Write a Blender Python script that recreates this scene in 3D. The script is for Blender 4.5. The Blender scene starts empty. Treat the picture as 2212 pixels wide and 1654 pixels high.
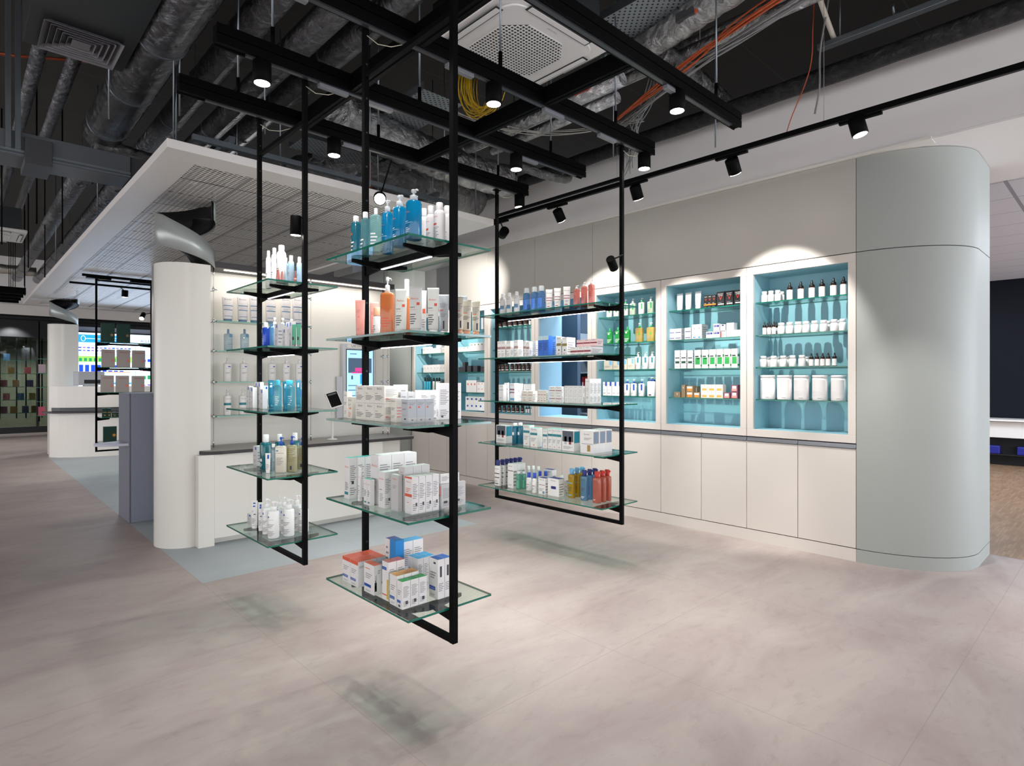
import bpy, bmesh, math, random
from mathutils import Vector, Matrix
PI = math.pi
rnd = random.Random(7)
scn = bpy.context.scene
COL = scn.collection

# ------------------------------------------------------------------ colours and materials
def lin(h):
    h = h.lstrip('#')
    v = [int(h[i:i+2], 16)/255 for i in (0, 2, 4)]
    return tuple(c/12.92 if c <= .04045 else ((c+.055)/1.055)**2.4 for c in v) + (1,)
MATS = {}
def nodes(name):
    m = bpy.data.materials.new(name); m.use_nodes = True
    nt = m.node_tree; nt.nodes.clear()
    out = nt.nodes.new('ShaderNodeOutputMaterial')
    return m, nt, out
def N(nt, kind, **kw):
    n = nt.nodes.new(kind)
    for k, v in kw.items():
        if k.startswith('i_'): n.inputs[k[2:].replace('_', ' ')].default_value = v
        elif k.startswith('n'): n.inputs[int(k[1:])].default_value = v
        else: setattr(n, k, v)
    return n
def mth(nt, op, a, b=None, c=None):
    n = nt.nodes.new('ShaderNodeMath'); n.operation = op
    for i, v in enumerate((a, b, c)):
        if v is None: continue
        if isinstance(v, (int, float)): n.inputs[i].default_value = v
        else: nt.links.new(v, n.inputs[i])
    return n.outputs[0]
def mixc(nt, fac, a, b, blend='MIX'):
    n = nt.nodes.new('ShaderNodeMix'); n.data_type = 'RGBA'; n.blend_type = blend
    for sock, v in ((n.inputs['Factor'], fac), (n.inputs['A'], a), (n.inputs['B'], b)):
        if isinstance(v, (int, float, tuple)): sock.default_value = v
        else: nt.links.new(v, sock)
    return n.outputs['Result']
def mat(name, hexc='#ffffff', rough=.5, metal=0, spec=.5, emit=0, var=.0, scale=8, bump=0, bscale=40, coat=0):
    """plain procedural material: colour with a little noise, optional bump"""
    if name in MATS: return MATS[name]
    m, nt, out = nodes(name)
    c = lin(hexc)
    b = N(nt, 'ShaderNodeBsdfPrincipled')
    b.inputs['Base Color'].default_value = c; b.inputs['Roughness'].default_value = rough
    b.inputs['Metallic'].default_value = metal; b.inputs['Specular IOR Level'].default_value = spec
    b.inputs['Coat Weight'].default_value = coat
    if emit:
        b.inputs['Emission Color'].default_value = c; b.inputs['Emission Strength'].default_value = emit
    if var or bump:
        tc = N(nt, 'ShaderNodeTexCoord')
    if var:
        no = N(nt, 'ShaderNodeTexNoise', i_Scale=scale, i_Detail=4.)
        nt.links.new(tc.outputs['Object'], no.inputs['Vector'])
        lo = tuple(x*(1-var) for x in c[:3])+(1,); hi = tuple(min(1, x*(1+var)) for x in c[:3])+(1,)
        nt.links.new(mixc(nt, no.outputs['Fac'], lo, hi), b.inputs['Base Color'])
    if bump:
        n2 = N(nt, 'ShaderNodeTexNoise', i_Scale=bscale, i_Detail=5.)
        nt.links.new(tc.outputs['Object'], n2.inputs['Vector'])
        bp = N(nt, 'ShaderNodeBump', i_Strength=bump, i_Distance=.01)
        nt.links.new(n2.outputs['Fac'], bp.inputs['Height']); nt.links.new(bp.outputs[0], b.inputs['Normal'])
    nt.links.new(b.outputs[0], out.inputs[0])
    MATS[name] = m
    return m
def glassy(name, hexc, opaque=.0, rough=.03, refl=1.0, hexd=None, f0=1.5):
    """clear plastic / glass: tinted see-through mixed with a glossy coat by Fresnel and a share of body colour"""
    if name in MATS: return MATS[name]
    m, nt, out = nodes(name)
    t = N(nt, 'ShaderNodeBsdfTransparent'); t.inputs[0].default_value = lin(hexc)
    sh = t.outputs[0]
    if opaque:
        d = N(nt, 'ShaderNodeBsdfPrincipled'); d.inputs['Base Color'].default_value = lin(hexd or hexc); d.inputs['Roughness'].default_value = .25
        mx = N(nt, 'ShaderNodeMixShader', n0=opaque); nt.links.new(sh, mx.inputs[1]); nt.links.new(d.outputs[0], mx.inputs[2]); sh = mx.outputs[0]
    g = N(nt, 'ShaderNodeBsdfGlossy'); g.inputs['Roughness'].default_value = rough
    lw = N(nt, 'ShaderNodeLayerWeight')
    fac = mth(nt, 'MULTIPLY', mth(nt, 'MULTIPLY_ADD', mth(nt, 'POWER', lw.outputs['Facing'], 5.), .96, .035), refl)
    mx = N(nt, 'ShaderNodeMixShader'); nt.links.new(fac, mx.inputs[0]); nt.links.new(sh, mx.inputs[1]); nt.links.new(g.outputs[0], mx.inputs[2])
    nt.links.new(mx.outputs[0], out.inputs[0])
    MATS[name] = m
    return m
def emis(name, hexc, s):
    if name in MATS: return MATS[name]
    m, nt, out = nodes(name)
    e = N(nt, 'ShaderNodeEmission'); e.inputs[0].default_value = lin(hexc); e.inputs[1].default_value = s
    nt.links.new(e.outputs[0], out.inputs[0]); MATS[name] = m
    return m
def foil(name, hexc='#9a9a9c', dark=.35, scale=14, strength=.8, rough=.28):
    if name in MATS: return MATS[name]
    m, nt, out = nodes(name)
    b = N(nt, 'ShaderNodeBsdfPrincipled'); b.inputs['Metallic'].default_value = .9; b.inputs['Roughness'].default_value = rough
    tc = N(nt, 'ShaderNodeTexCoord')
    v = N(nt, 'ShaderNodeTexNoise', i_Scale=scale, i_Detail=6., i_Roughness=.65, i_Distortion=1.2)
    nt.links.new(tc.outputs['Object'], v.inputs['Vector'])
    c = lin(hexc); lo = tuple(x*dark for x in c[:3])+(1,)  # colour darkens with the bump's hollows, painting in crinkle shade
    nt.links.new(mixc(nt, v.outputs['Fac'], lo, c), b.inputs['Base Color'])
    bp = N(nt, 'ShaderNodeBump', i_Strength=strength, i_Distance=.03)
    nt.links.new(v.outputs['Fac'], bp.inputs['Height']); nt.links.new(bp.outputs[0], b.inputs['Normal'])
    nt.links.new(b.outputs[0], out.inputs[0]); MATS[name] = m
    return m

# ------------------------------------------------------------------ mesh builder
class MB:
    def __init__(s): s.v = []; s.f = []; s.m = []; s.sm = []
    def add(s, vs, fs, m=0, smooth=False):
        o = len(s.v); s.v += [tuple(p) for p in vs]
        for f in fs: s.f.append(tuple(i+o for i in f)); s.m.append(m); s.sm.append(smooth)
        return s
    def box(s, x0, x1, y0, y1, z0, z1, m=0, ms=None):
        vs = [(x0,y0,z0),(x1,y0,z0),(x1,y1,z0),(x0,y1,z0),(x0,y0,z1),(x1,y0,z1),(x1,y1,z1),(x0,y1,z1)]
        fs = [(0,3,2,1),(4,5,6,7),(0,1,5,4),(1,2,6,5),(2,3,7,6),(3,0,4,7)]   # bottom top -Y +X +Y -X
        o = len(s.v); s.v += vs
        for i, f in enumerate(fs):
            s.f.append(tuple(k+o for k in f)); s.m.append(m if ms is None else ms[i]); s.sm.append(False)
        return s
    def prism(s, poly, z0, z1, m=0, smooth=False):
        n = len(poly)
        vs = [(x,y,z0) for x,y in poly]+[(x,y,z1) for x,y in poly]
        o = len(s.v); s.v += vs
        for i in range(n):
            j = (i+1) % n; s.f.append((o+i,o+j,o+n+j,o+n+i)); s.m.append(m); s.sm.append(smooth)
        s.f.append(tuple(o+i for i in reversed(range(n)))); s.m.append(m); s.sm.append(False)
        s.f.append(tuple(o+n+i for i in range(n))); s.m.append(m); s.sm.append(False)
        return s
    def lathe(s, prof, n=20, m=0, e=2., ax=1., ay=1., c=(0,0), cap=True, smooth=True):
        """rings of superellipse section; prof = [(r, z) or (rx, ry, z)]"""
        o = len(s.v); k = len(prof)
        for p in prof:
            rx, ry, z = (p[0]*ax, p[0]*ay, p[1]) if len(p) == 2 else p
            for i in range(n):
                t = 2*PI*(i+.5)/n; ct, st = math.cos(t), math.sin(t)
                s.v.append((c[0]+rx*math.copysign(abs(ct)**(2/e), ct), c[1]+ry*math.copysign(abs(st)**(2/e), st), z))
        for a in range(k-1):
            for i in range(n):
                j = (i+1) % n
                s.f.append((o+a*n+i, o+a*n+j, o+(a+1)*n+j, o+(a+1)*n+i)); s.m.append(m); s.sm.append(smooth)
        if cap:
            s.f.append(tuple(o+i for i in reversed(range(n)))); s.m.append(m); s.sm.append(False)
            s.f.append(tuple(o+(k-1)*n+i for i in range(n))); s.m.append(m); s.sm.append(False)
        return s
    def tube(s, pts, r, n=8, m=0, cap=True):
        pts = [Vector(p) for p in pts]; o = len(s.v); k = len(pts)
        up = None
        for i, p in enumerate(pts):
            d = (pts[min(i+1, k-1)]-pts[max(i-1, 0)]).normalized()
            if up is None:
                up = Vector((0,0,1)) if abs(d.z) < .9 else Vector((1,0,0))
            a = d.cross(up)
            if a.length < 1e-5: a = d.cross(Vector((1,0,0)))
            a.normalize(); b = a.cross(d).normalized(); up = b
            rr = r[i] if isinstance(r, (list, tuple)) else r
            for j in range(n):
                t = 2*PI*j/n; s.v.append(tuple(p+a*rr*math.cos(t)+b*rr*math.sin(t)))
        for i in range(k-1):
            for j in range(n):
                q = (j+1) % n
                s.f.append((o+i*n+j, o+i*n+q, o+(i+1)*n+q, o+(i+1)*n+j)); s.m.append(m); s.sm.append(True)
        if cap:
            s.f.append(tuple(o+j for j in reversed(range(n)))); s.m.append(m); s.sm.append(False)
            s.f.append(tuple(o+(k-1)*n+j for j in range(n))); s.m.append(m); s.sm.append(False)
        return s
    def xf(s, M):
        s.v = [tuple(M @ Vector(p)) for p in s.v]; return s
def obj(name, mb, mats, parent=None, loc=(0,0,0), rotz=0, bevel=0, fix=True, seg=2):
    me = bpy.data.meshes.new(name)
    me.from_pydata(mb.v, [], mb.f)
    if not isinstance(mats, (list, tuple)): mats = [mats]
    for m in mats: me.materials.append(m)
    me.polygons.foreach_set('material_index', mb.m); me.polygons.foreach_set('use_smooth', mb.sm)
    me.update()
    if fix:
        bm = bmesh.new(); bm.from_mesh(me); bmesh.ops.recalc_face_normals(bm, faces=bm.faces); bm.to_mesh(me); bm.free()
    o = bpy.data.objects.new(name, me); COL.objects.link(o)
    o.location = loc; o.rotation_euler = (0,0,rotz)
    if parent: o.parent = parent
    if bevel:
        b = o.modifiers.new('bevel', 'BEVEL'); b.width = bevel; b.segments = seg; b.limit_method = 'ANGLE'; b.angle_limit = .6
    return o
def tag(o, label=None, cat=None, group=None, kind=None):
    if label: o['label'] = label
    if cat: o['category'] = cat
    if group: o['group'] = group
    if kind: o['kind'] = kind
    return o
def thing(name, label, cat, loc=(0,0,0), rotz=0, group=None):
    o = bpy.data.objects.new(name, None); COL.objects.link(o); o.empty_display_size = .05
    o.location = loc; o.rotation_euler = (0,0,rotz)
    return tag(o, label, cat, group)
def struct(name, mb, mats, parent=None, **k):
    o = obj(name, mb, mats, parent, **k)
    if parent is None: o['kind'] = 'structure'
    return o
def dup(root, loc, rotz=None, label=None, group=None):
    r = root.copy(); COL.objects.link(r); r.location = loc
    if rotz is not None: r.rotation_euler = (0,0,rotz)
    if label: r['label'] = label
    if group: r['group'] = group
    for ch in root.children:
        c = ch.copy(); COL.objects.link(c); c.parent = r
        for g in ch.children:
            d = g.copy(); COL.objects.link(d); d.parent = c
    return r
# lettering: outlines of the built-in font turned into mesh faces, centred, 1 unit high capitals
TXT = {}
def lettering(s):
    if s in TXT: return TXT[s]
    cu = bpy.data.curves.new('lettering', 'FONT'); cu.body = s; cu.size = 1.0; cu.align_x = 'CENTER'; cu.resolution_u = 1
    o = bpy.data.objects.new('lettering', cu); COL.objects.link(o)
    me = bpy.data.meshes.new_from_object(o.evaluated_get(bpy.context.evaluated_depsgraph_get()))
    vs = [(v.co.x, v.co.y) for v in me.vertices]; fs = [tuple(p.vertices) for p in me.polygons]
    bpy.data.objects.remove(o); bpy.data.curves.remove(cu); bpy.data.meshes.remove(me)
    w = (max(v[0] for v in vs)-min(v[0] for v in vs)) or 1
    TXT[s] = (vs, fs, w)
    return TXT[s]
WORLD, EXPO = 2.1, 0.95
# ------------------------------------------------------------------ products
PAL = dict(w='#ece9e8', cream='#e6e0d6', grey='#c9c7c6', gr='#8f8d90', dk='#3a3a40', bk='#131316', or_='#e0593a', red='#c8382f', wine='#8f2f3c',
           blue='#2457b0', navy='#2a2f7a', lrp='#1e4fb4', teal='#1f7f8c', grn='#2f9a4c', lime='#7cc23a', gold='#a9854a', org='#e8892e', pink='#e79a94',
           rose='#a98583', olive='#8a7a3c', yel='#d8b52c', sky='#6fb4e0', mint='#63b79c', wht='#f6f4f4', silver='#b9bcc2', bluel='#5aa0d8', pinkw='#c97a80')
def pm(n): return mat('print_'+n, PAL[n], .45)
PL = {   # pattern macros: (kind, u0, u1, v0, v1, colour, extra); u across the front -0.5..0.5 left to right, v up 0..1
 'fine': [('l',-.36,.36,.12,.34,'gr',5)],
 'side': [('l',-.38,.38,.1,.3,'gr',4),('l',-.38,.38,.42,.84,'gr',9)],
}
def L(n, u0, u1, v0, v1, c='gr'): return ('l',u0,u1,v0,v1,c,n)
def B(u0, u1, v0, v1, c): return ('b',u0,u1,v0,v1,c,0)
def T(s, u, v, size, c): return ('t',u,size,v,0,c,s)
AV = lambda v=.8, s=.62, c='or_': T('Avène',0,v,s,c)
EU = lambda v=.86, s=.62: T('Eucerin',0,v,s,'dk')
LR = [B(.06,.32,.8,.93,'lrp'), T('LA ROCHE-POSAY',0,.73,.8,'gr'), L(3,-.3,.3,.42,.56), L(3,-.3,.2,.14,.26,'gr')]
DU = [B(-.48,.2,.2,.3,'blue'), T('DUCRAY',-.14,.225,.52,'wht'), L(3,-.36,.3,.5,.7), L(2,-.36,.3,.06,.12)]
SIDE = PL['side']
# kind, description, colours / proportions, prints on the front (P) and on the side (S)
ST = {
 'duc_red': dict(k='carton', D='white carton with orange-red lid', c='w', t='or_', P=DU+[B(-.5,.5,.86,1,'or_')], S=[L(3,-.4,.4,.75,.85)]),
 'duc_bot': dict(k='carton', D='wide white carton picturing a brown bottle', c='w', t='or_', P=DU+[L(1,-.4,.36,.82,.88,'or_')], S=[B(-.42,-.14,.12,.42,'bk'),B(-.34,-.22,.42,.5,'dk'),B(-.28,-.2,.5,.66,'gr'),B(-.4,-.16,.2,.34,'w'),L(3,.0,.4,.7,.85)]),
 'duc_yel': dict(k='carton', D='yellow-striped white carton with coral lid', c='w', t='pinkcoral', P=[B(.25,.5,.04,.55,'yel'),B(-.5,.2,.78,.86,'blue'),T('DUCRAY',-.15,.8,.5,'wht'),B(-.5,.25,.12,.15,'or_')], S=SIDE),
 'duc_or': dict(k='carton', D='white carton with peach-orange lid', c='w', t='org2', P=DU, S=SIDE),
 'duc_gr': dict(k='carton', D='white carton with green lid', c='w', t='grn2', P=DU+[B(-.2,.1,.05,.14,'dk')], S=SIDE+[B(-.1,.2,.16,.28,'dk')]),
 'duc_pur': dict(k='carton', D='white carton with violet lid', c='w', t='violet', P=[B(-.4,.4,.06,.14,'navy'),L(4,-.3,.3,.4,.9)], S=[]),
 'duc_sol': dict(k='carton', D='bright blue carton', c='bluebox', t='bluebox', P=[L(6,-.4,.4,.1,.6,'bluel')], S=[]),
 'duc_lb': dict(k='carton', D='large white carton with light blue lid', c='w', t='ltblue', P=[B(-.1,.3,.8,.87,'dk'),L(5,-.35,.3,.3,.62)], S=SIDE),
 'duc_cy': dict(k='carton', D='small white carton with cyan lid', c='w', t='cyan', P=DU, S=SIDE),
 'duc_rb': dict(k='carton', D='white carton with royal blue lid and barcode', c='w', t='royal', P=DU+[B(0,.25,.87,.92,'dk')], S=[B(-.2,.1,.55,.82,'dk'),L(5,-.4,.4,.2,.42)]),
 'av_teal': dict(k='carton', D='tall white carton with turquoise lid', c='w', t='turq', P=[AV(.76,.7),L(6,-.3,.35,.22,.42,'dk'),B(-.4,.3,.1,.17,'teal')], S=SIDE+[B(-.2,.1,.36,.44,'dk')]),
 'av_minitube': dict(k='tube', D='small white squeeze tube with orange lettering', c='w', cap='w', P=[AV(.7,.6),L(5,-.3,.3,.2,.5)]),
 'av_sm': dict(k='carton', D='small white carton with teal foot band', c='w', t='turq', P=[T('Avène',0,.78,.7,'or_'),L(4,-.35,.3,.35,.6,'dk'),B(-.3,.3,.08,.14,'teal')], S=[]),
 'av_tall': dict(k='carton', D='tallest white carton with orange lettering', c='w', t='wht', P=[AV(.76,.75),L(1,-.4,.36,.5,.54,'dk'),B(-.3,.3,.45,.455,'or_'),L(4,-.3,.2,.28,.4),L(1,-.3,.1,.16,.19,'or_')], S=SIDE),
 'av_med': dict(k='carton', D='medium white carton with orange lettering', c='w', t='wht', P=[AV(.78,.75),L(1,-.36,.3,.5,.54,'dk'),L(5,-.3,.3,.2,.42)], S=SIDE+[B(.1,.3,.2,.28,'dk')]),
 'av_grey': dict(k='carton', D='grey-white carton with faint orange lettering', c='grey', t='w', P=[AV(.86,.55),L(3,-.3,.3,.62,.72)], S=[]),
 'av_tall2': dict(k='carton', D='tall narrow white carton with dim logo', c='grey', t='w', P=[AV(.86,.55),L(3,-.3,.3,.66,.74)], S=SIDE),
 'av_red': dict(k='carton', D='white carton with orange-red band', c='w', t='w', P=[B(-.5,.5,.95,1,'or_'),AV(.84,.6),L(3,-.4,.3,.58,.72,'or_'),B(-.5,.5,.46,.54,'or_'),L(1,-.2,.2,.3,.34,'or_')], S=SIDE+[B(.05,.3,.22,.3,'dk')]),
 'av_plain': dict(k='carton', D='white carton with grey side print', c='grey', t='w', P=[B(-.5,.5,.5,.9,'pink')], S=SIDE+[B(-.3,0,.2,.3,'dk')]),
 'av_up': dict(k='carton', D='white carton stacked on another carton', c='w', t='w', P=[], S=[L(4,-.4,.4,.3,.8)]),
 'av_slim': dict(k='carton', D='slim cream carton with black lettering', c='cream', t='wht', P=[T('Avène',0,.84,.7,'dk'),L(3,-.35,.3,.5,.62,'dk'),L(3,-.35,.3,.16,.3)], S=[L(4,-.4,.4,.2,.7,'pink')]),
 'av_slim2': dict(k='carton', D='slim cream carton with amber square', c='cream', t='wht', P=[T('Avène',0,.82,.7,'dk'),L(3,-.35,.3,.6,.7),B(-.1,.3,.44,.52,'org'),L(4,-.35,.3,.1,.34,'or_')], S=[]),
 'av_cube': dict(k='carton', D='square cream carton with black lettering', c='cream', t='wht', P=[T('Avène',.02,.78,.5,'dk'),L(1,-.4,.0,.56,.62,'dk'),L(4,-.4,.4,.2,.5,'dk')], S=SIDE+[B(-.4,-.2,.2,.32,'pink')]),
 'av_box2': dict(k='carton', D='pale blue-white carton behind the cube stack', c='w', t='w', P=[], S=[L(4,-.4,.4,.5,.9)]),
 'av_dark': dict(k='carton', D='slim carton with grey front and white side', c='grey', t='wht', P=[T('Avène',0,.85,.7,'dk'),L(4,-.35,.3,.3,.6,'dk'),B(-.1,.25,.08,.15,'gold')], S=[L(4,-.4,.4,.55,.9)]),
 'av_tall3': dict(k='carton', D='tall white carton with lined sides', c='w', t='wht', P=[L(4,-.3,.3,.1,.3,'gr')], S=SIDE+[B(-.3,-.1,.06,.12,'dk')]),
 'av_glass': dict(k='carton', D='silver-grey carton with tiny orange square', c='silver', t='wht', P=[T('Avène',0,.8,.7,'dk'),L(2,-.35,.35,.55,.62,'dk'),L(2,-.35,.3,.3,.36),B(-.1,.2,.14,.2,'bk')], S=[B(-.35,-.15,.62,.7,'or_'),L(3,-.4,.4,.75,.88),B(-.5,.5,.05,.22,'grey'),B(-.1,.1,.1,.16,'gr')]),
 'pink_tube': dict(k='tube', D='salmon pink squeeze tube', c='salmon', cap='salmon', P=[L(3,-.3,.1,.66,.76,'pinkw'),L(1,-.2,.1,.55,.58,'red'),L(2,-.3,.1,.2,.28,'pinkw')]),
 'or_tub': dict(k='capb', D='small white and peach bottle', c='w', cap='peach', bh=.72, nr=.9, P=[L(5,-.3,.3,.2,.6,'dk')]),
 'or_pump': dict(k='pump', D='amber orange pump bottle with white pump', c='amberliq', cap='wht', bh=.74, e=2.6, P=[T('Avène',0,.62,.4,'or_'),L(4,-.4,.35,.2,.44,'or_')]),
 'or_capped': dict(k='capb', D='amber orange bottle with tall white cap', c='amberliq', cap='wht', bh=.7, nr=.72, P=[]),
 'av_tube': dict(k='tube', D='white squeeze tube with orange lettering', c='pearl', cap='wht', P=[T('Avène',-.05,.72,.62,'or_'),B(.12,.34,.6,.66,'or_'),L(1,-.4,.2,.55,.58,'dk'),L(1,-.4,.4,.5,.51,'or_'),L(5,-.4,.1,.2,.44,'dk')]),
 'av_tube2': dict(k='tube', D='slim white squeeze tube tucked behind others', c='pearl', cap='wht', P=[B(-.2,.3,.5,.6,'or_'),L(4,-.3,.3,.2,.4)]),
 'sil_tube': dict(k='tube', D='silver-white squeeze tube with dark crimp', c='silver', cap='w', P=[L(4,-.4,.4,.68,.8,'gr'),B(-.4,.0,.6,.62,'or_'),L(3,-.3,.3,.44,.54,'gr'),B(-.05,.1,.14,.34,'dk')]),
 'sil_tube2': dict(k='tube', D='beige squeeze tube with orange foot', c='beige', cap='peach', P=[L(5,-.4,.4,.64,.84,'gr'),B(-.4,.1,.6,.62,'or_'),L(4,-.4,.35,.42,.54,'dk'),B(.08,.26,.14,.34,'dk')]),
 'teal_clear': dict(k='capb', D='deep teal clear bottle with white cap', c='tealliq', cap='wht', bh=.86, nr=.62, e=3, P=[B(-.3,0,.62,.68,'or_'),L(3,-.4,.3,.2,.5,'wht')]),
 'teal_clear2': dict(k='capb', D='pale teal clear bottle with white cap', c='tealliq2', cap='wht', bh=.86, nr=.62, e=3, P=[L(3,-.4,.3,.2,.5,'wht')]),
 'aqua_clear': dict(k='capb', D='pale aqua clear bottle with white cap', c='aqualiq', cap='wht', bh=.86, nr=.5, e=3, P=[L(4,-.4,.2,.2,.55,'w')]),
 'blue_pump': dict(k='pump', D='vivid blue pump bottle with clear white pump', c='blueliq', cap='frost', bh=.78, e=2.4, P=[T('Avène',-.05,.66,.5,'or_'),L(1,-.42,.3,.44,.48,'wht'),B(-.5,.4,.4,.406,'wht'),L(4,-.4,.2,.14,.32,'wht')]),
 'white_can': dict(k='spray', D='white spray can with orange stripe', c='w', cap='wht', bh=.8, P=[T('Avène',.05,.75,.5,'or_'),B(-.5,.2,.5,.56,'or_'),L(8,-.45,.4,.08,.46,'gr')]),
 'lrp_can': dict(k='spray', D='tall white spray can with blue square', c='wht', cap='wht', bh=.84, P=[B(-.3,0,.62,.76,'lrp'),L(3,-.3,.3,.3,.5)]),
 'sky_can': dict(k='spray', D='pale blue mist bottle with white cap', c='skybot', cap='wht', bh=.8, P=[B(-.3,.05,.6,.78,'lrp'),L(3,-.3,.3,.3,.5)]),
 'peach_tube': dict(k='tube', D='translucent peach tube behind the glass edge', c='pinkbot', cap='pinkbot', P=[]),
 'royal_bottle': dict(k='capb', D='royal blue bottle with white cap', c='royalliq', cap='wht', bh=.8, nr=.6, e=3, P=[B(-.35,-.1,.72,.9,'wht'),L(4,-.2,.4,.2,.5,'bluel')]),
 'clearblue': dict(k='capb', D='slim clear blue bottle', c='blueclear', cap='blueclear', bh=.9, nr=.7, e=3, P=[L(6,-.3,.3,.1,.7,'wht')]),
 'lrp_pump': dict(k='pump', D='white pump bottle behind the cartons', c='wht', cap='wht', bh=.74, P=LR),
 'lrp_box': dict(k='carton', D='white carton with blue square', c='grey', t='wht', P=[B(.0,.34,.82,.95,'lrp'),L(2,-.3,.35,.5,.56,'dk'),L(4,-.3,.3,.14,.34)], S=[L(4,-.4,.4,.2,.8)]),
 'lrp_boxs': dict(k='carton', D='slim white carton with blue square', c='grey', t='wht', P=[B(.0,.38,.8,.95,'lrp'),L(2,-.3,.35,.5,.56,'dk'),L(3,-.3,.3,.14,.34)], S=[]),
 'green_tube': dict(k='tube', D='green and grey squeeze tube', c='mint', cap='gr', P=[B(-.2,.2,.3,.44,'dk')]),
 'tealhalf': dict(k='tube', D='white tube with teal lower half', c='skybot', cap='teal', P=[B(.0,.34,.8,.95,'lrp'),B(-.5,.5,.02,.4,'teal')]),
 'teal_tube': dict(k='tube', D='deep teal squeeze tube', c='tealtube', cap='tealtube', P=[B(-.1,.2,.74,.9,'wht'),L(3,-.3,.3,.2,.4,'teal')]),
 'aqua_bottle': dict(k='capb', D='clear aqua bottle with turquoise cap', c='aqualiq2', cap='turqcap', bh=.82, nr=.72, e=4, P=[B(-.44,-.3,.6,.9,'lrp'),L(5,-.1,.4,.2,.6,'wht')]),
 'aqua_bottle2': dict(k='capb', D='clear aqua bottle with teal label panel', c='aqualiq2', cap='turqcap', bh=.82, nr=.72, e=4, P=[B(-.3,.3,.25,.85,'tealtint'),L(5,.0,.4,.2,.6,'wht')]),
 'teal_bottle': dict(k='capb', D='dark teal bottle with white cap', c='tealliq3', cap='wht', bh=.78, nr=.52, e=3.4, P=[B(-.1,.25,.3,.4,'wht'),L(4,-.3,.3,.1,.26,'wht')]),
 'lrp_mini': dict(k='tube', D='small white tube with blue square', c='w', cap='w', P=[B(-.1,.25,.72,.92,'lrp'),L(4,-.3,.3,.2,.5)]),
 'clear_bottle': dict(k='capb', D='slim clear bottle between teal and cream bottles', c='clearpl', cap='wht', bh=.88, nr=.7, P=[L(6,-.3,.3,.1,.7,'gr')]),
 'beige_pump': dict(k='pump', D='cream bottle with blue pump', c='creambot', cap='lrp', bh=.76, e=2.6, P=[B(-.38,-.14,.8,.95,'lrp'),T('LA ROCHE-POSAY',-.05,.72,.8,'dk'),L(5,-.3,.3,.3,.6)]),
 'olive_pump': dict(k='pump', D='olive bottle with blue pump', c='olivebot', cap='lrp', bh=.76, e=2.6, P=[L(8,-.4,.4,.4,.9,'olive'),B(-.1,.1,.1,.24,'dk')]),
 'lrp_tube': dict(k='tube', D='leaning white tube with blue square', c='w', cap='w', P=[B(-.15,.2,.78,.93,'lrp'),L(2,-.3,.1,.6,.66),B(.0,.3,.5,.53,'navy'),L(4,-.3,.3,.2,.4)]),
 'lrp_pumpw': dict(k='pump', D='white pump bottle with blue square', c='wht', cap='wht', bh=.74, P=[B(-.42,-.14,.76,.94,'lrp'),T('LA ROCHE-POSAY',-.1,.68,.75,'gr'),L(3,-.35,.3,.4,.56),L(5,-.35,.35,.1,.3)]),
 'grey_can': dict(k='spray', D='white mist can with grey-blue band', c='w', cap='wht', bh=.82, P=[T('Eucerin',0,.86,.7,'dk'),B(-.6,.6,.4,.56,'gryblue'),B(-.6,.6,.36,.4,'sky')]),
 'clear_blue_cap': dict(k='capb', D='clear blue bottle with green-dotted cap', c='micelliq', cap='frost', bh=.8, nr=.78, e=3, P=[B(-.42,.42,.2,.66,'bluet'),L(4,-.3,.3,.3,.6,'lrp'),B(-.3,.1,.9,.99,'lime')]),
 'euc_tube': dict(k='tube', D='white tube with red stripes', c='w', cap='w', P=[T('Eucerin',0,.8,.75,'dk'),B(-.42,.42,.58,.61,'wine'),B(-.42,.42,.46,.49,'wine'),L(3,-.3,.3,.3,.4),B(-.3,.1,.18,.21,'wine')]),
 'pink_pump': dict(k='pump', D='salmon pump bottle with white pump', c='pinkliq', cap='wht', bh=.84, e=3, P=[T('Eucerin',0,.85,.7,'wine'),L(6,-.3,.3,.3,.7,'wine')]),
 'euc_rose': dict(k='carton', D='white carton with dusty rose band', c='w', t='wht', P=[EU(.86),B(-.5,.5,.52,.66,'rose'),L(1,-.4,.16,.38,.44,'bk'),L(3,-.4,.3,.1,.3)], S=[B(-.5,.5,.56,.58,'pink'),L(4,-.4,.4,.2,.5)]),
 'euc_lined': dict(k='carton', D='narrow white carton with blue-grey lines', c='w', t='wht', P=[L(6,-.4,.4,.35,.9,'gryblue'),L(2,-.4,.4,.06,.16,'dk')], S=[L(5,-.4,.4,.2,.8)]),
 'euc_blue': dict(k='carton', D='vivid blue carton with green-dotted white top', c='bluebox2', t='skywht', P=[B(-.5,.5,.8,1,'skywht'),B(-.3,.2,.85,.95,'lime'),L(5,-.4,.3,.3,.7,'navy')], S=[]),
 'euc_blueclear': dict(k='carton', D='pale blue carton with white top', c='skybot', t='skywht', P=[L(7,-.4,.4,.1,.75,'gryblue'),B(-.3,.3,.86,.96,'sky')], S=[]),
 'euc_olive': dict(k='carton', D='white carton with olive band', c='w', t='wht', P=[EU(.9),B(-.5,.5,.52,.66,'olive'),B(-.1,.15,.26,.34,'bk'),L(2,-.3,.3,.08,.18)], S=[L(5,-.4,.4,.2,.8)]),
 'euc_wine': dict(k='carton', D='lower white carton with wine red band', c='w', t='wht', P=[EU(.82,.4),B(-.5,.5,.34,.56,'wine'),L(2,-.4,.4,.1,.22)], S=[L(3,-.4,.4,.3,.8)]),
 'euc_pinkwine': dict(k='carton', D='upper pink-tinged carton with wine red band', c='pinkwhite', t='pinkwhite', P=[EU(.82,.4),B(-.5,.5,.38,.58,'wine'),L(2,-.4,.4,.1,.22,'pink')], S=[L(3,-.4,.4,.3,.8)]),
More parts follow.
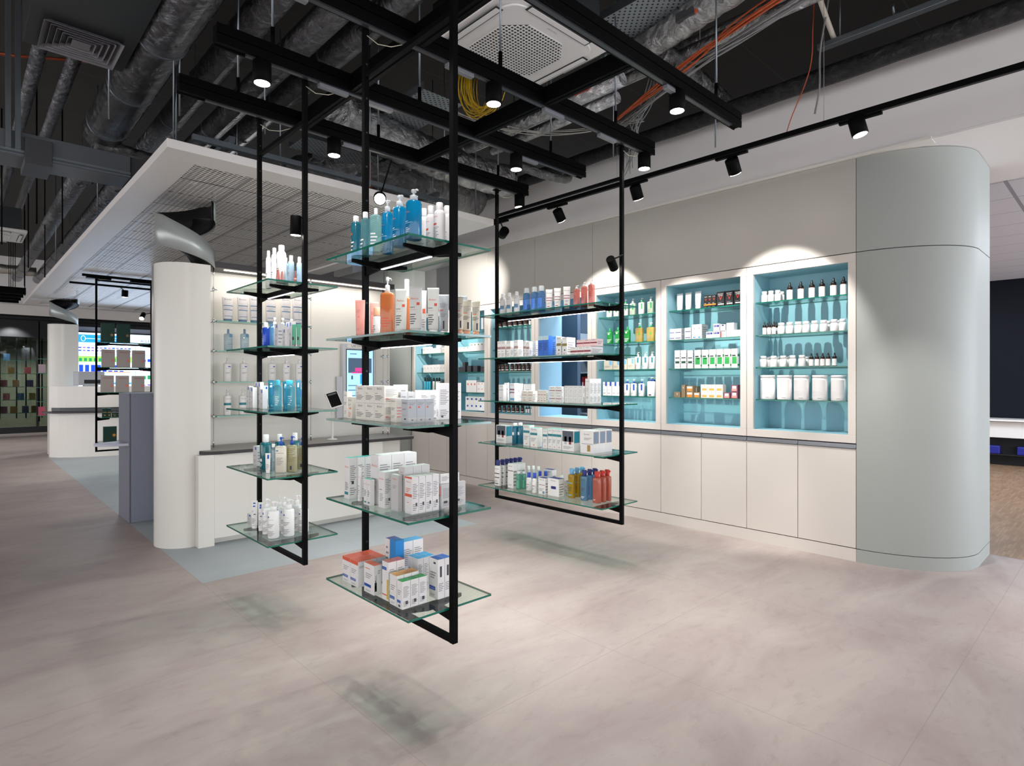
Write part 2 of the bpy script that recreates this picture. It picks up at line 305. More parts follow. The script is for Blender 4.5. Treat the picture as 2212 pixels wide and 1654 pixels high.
 'euc_plain': dict(k='carton', D='white carton with thin blue line', c='w', t='wht', P=[EU(.88),B(-.5,.5,.66,.68,'navy'),L(2,-.4,.4,.14,.2,'gryblue')], S=[]),
 'euc_wband': dict(k='carton', D='white carton with thin wine band', c='w', t='wht', P=[EU(.88),B(-.5,.5,.62,.67,'wine'),L(2,-.4,.4,.14,.2,'gryblue')], S=[]),
 'euc_redblue': dict(k='carton', D='white carton with red and blue stripes', c='wht', t='wht', P=[EU(.88),B(-.5,.5,.64,.68,'navy'),B(-.5,.5,.6,.63,'red'),B(-.5,.5,.47,.51,'navy'),B(-.5,.5,.44,.46,'red'),B(-.45,.45,.05,.16,'bluel')], S=[]),
 'euc_whitebig': dict(k='carton', D='plain white carton laid behind others', c='wht', t='wht', P=[L(2,-.2,.3,.6,.7)], S=[]),
 'euc_thin': dict(k='carton', D='small white carton with thin red lines', c='cream', t='wht', P=[EU(.86,.5),B(-.4,.4,.6,.64,'wine'),L(2,-.3,.3,.3,.4),B(-.3,.2,.12,.16,'wine')], S=[L(4,-.4,.4,.2,.8)]),
 'euc_cube': dict(k='carton', D='cube carton with wine red line', c='w', t='wht', P=[EU(.78,.5),B(-.45,.45,.44,.52,'wine'),L(2,-.4,.4,.14,.24)], S=[L(4,-.4,.4,.2,.8)]),
 'euc_cubeg': dict(k='carton', D='cube carton with pale grey print', c='w', t='wht', P=[EU(.8,.5),B(-.4,.4,.04,.05,'gr'),L(3,-.25,.25,.2,.6,'grey')], S=[L(4,-.4,.4,.2,.8)]),
 'euc_tall': dict(k='carton', D='tallest pale grey carton', c='w', t='wht', P=[EU(.88),L(3,-.3,.3,.5,.66,'grey'),L(2,-.3,.3,.2,.3)], S=SIDE),
 'euc_case': dict(k='carton', D='gift case with dark photo panel', c='w', t='w', P=[B(-.46,.46,.45,.97,'phot'),B(-.3,-.1,.32,.7,'silver'),B(.08,.28,.32,.7,'wine'),L(4,-.4,.4,.1,.25)], S=[B(-.45,.45,.4,.95,'tealtint')]),
 'euc_case2': dict(k='carton', D='white gift case with grey side window', c='w', t='w', P=[T('Eucerin',0,.8,.4,'dk'),L(3,-.2,.4,.58,.7),B(-.4,.5,.40,.415,'navy'),B(.05,.3,.08,.36,'gold')], S=[B(-.42,.42,.42,.95,'gr'),B(-.3,.3,.48,.9,'gryblue')]),
 'euc_tealb': dict(k='capb', D='teal bottle with white cap', c='tealliq4', cap='wht', bh=.86, nr=.8, e=2.4, P=[B(-.35,.2,.5,.66,'wht')]),
 'euc_tband': dict(k='carton', D='white carton with teal band', c='w', t='turq', P=[EU(.88),B(-.5,.5,.62,.74,'teal'),L(3,-.4,.3,.3,.5),B(-.1,.1,.08,.12,'or_')], S=[]),
 'euc_navy': dict(k='chunk', D='white bottle with navy pump head', c='w', cap='navy', bh=.78, e=3.5, P=[T('Eucerin',0,.82,.75,'dk'),B(-.45,.45,.6,.64,'bk'),B(-.45,.45,.4,.44,'bk'),L(2,-.4,.3,.2,.3),B(-.3,.3,.1,.14,'dk')]),
 'euc_bigbox': dict(k='carton', D='tall white carton with dark blue lines', c='w', t='w', P=[EU(.88),B(-.5,.5,.7,.73,'dk'),L(2,-.4,.4,.1,.16)], S=[L(5,-.4,.4,.1,.8)]),
 'mint_bottle': dict(k='capb', D='small mint green bottle', c='mintliq', cap='frost', bh=.86, nr=.8, e=2.4, P=[B(-.4,.4,.1,.6,'mint')]),
 'clear_tube': dict(k='capb', D='small clear-white bottle', c='frostliq', cap='wht', bh=.8, nr=.8, P=[]),
 'bluecap': dict(k='capb', D='white bottle with bright blue cap', c='w', cap='cobalt', bh=.74, nr=.62, sh=1, P=[T('Eucerin',0,.8,.6,'dk'),B(-.4,.4,.46,.5,'wine'),L(3,-.3,.3,.2,.36)]),
 'euc_navytop': dict(k='carton', D='white carton with navy lid', c='w', t='navy', P=[EU(.86),B(-.45,.45,.56,.59,'wine'),L(3,-.4,.3,.2,.4),B(.1,.4,.04,.2,'gryblue')], S=[L(4,-.4,.4,.1,.8)]),
 'euc_navytop2': dict(k='carton', D='wide white carton with navy lid and plate', c='w', t='navy', P=[EU(.84,.4),B(-.2,.25,.4,.56,'navy'),L(2,-.14,.2,.44,.52,'wht')], S=[L(5,-.4,.4,.1,.8)]),
 'yellow_oil': dict(k='chunk', D='yellow oil bottle with light blue pump head', c='yelliq', cap='sky', bh=.8, e=3.5, P=[T('Eucerin',0,.84,.7,'dk'),B(-.4,.3,.62,.66,'sky'),L(3,-.3,.3,.3,.5,'dk'),B(-.3,.2,.1,.15,'sky')]),
 'blue_oil': dict(k='chunk', D='blue gel bottle with navy pump head', c='blueoil', cap='navy', bh=.8, e=3.5, P=[T('Eucerin',0,.82,.7,'dk'),L(3,-.3,.3,.4,.55,'dk'),L(2,-.3,.3,.1,.2,'wht')]),
 'red_oil': dict(k='chunk', D='coral red bottle with red pump head', c='redoil', cap='red', bh=.8, e=3.5, P=[T('Eucerin',-.05,.82,.7,'wine'),L(3,-.3,.3,.4,.55,'wine'),L(2,-.3,.1,.1,.16,'w')]),
 'white_jar': dict(k='jar', D='white pill jar with white screw lid', c='wht', cap='wht', P=[B(-.5,.3,.12,.7,'w'),L(1,-.25,.25,.44,.46,'gr')]),
 'black_dropper': dict(k='dropper', D='amber spray bottle with black nozzle', c='amberglass', cap='bk', bh=.6, P=[B(-.75,.75,.06,.98,'w'),L(2,-.3,.3,.5,.58,'dk')]),
 'black_drop_s': dict(k='dropper', D='small amber bottle with black dropper', c='amberglass', cap='bk', bh=.58, P=[B(-.75,.75,.08,.95,'w'),L(1,-.3,.3,.5,.54,'gr')]),
 'white_tub': dict(k='tub', D='large white tub with ribbed lid', c='wht', cap='wht', P=[B(-.62,.5,.1,.9,'w'),L(6,-.5,.4,.18,.42,'grey'),B(.0,.25,.08,.1,'gr')]),
 'vic_tube': dict(k='tube', D='white tube with black V mark', c='wht', cap='wht', P=[T('V',0,.66,.3,'bk'),L(2,-.3,.3,.5,.56),L(2,-.4,.4,.34,.4),B(-.36,-.2,.16,.24,'bluel')]),
 'vic_black': dict(k='carton', D='large black carton with red V mark', c='bk', t='bk', P=[T('VICHY',0,.8,.7,'wht'),T('HOMME',0,.71,.55,'wht'),T('V',0,.45,.42,'red'),B(-.3,.42,.14,.2,'wht'),L(2,-.3,.3,.26,.32,'gr')], S=[]),
 'vic_blacks': dict(k='carton', D='small black carton with orange band', c='bk', t='bk', P=[T('VICHY',0,.85,.7,'wht'),T('V',0,.56,.5,'red'),B(-.5,.5,.2,.3,'org'),L(1,-.4,.3,.36,.4,'wht'),L(1,-.4,.3,.08,.12,'gr')], S=[]),
 'vic_cube': dict(k='carton', D='small white carton, blue text line', c='w', t='wht', P=[T('V',0,.62,.2,'gr'),B(-.42,.42,.24,.36,'navy')], S=[B(-.5,.5,.1,.9,'silver')]),
 'vic_tall': dict(k='carton', D='tall white carton with Y mark', c='wht', t='wht', P=[T('Y',0,.62,.42,'dk'),B(-.25,.25,.05,.16,'bluel'),L(3,-.25,.25,.25,.5,'grey')], S=[L(6,-.4,.4,.1,.9)]),
 'vic_blue': dict(k='carton', D='small silver carton with navy letters', c='silver', t='w', P=[B(-.4,-.26,.58,.84,'navy'),B(-.18,.02,.58,.84,'navy'),B(.1,.42,.58,.84,'navy'),B(-.45,.45,.06,.48,'w')], S=[]),
 'vic_redm': dict(k='carton', D='small silver carton with red edge', c='silver', t='w', P=[B(-.48,-.28,.05,.9,'red'),L(2,-.1,.4,.3,.6)], S=[]),
 'vic_sq': dict(k='carton', D='small silver carton with white square', c='silver', t='w', P=[B(-.38,.38,.08,.86,'wht'),L(2,-.2,.2,.3,.5)], S=[]),
 'vic_grey': dict(k='carton', D='small silver carton with white V', c='silver', t='w', P=[T('V',0,.2,.3,'wht'),B(-.2,.2,.75,.95,'navy')], S=[]),
 'vic_dkgreen': dict(k='carton', D='tall white carton with dark green block', c='wht', t='wht', P=[L(1,-.3,.3,.86,.88),B(-.4,.4,.55,.61,'dk'),B(-.38,.38,.28,.4,'dkgreen'),L(2,-.3,.3,.08,.14)], S=[L(6,-.4,.4,.1,.9)]),
 'vic_green': dict(k='carton', D='tall white carton with bright green block', c='wht', t='wht', P=[L(1,-.3,.3,.88,.9),B(-.4,.4,.2,.58,'grn'),B(-.4,.2,.6,.68,'dk'),B(-.1,.4,.5,.54,'lime'),L(2,-.3,.3,.06,.14)], S=[B(-.5,.5,.6,.72,'grn'),B(-.5,.5,.1,.2,'grn')]),
 'vic_gold': dict(k='carton', D='small bronze carton', c='bronze', t='bronze', P=[T('V',0,.4,.25,'wht')], S=[]),
 'vic_goldt': dict(k='carton', D='tall bronze carton', c='bronze', t='bronze', P=[T('V',0,.7,.4,'wht')], S=[]),
 'vic_goldc': dict(k='carton', D='bronze carton picturing an amber jar', c='bronze', t='bronze', P=[B(-.3,.3,.08,.5,'org'),B(-.36,.36,.5,.86,'cream')], S=[]),
 'vic_cream': dict(k='carton', D='cream carton with golden jar picture', c='cream', t='cream', P=[T('V',0,.7,.18,'gold'),B(-.34,.34,.1,.42,'gold2'),B(-.3,.3,.42,.55,'grey')], S=[]),
 'vic_pink': dict(k='carton', D='plum carton with pink jar picture', c='plum', t='plum', P=[B(-.36,.36,.1,.45,'pink'),B(-.3,.3,.45,.85,'w'),T('V',0,.55,.15,'wine')], S=[]),
 'green_pump': dict(k='pump', D='white pump bottle with green collar', c='wht', cap='wht', col='grn2', bh=.74, e=3, P=[T('CeraVe',-.05,.78,.7,'lrp'),B(.05,.3,.45,.9,'grn'),L(3,-.4,.2,.2,.4),L(1,-.4,.1,.08,.1,'dk')]),
 'clear_gpump': dict(k='pump', D='clear pump bottle with green label', c='palegreen', cap='wht', bh=.74, e=3, P=[T('CeraVe',-.05,.8,.7,'lrp'),B(.05,.3,.45,.9,'grn'),L(3,-.4,.2,.2,.4)]),
 'green_squeeze': dict(k='capb', D='bright green bottle with green cap', c='greenliq', cap='grn2', bh=.82, nr=.5, e=3, P=[T('CeraVe',-.05,.84,.7,'wht'),B(-.2,.1,.72,.82,'wht'),L(3,-.4,.4,.1,.4,'wht')]),
 'yellow_pump': dict(k='pump', D='golden oil pump bottle with green collar', c='goldliq', cap='wht', col='grn2', bh=.76, e=4, P=[B(.0,.22,.5,.95,'grn'),T('CeraVe',-.2,.84,.45,'lrp'),L(4,-.44,.1,.2,.45)]),
 'beige_box': dict(k='carton', D='beige carton with pale blue corner', c='beigebox', t='beigebox', P=[B(.1,.4,.5,.95,'sky'),L(4,-.4,.3,.2,.45,'gr')], S=[]),
 'teal_pump': dict(k='pump', D='white pump bottle with teal triangle', c='wht', cap='wht', bh=.74, e=3, P=[T('CeraVe',-.1,.82,.6,'lrp'),B(.05,.35,.5,.92,'teal'),L(3,-.4,.2,.14,.4)]),
 'ceb_box': dict(k='carton', D='narrow white carton with blue corner', c='wht', t='wht', P=[B(.05,.45,.7,1,'lrp'),T('CeraVe',-.12,.8,.7,'dk'),L(1,-.4,.2,.42,.46,'grn'),L(2,-.4,.3,.14,.24,'dk')], S=[]),
 'blue_pumpw': dict(k='pump', D='white pump bottle with blue collar', c='wht', cap='wht', col='cobalt', bh=.76, e=3, P=[T('CeraVe',-.1,.82,.6,'lrp'),B(.05,.35,.45,.92,'lrp'),L(3,-.4,.1,.1,.3)]),
 'blue_pumpw2': dict(k='pump', D='wide white pump bottle turned backwards', c='wht', cap='wht', col='cobalt', bh=.8, e=3, P=[L(6,-.4,.4,.35,.8,'grey'),B(-.2,.1,.06,.14,'dk')]),
 'amber_jar': dict(k='jar', D='amber glass jar with white label', c='amberglass', cap='bk', P=[B(-.8,.8,.16,.95,'w'),L(2,-.3,.3,.5,.6,'gr')]),
 'amber_drop': dict(k='dropper', D='small amber dropper bottle', c='amberglass', cap='bk', bh=.62, P=[B(-.75,.75,.08,.95,'w')]),
 'white_far': dict(k='carton', D='small white carton', c='w', t='w', P=[L(2,-.2,.2,.5,.7)], S=[]),
 'white_greendot': dict(k='carton', D='white carton with green dot', c='wht', t='w', P=[B(.0,.3,.7,.86,'grn')], S=[]),
 'white_reddot': dict(k='carton', D='white carton with red dot', c='wht', t='w', P=[B(-.15,.15,.6,.75,'or_')], S=[]),
 'white_bluedot': dict(k='carton', D='white carton with blue square mark', c='wht', t='w', P=[B(-.15,.2,.5,.78,'lrp')], S=[]),
 'dark_far': dict(k='carton', D='small charcoal carton', c='dk', t='dk', P=[L(1,-.2,.2,.5,.6,'gr')], S=[]),
 'far_blue': dict(k='capb', D='turquoise bottle with black cap', c='turqcap', cap='bk', bh=.72, nr=.7, P=[]),
 'far_cream': dict(k='capb', D='cream bottle with black cap', c='cream', cap='bk', bh=.74, nr=.7, P=[]),
 'euc_bodytube': dict(k='tube', D='white body tube with three blue lines', c='w', cap='gryblue', P=[T('Eucerin',0,.86,.6,'dk'),B(-.42,.42,.62,.65,'steel'),B(-.42,.42,.45,.48,'steel'),L(2,-.3,.3,.5,.58,'grey'),B(-.35,.35,.2,.22,'steel')]),
 'micellar': dict(k='capb', D='clear water bottle with grey-blue cap', c='clearpl', cap='gryblue', bh=.8, nr=.5, e=4, P=[B(.05,.4,.78,.97,'bluel'),L(1,-.2,.4,.68,.7,'gr'),L(3,-.2,.4,.25,.5,'gr')]),
 'lrp_slim': dict(k='pump', D='slim white pump bottle with blue square', c='w', cap='w', bh=.78, P=[B(.0,.32,.78,.94,'lrp'),L(1,-.3,.35,.7,.72,'dk'),L(3,-.3,.3,.42,.52,'gr')]),
 'tealband': dict(k='pump', D='white pump bottle with teal band', c='w', cap='w', bh=.78, P=[T('Eucerin',.1,.8,.6,'dk'),B(-.6,.6,.5,.62,'teal'),L(3,-.3,.3,.2,.4)]),
 'xmas_green': dict(k='carton', D='dark green gift box with dull gold star', c='fir', t='fir', P=[('star',.28,.19,.38,0,'gold',0),L(3,-.4,.1,.12,.26,'dkgreen')], S=[]),
 'xmas_gold': dict(k='carton', D='dark green gift box with bright gold star', c='fir', t='fir', P=[('star',.3,.22,.45,0,'org3',0),L(3,-.4,.0,.1,.26,'dkgreen')], S=[]),
 'wel_box': dict(k='carton', D='grey gift box with coral flower', c='kraft', t='kraft', P=[T('WELEDA',.05,.8,.75,'wine2'),('star',.32,.22,.38,0,'coral',0),L(1,-.4,-.15,.26,.3,'coral')], S=[]),
 'green_small': dict(k='carton', D='small dark green box with gold ribbon', c='fir', t='fir', P=[B(-.4,.4,.5,.58,'gold'),B(-.2,.2,.15,.3,'gold')], S=[]),
}
PAL.update(pinkcoral='#e87f78', org2='#f0a262', grn2='#35ad5e', violet='#5652a8', bluebox='#1c86cf', ltblue='#55aee8', cyan='#2aa2e0', royal='#2e6ed0', turq='#4fc0b0',
  salmon='#e79a8c', peach='#eeb08c', pearl='#e2e1dc', beige='#d8d2c0', skybot='#b5d8ee', mint='#5aab8e', turqcap='#38b4d0', gryblue='#6f8fae', bluebox2='#2c6fd2',
  skywht='#cfe4f6', pinkwhite='#eccfd0', phot='#4c5560', tealtint='#2590ac', cobalt='#2450c4', beigebox='#cfcab8', bronze='#8f7a5c', gold2='#d8a852', plum='#7d4656',
  dkgreen='#1f4a36', steel='#5b87a8', fir='#0d3a30', org3='#d99a34', kraft='#b3a9a4', wine2='#b04450', coral='#e8837c', tealtube='#12718a', bluet='#4a80d8')
CLR = dict(   # see-through bottles: tint, share of body colour, body colour
 amberliq=('#e8985c', .55, '#dc8a50'), tealliq=('#5fb4c6', .4, '#3a9ab0'), tealliq2=('#a6d8de', .3, '#8cc8d0'), aqualiq=('#bfe6e6', .3, '#a8d8d8'), blueliq=('#30c8ea', .42, '#0a9cd2'),
 royalliq=('#2a6fe0', .55, '#1f5fd8'), blueclear=('#8cc0de', .35, '#6ea8cc'), aqualiq2=('#a6e0ec', .2, '#7fcbe0'), tealliq3=('#2c8f98', .55, '#14808c'), clearpl=('#d6e4ea', .25, '#c6d6de'),
 micelliq=('#9cc4ec', .25, '#84b0e0'), pinkliq=('#e8a096', .6, '#df8f84'), tealliq4=('#3f97b0', .55, '#2585a4'), mintliq=('#8fd4c4', .4, '#66bca6'), frostliq=('#e8eef2', .6, '#e0e6ea'),
 yelliq=('#d8b838', .55, '#c8a81c'), blueoil=('#9cc8e4', .4, '#7db2d4'), redoil=('#e0907c', .55, '#d67c68'), amberglass=('#5a2c14', .6, '#4a220e'), frost=('#eef4f6', .55, '#eef2f4'),
 greenliq=('#5ad07a', .5, '#2fb856'), goldliq=('#e2cc86', .45, '#d2b866'), palegreen=('#dcead4', .6, '#d4e2cc'), creambot=('#e8e4d4', .9, '#e2dccb'), olivebot=('#c8c4a4', .7, '#bdb894'), pinkbot=('#f0b4aa', .4, '#ecaaa0'))
def cm(n):
    if n in CLR: return glassy('clear_'+n, CLR[n][0], CLR[n][1], .05, .8, CLR[n][2])
    return mat('pack_'+n, PAL[n], .42, var=.02, scale=30)
for s_ in ST.values():
    for p_ in s_.get('P', [])+s_.get('S', []):
        if p_[0] == 't': lettering(p_[6])
KN = dict(carton=('carton','box'), pump=('pump_bottle','bottle'), capb=('bottle','bottle'), chunk=('pump_bottle','bottle'), spray=('spray_can','bottle'),
          tube=('squeeze_tube','tube'), dropper=('dropper_bottle','bottle'), jar=('jar','jar'), tub=('tub','jar'))
def put_prints(mb, prints, W, Hh, surf, idx):
    """prints laid on a front surface: surf(u, z) in metres gives the point"""
    for p in prints:
        c = idx('print_'+p[5]) if True else 0
        k = p[0]
        if k == 'b' or k == 'l':
            u0, u1, v0, v1 = p[1]*W, p[2]*W, p[3]*Hh, p[4]*Hh
            rows = [(v0, v1)] if k == 'b' else [(v0+(v1-v0)*i/max(1, p[6]), v0+(v1-v0)*(i+.38)/max(1, p[6])) for i in range(p[6])]
            for i, (a, b) in enumerate(rows):
                ue = u1 if k == 'b' else u0+(u1-u0)*(.65+.35*((i*7) % 5)/4)
                n = 1 if surf.flat else max(2, int(abs(ue-u0)/W*14))
                o = len(mb.v)
                for j in range(n+1):
                    u = u0+(ue-u0)*j/n; mb.v.append(surf(u, a)); mb.v.append(surf(u, b))
                for j in range(n):
                    mb.f.append((o+2*j, o+2*j+2, o+2*j+3, o+2*j+1)); mb.m.append(c); mb.sm.append(not surf.flat)
        elif k == 't':
            vs, fs, w = lettering(p[6]); s = p[2]*W/w
            mb.add([surf(p[1]*W+x*s, p[3]*Hh+y*s) for x, y in vs], fs, c)
        elif k == 'star':
            r = p[2]*W; o = len(mb.v); cx, cy = p[1]*W, p[3]*Hh
            mb.v.append(surf(cx, cy))
            for i in range(24):
                rr = r*(1 if i % 4 == 0 else .62 if i % 4 == 2 else .38); a = 2*PI*i/24+PI/2
                mb.v.append(surf(cx+max(-1, min(1, math.cos(a)))*rr*.95, cy+math.sin(a)*rr))
            for i in range(24): mb.f.append((o, o+1+i, o+1+(i+1) % 24)); mb.m.append(c); mb.sm.append(False)
class Flat:
    flat = True
    def __init__(s, d, off, z0=0, side=False): s.d = d; s.off = off; s.z0 = z0; s.side = side
    def __call__(s, u, z): return (u, -s.d/2-s.off, z+s.z0) if s.side else (-s.d/2-s.off, -u, z+s.z0)
class Round:
    flat = False
    def __init__(s, prof, e, off=.0004): s.p = prof; s.e = e; s.off = off
    def __call__(s, u, z):
        p = s.p
        if z <= p[0][2]: rx, ry = p[0][:2]
        elif z >= p[-1][2]: rx, ry = p[-1][:2]
        else:
            for a, b in zip(p, p[1:]):
                if a[2] <= z <= b[2]:
                    t = (z-a[2])/max(1e-6, b[2]-a[2]); rx = a[0]+(b[0]-a[0])*t; ry = a[1]+(b[1]-a[1])*t; break
        # u is an arc length on round bottles, a width on flat ones
        if s.e < 2.2 and abs(rx-ry) < .2*ry:
            t = max(-1.45, min(1.45, u/ry)); return (-(rx+s.off)*math.cos(t), -(ry+s.off)*math.sin(t), z)
        q = max(-.96, min(.96, u/ry)); x = rx*(1-abs(q)**s.e)**(1/s.e)
        return (-x-s.off, -q*ry, z)
PROTO = {}
def build_product(style, w, d, h):
    S = ST[style]; k = S['k']; mats = []; names = []
    def idx(n):
        if n not in names: names.append(n); mats.append(pm(n[6:]) if n.startswith('print_') else cm(n))
        return names.index(n)
    mb = MB(); kids = []
    body = idx(S['c'])
    def done():
        o = obj(KN[k][0], mb, mats)
        for nm, kb, km in kids: obj(nm, kb, [cm(km)], o)
        return o
    if k == 'carton':
        t = idx(S['t']); mb.box(-d/2, d/2, -w/2, w/2, 0, h, ms=[body, t, body, body, body, body])
        put_prints(mb, S['P'], w, h, Flat(d, .0003), idx); put_prints(mb, S['S'], d, h, Flat(w, .0003, 0, True), idx)
        return done()
    rx, ry = d/2, w/2
    e = S.get('e', 2.0); bh = S.get('bh', .8)*h
    if k == 'tube':
        ch = .1*h; n = 20
        r0 = min(ry*.78, rx)
        prof = [(r0*.97, ry*.82, ch), (r0, ry*.84, ch+.015*h), (r0*.93, ry*.87, .35*h), (r0*.72, ry*.93, .65*h), (r0*.4, ry*.96, .85*h), (.0014, ry, .955*h), (.001, ry, h)]
        mb.lathe([(a, b, z) for a, b, z in prof], n, body, 2.2)
        put_prints(mb, S['P'], w, h, Round(prof, 2.2), idx)
        kids.append(('cap', MB().lathe([(r0*.9, ry*.71, 0), (r0*.94, ry*.735, .01*h), (r0*.94, ry*.735, ch)], n, 0, 2.2), S['cap']))
        return done()
    if k == 'jar' or k == 'tub':
        bt = (.74 if k == 'jar' else .9)*h
        if k == 'jar': prof = [(rx*.92, ry*.92, 0), (rx, ry, .03*h), (rx, ry, bt-.12*h), (rx*.93, ry*.93, bt-.05*h), (rx*.72, ry*.72, bt)]
        else: prof = [(rx*.93, ry*.93, 0), (rx*.96, ry*.96, .02*h), (rx*.96, ry*.96, bt)]
        mb.lathe(prof, 24, body); put_prints(mb, S['P'], w, bt, Round(prof, 2.0), idx)
        r = .84 if k == 'jar' else 1.0
        kids.append(('lid', MB().lathe([(rx*r, ry*r, bt+.0003), (rx*r, ry*r, h-.02*h), (rx*r*.94, ry*r*.94, h)], 24), S['cap']))
        return done()
    if k == 'spray':
        prof = [(rx*.95, ry*.95, 0), (rx, ry, .015*h), (rx, ry, bh*.86), (rx*.9, ry*.9, bh*.95), (rx*.64, ry*.64, bh)]
        mb.lathe(prof, 24, body); put_prints(mb, S['P'], w, bh, Round(prof, 2.0), idx)
        kids.append(('cap', MB().lathe([(rx*.6, ry*.6, bh+.0003), (rx*.62, ry*.62, bh+.02*h), (rx*.6, ry*.6, h*.985), (rx*.54, ry*.54, h)], 20), S['cap']))
        return done()
    if k == 'dropper':
        prof = [(rx*.94, ry*.94, 0), (rx, ry, .02*h), (rx, ry, bh), (rx*.8, ry*.8, bh+.05*h), (rx*.42, ry*.42, bh+.09*h)]
        mb.lathe(prof, 20, body); put_prints(mb, S['P'], w, bh, Round(prof, 2.0), idx)
        b2 = bh+.055*h
        kids.append(('dropper_cap', MB().lathe([(rx*.85, ry*.85, b2), (rx*.85, ry*.85, b2+.09*h), (rx*.45, ry*.45, b2+.13*h), (rx*.4, ry*.4, h*.88), (rx*.28, ry*.28, h*.96), (rx*.2, ry*.2, h)], 16), S['cap']))
        return done()
    # capped, pump and chunky-pump bottles
    sh = .7 if S.get('sh') else .92
    prof = [(rx*.93, ry*.93, 0), (rx, ry, .02*h), (rx, ry, bh*sh), (rx*.86, ry*.9, bh*(sh+(1-sh)*.7)), (rx*.5, ry*.45, bh)]
    if k == 'chunk': prof = prof[:3]+[(rx*.94, ry*.94, bh*.97), (rx*.8, ry*.6, bh)]
    mb.lathe(prof, 28 if e < 2.5 else 36, body, e)
    put_prints(mb, S['P'], w, bh, Round(prof, e), idx)
    r = min(rx, ry)
    if k == 'capb':
        nr = S.get('nr', .6)
        kids.append(('cap', MB().lathe([(r*nr, bh+.0003), (r*nr*1.02, bh+.01*h), (r*nr, h*.985), (r*nr*.9, h)], 20), S['cap']))
        return done()
    if k == 'pump':
        pb = MB(); ph = h-bh; cr = r*.5
        if S.get('col'): kids.append(('collar', MB().lathe([(cr*1.05, bh+.0003), (cr*1.05, bh+ph*.4), (cr*.8, bh+ph*.46)], 20), S['col']))
        else: pb.lathe([(cr*1.05, bh+.0003), (cr*1.05, bh+ph*.42), (cr*.8, bh+ph*.48)], 20)
        pb.lathe([(cr*.32, bh+ph*.46), (cr*.32, bh+ph*.74)], 10)
        pb.lathe([(cr*.6, bh+ph*.72), (cr*.72, bh+ph*.8), (cr*.72, bh+ph*.95), (cr*.6, bh+ph)], 16)
        pb.tube([(0, -cr*.3, bh+ph*.87), (0, -cr*1.4, bh+ph*.9), (0, -cr*1.9, bh+ph*.8)], [cr*.34, cr*.28, cr*.22], 8)
        kids.append(('pump', pb, S['cap']))
        return done()
    pb = MB(); ph = h-bh
    pb.lathe([(rx*.62, ry*.5, bh+.0003), (rx*.66, ry*.56, bh+ph*.3), (rx*.7, ry*.6, bh+ph*.8), (rx*.6, ry*.55, h)], 20, 0, 3)
    pb.prism([(-rx*.3, -ry*.45), (-rx*.24, -ry*.9), (rx*.24, -ry*.9), (rx*.3, -ry*.45)], bh+ph*.62, bh+ph*.9)
    kids.append(('pump', pb, S['cap']))
    return done()
SHELF = {}
for u, nm in (('F','front rack'),('L','left rack'),('R','right rack'),('U','distant rack')):
    for i, l in enumerate(('top','second','middle','fourth','bottom')): SHELF[u+str(i+1)] = '%s shelf of %s' % (l, nm)
for u, nm in (('a','rightmost teal cabinet'),('b','second-from-right teal cabinet'),('c','third-from-right teal cabinet'),('d','amber-jar cabinet'),('e','far teal cabinet'),('f','farthest teal cabinet')):
    for i, l in enumerate(('top','second','third','fourth','floor of')): SHELF[u+str(i+1)] = ('%s shelf, %s' % (l, nm)) if i < 4 else 'floor of '+nm
for i, l in enumerate(('top','second','third','lowest')): SHELF['D'+str(i+1)] = '%s glass shelf on cream wall' % l
ORD = 'first second third fourth fifth sixth seventh eighth ninth tenth eleventh twelfth'.split()
CA = math.radians(46.6016)
def image_x(x, y):
    return (x*math.sin(CA)-y*math.cos(CA))/(x*math.cos(CA)+y*math.sin(CA))
def place_products(P):
    buckets = {}
    for i, p in enumerate(P): buckets.setdefault((ST[p[0]]['D'], p[7]), []).append(i)
    pos = {}
    for key, ids in buckets.items():
        ids.sort(key=lambda i: (image_x(P[i][1], P[i][2]), P[i][3]))
        multi = len({round(P[i][3], 2) for i in ids}) > 1
        lev = {}
        for i in ids: lev.setdefault(round(P[i][3], 2), []).append(i)
        zs = sorted(lev)
        for z in zs:
            for n, i in enumerate(lev[z]):
                t = (ORD[n]+' from left') if len(lev[z]) > 1 else ''
                if multi: t = ('upper ' if z == zs[-1] else 'lower ')+('one' if not t else 'row '+t)
                pos[i] = t
    for i, p in enumerate(P):
        style, x, y, z, w, d, h, sh, rot = p[:9]
        key = (style, round(w/.002), round(d/.002), round(h/.004))
        S = ST[style]
        if key in PROTO: o = dup(PROTO[key], (x, y, z), rot*PI/2)
        else:
            o = build_product(style, w, d, h); PROTO[key] = o
            o.location = (x, y, z); o.rotation_euler = (0, 0, rot*PI/2)
        ids = buckets[(S['D'], sh)]
        lab = S['D']+(', '+pos[i] if pos[i] else '')+', '+SHELF[sh]
        if len(lab.replace(',', '').split()) > 16: print('LONG', len(lab.split()), lab)
        tag(o, lab, KN[S['k']][1])
        if len(ids) > 1: o['group'] = S['D']+', '+SHELF[sh]
        elif 'group' in o: del o['group']
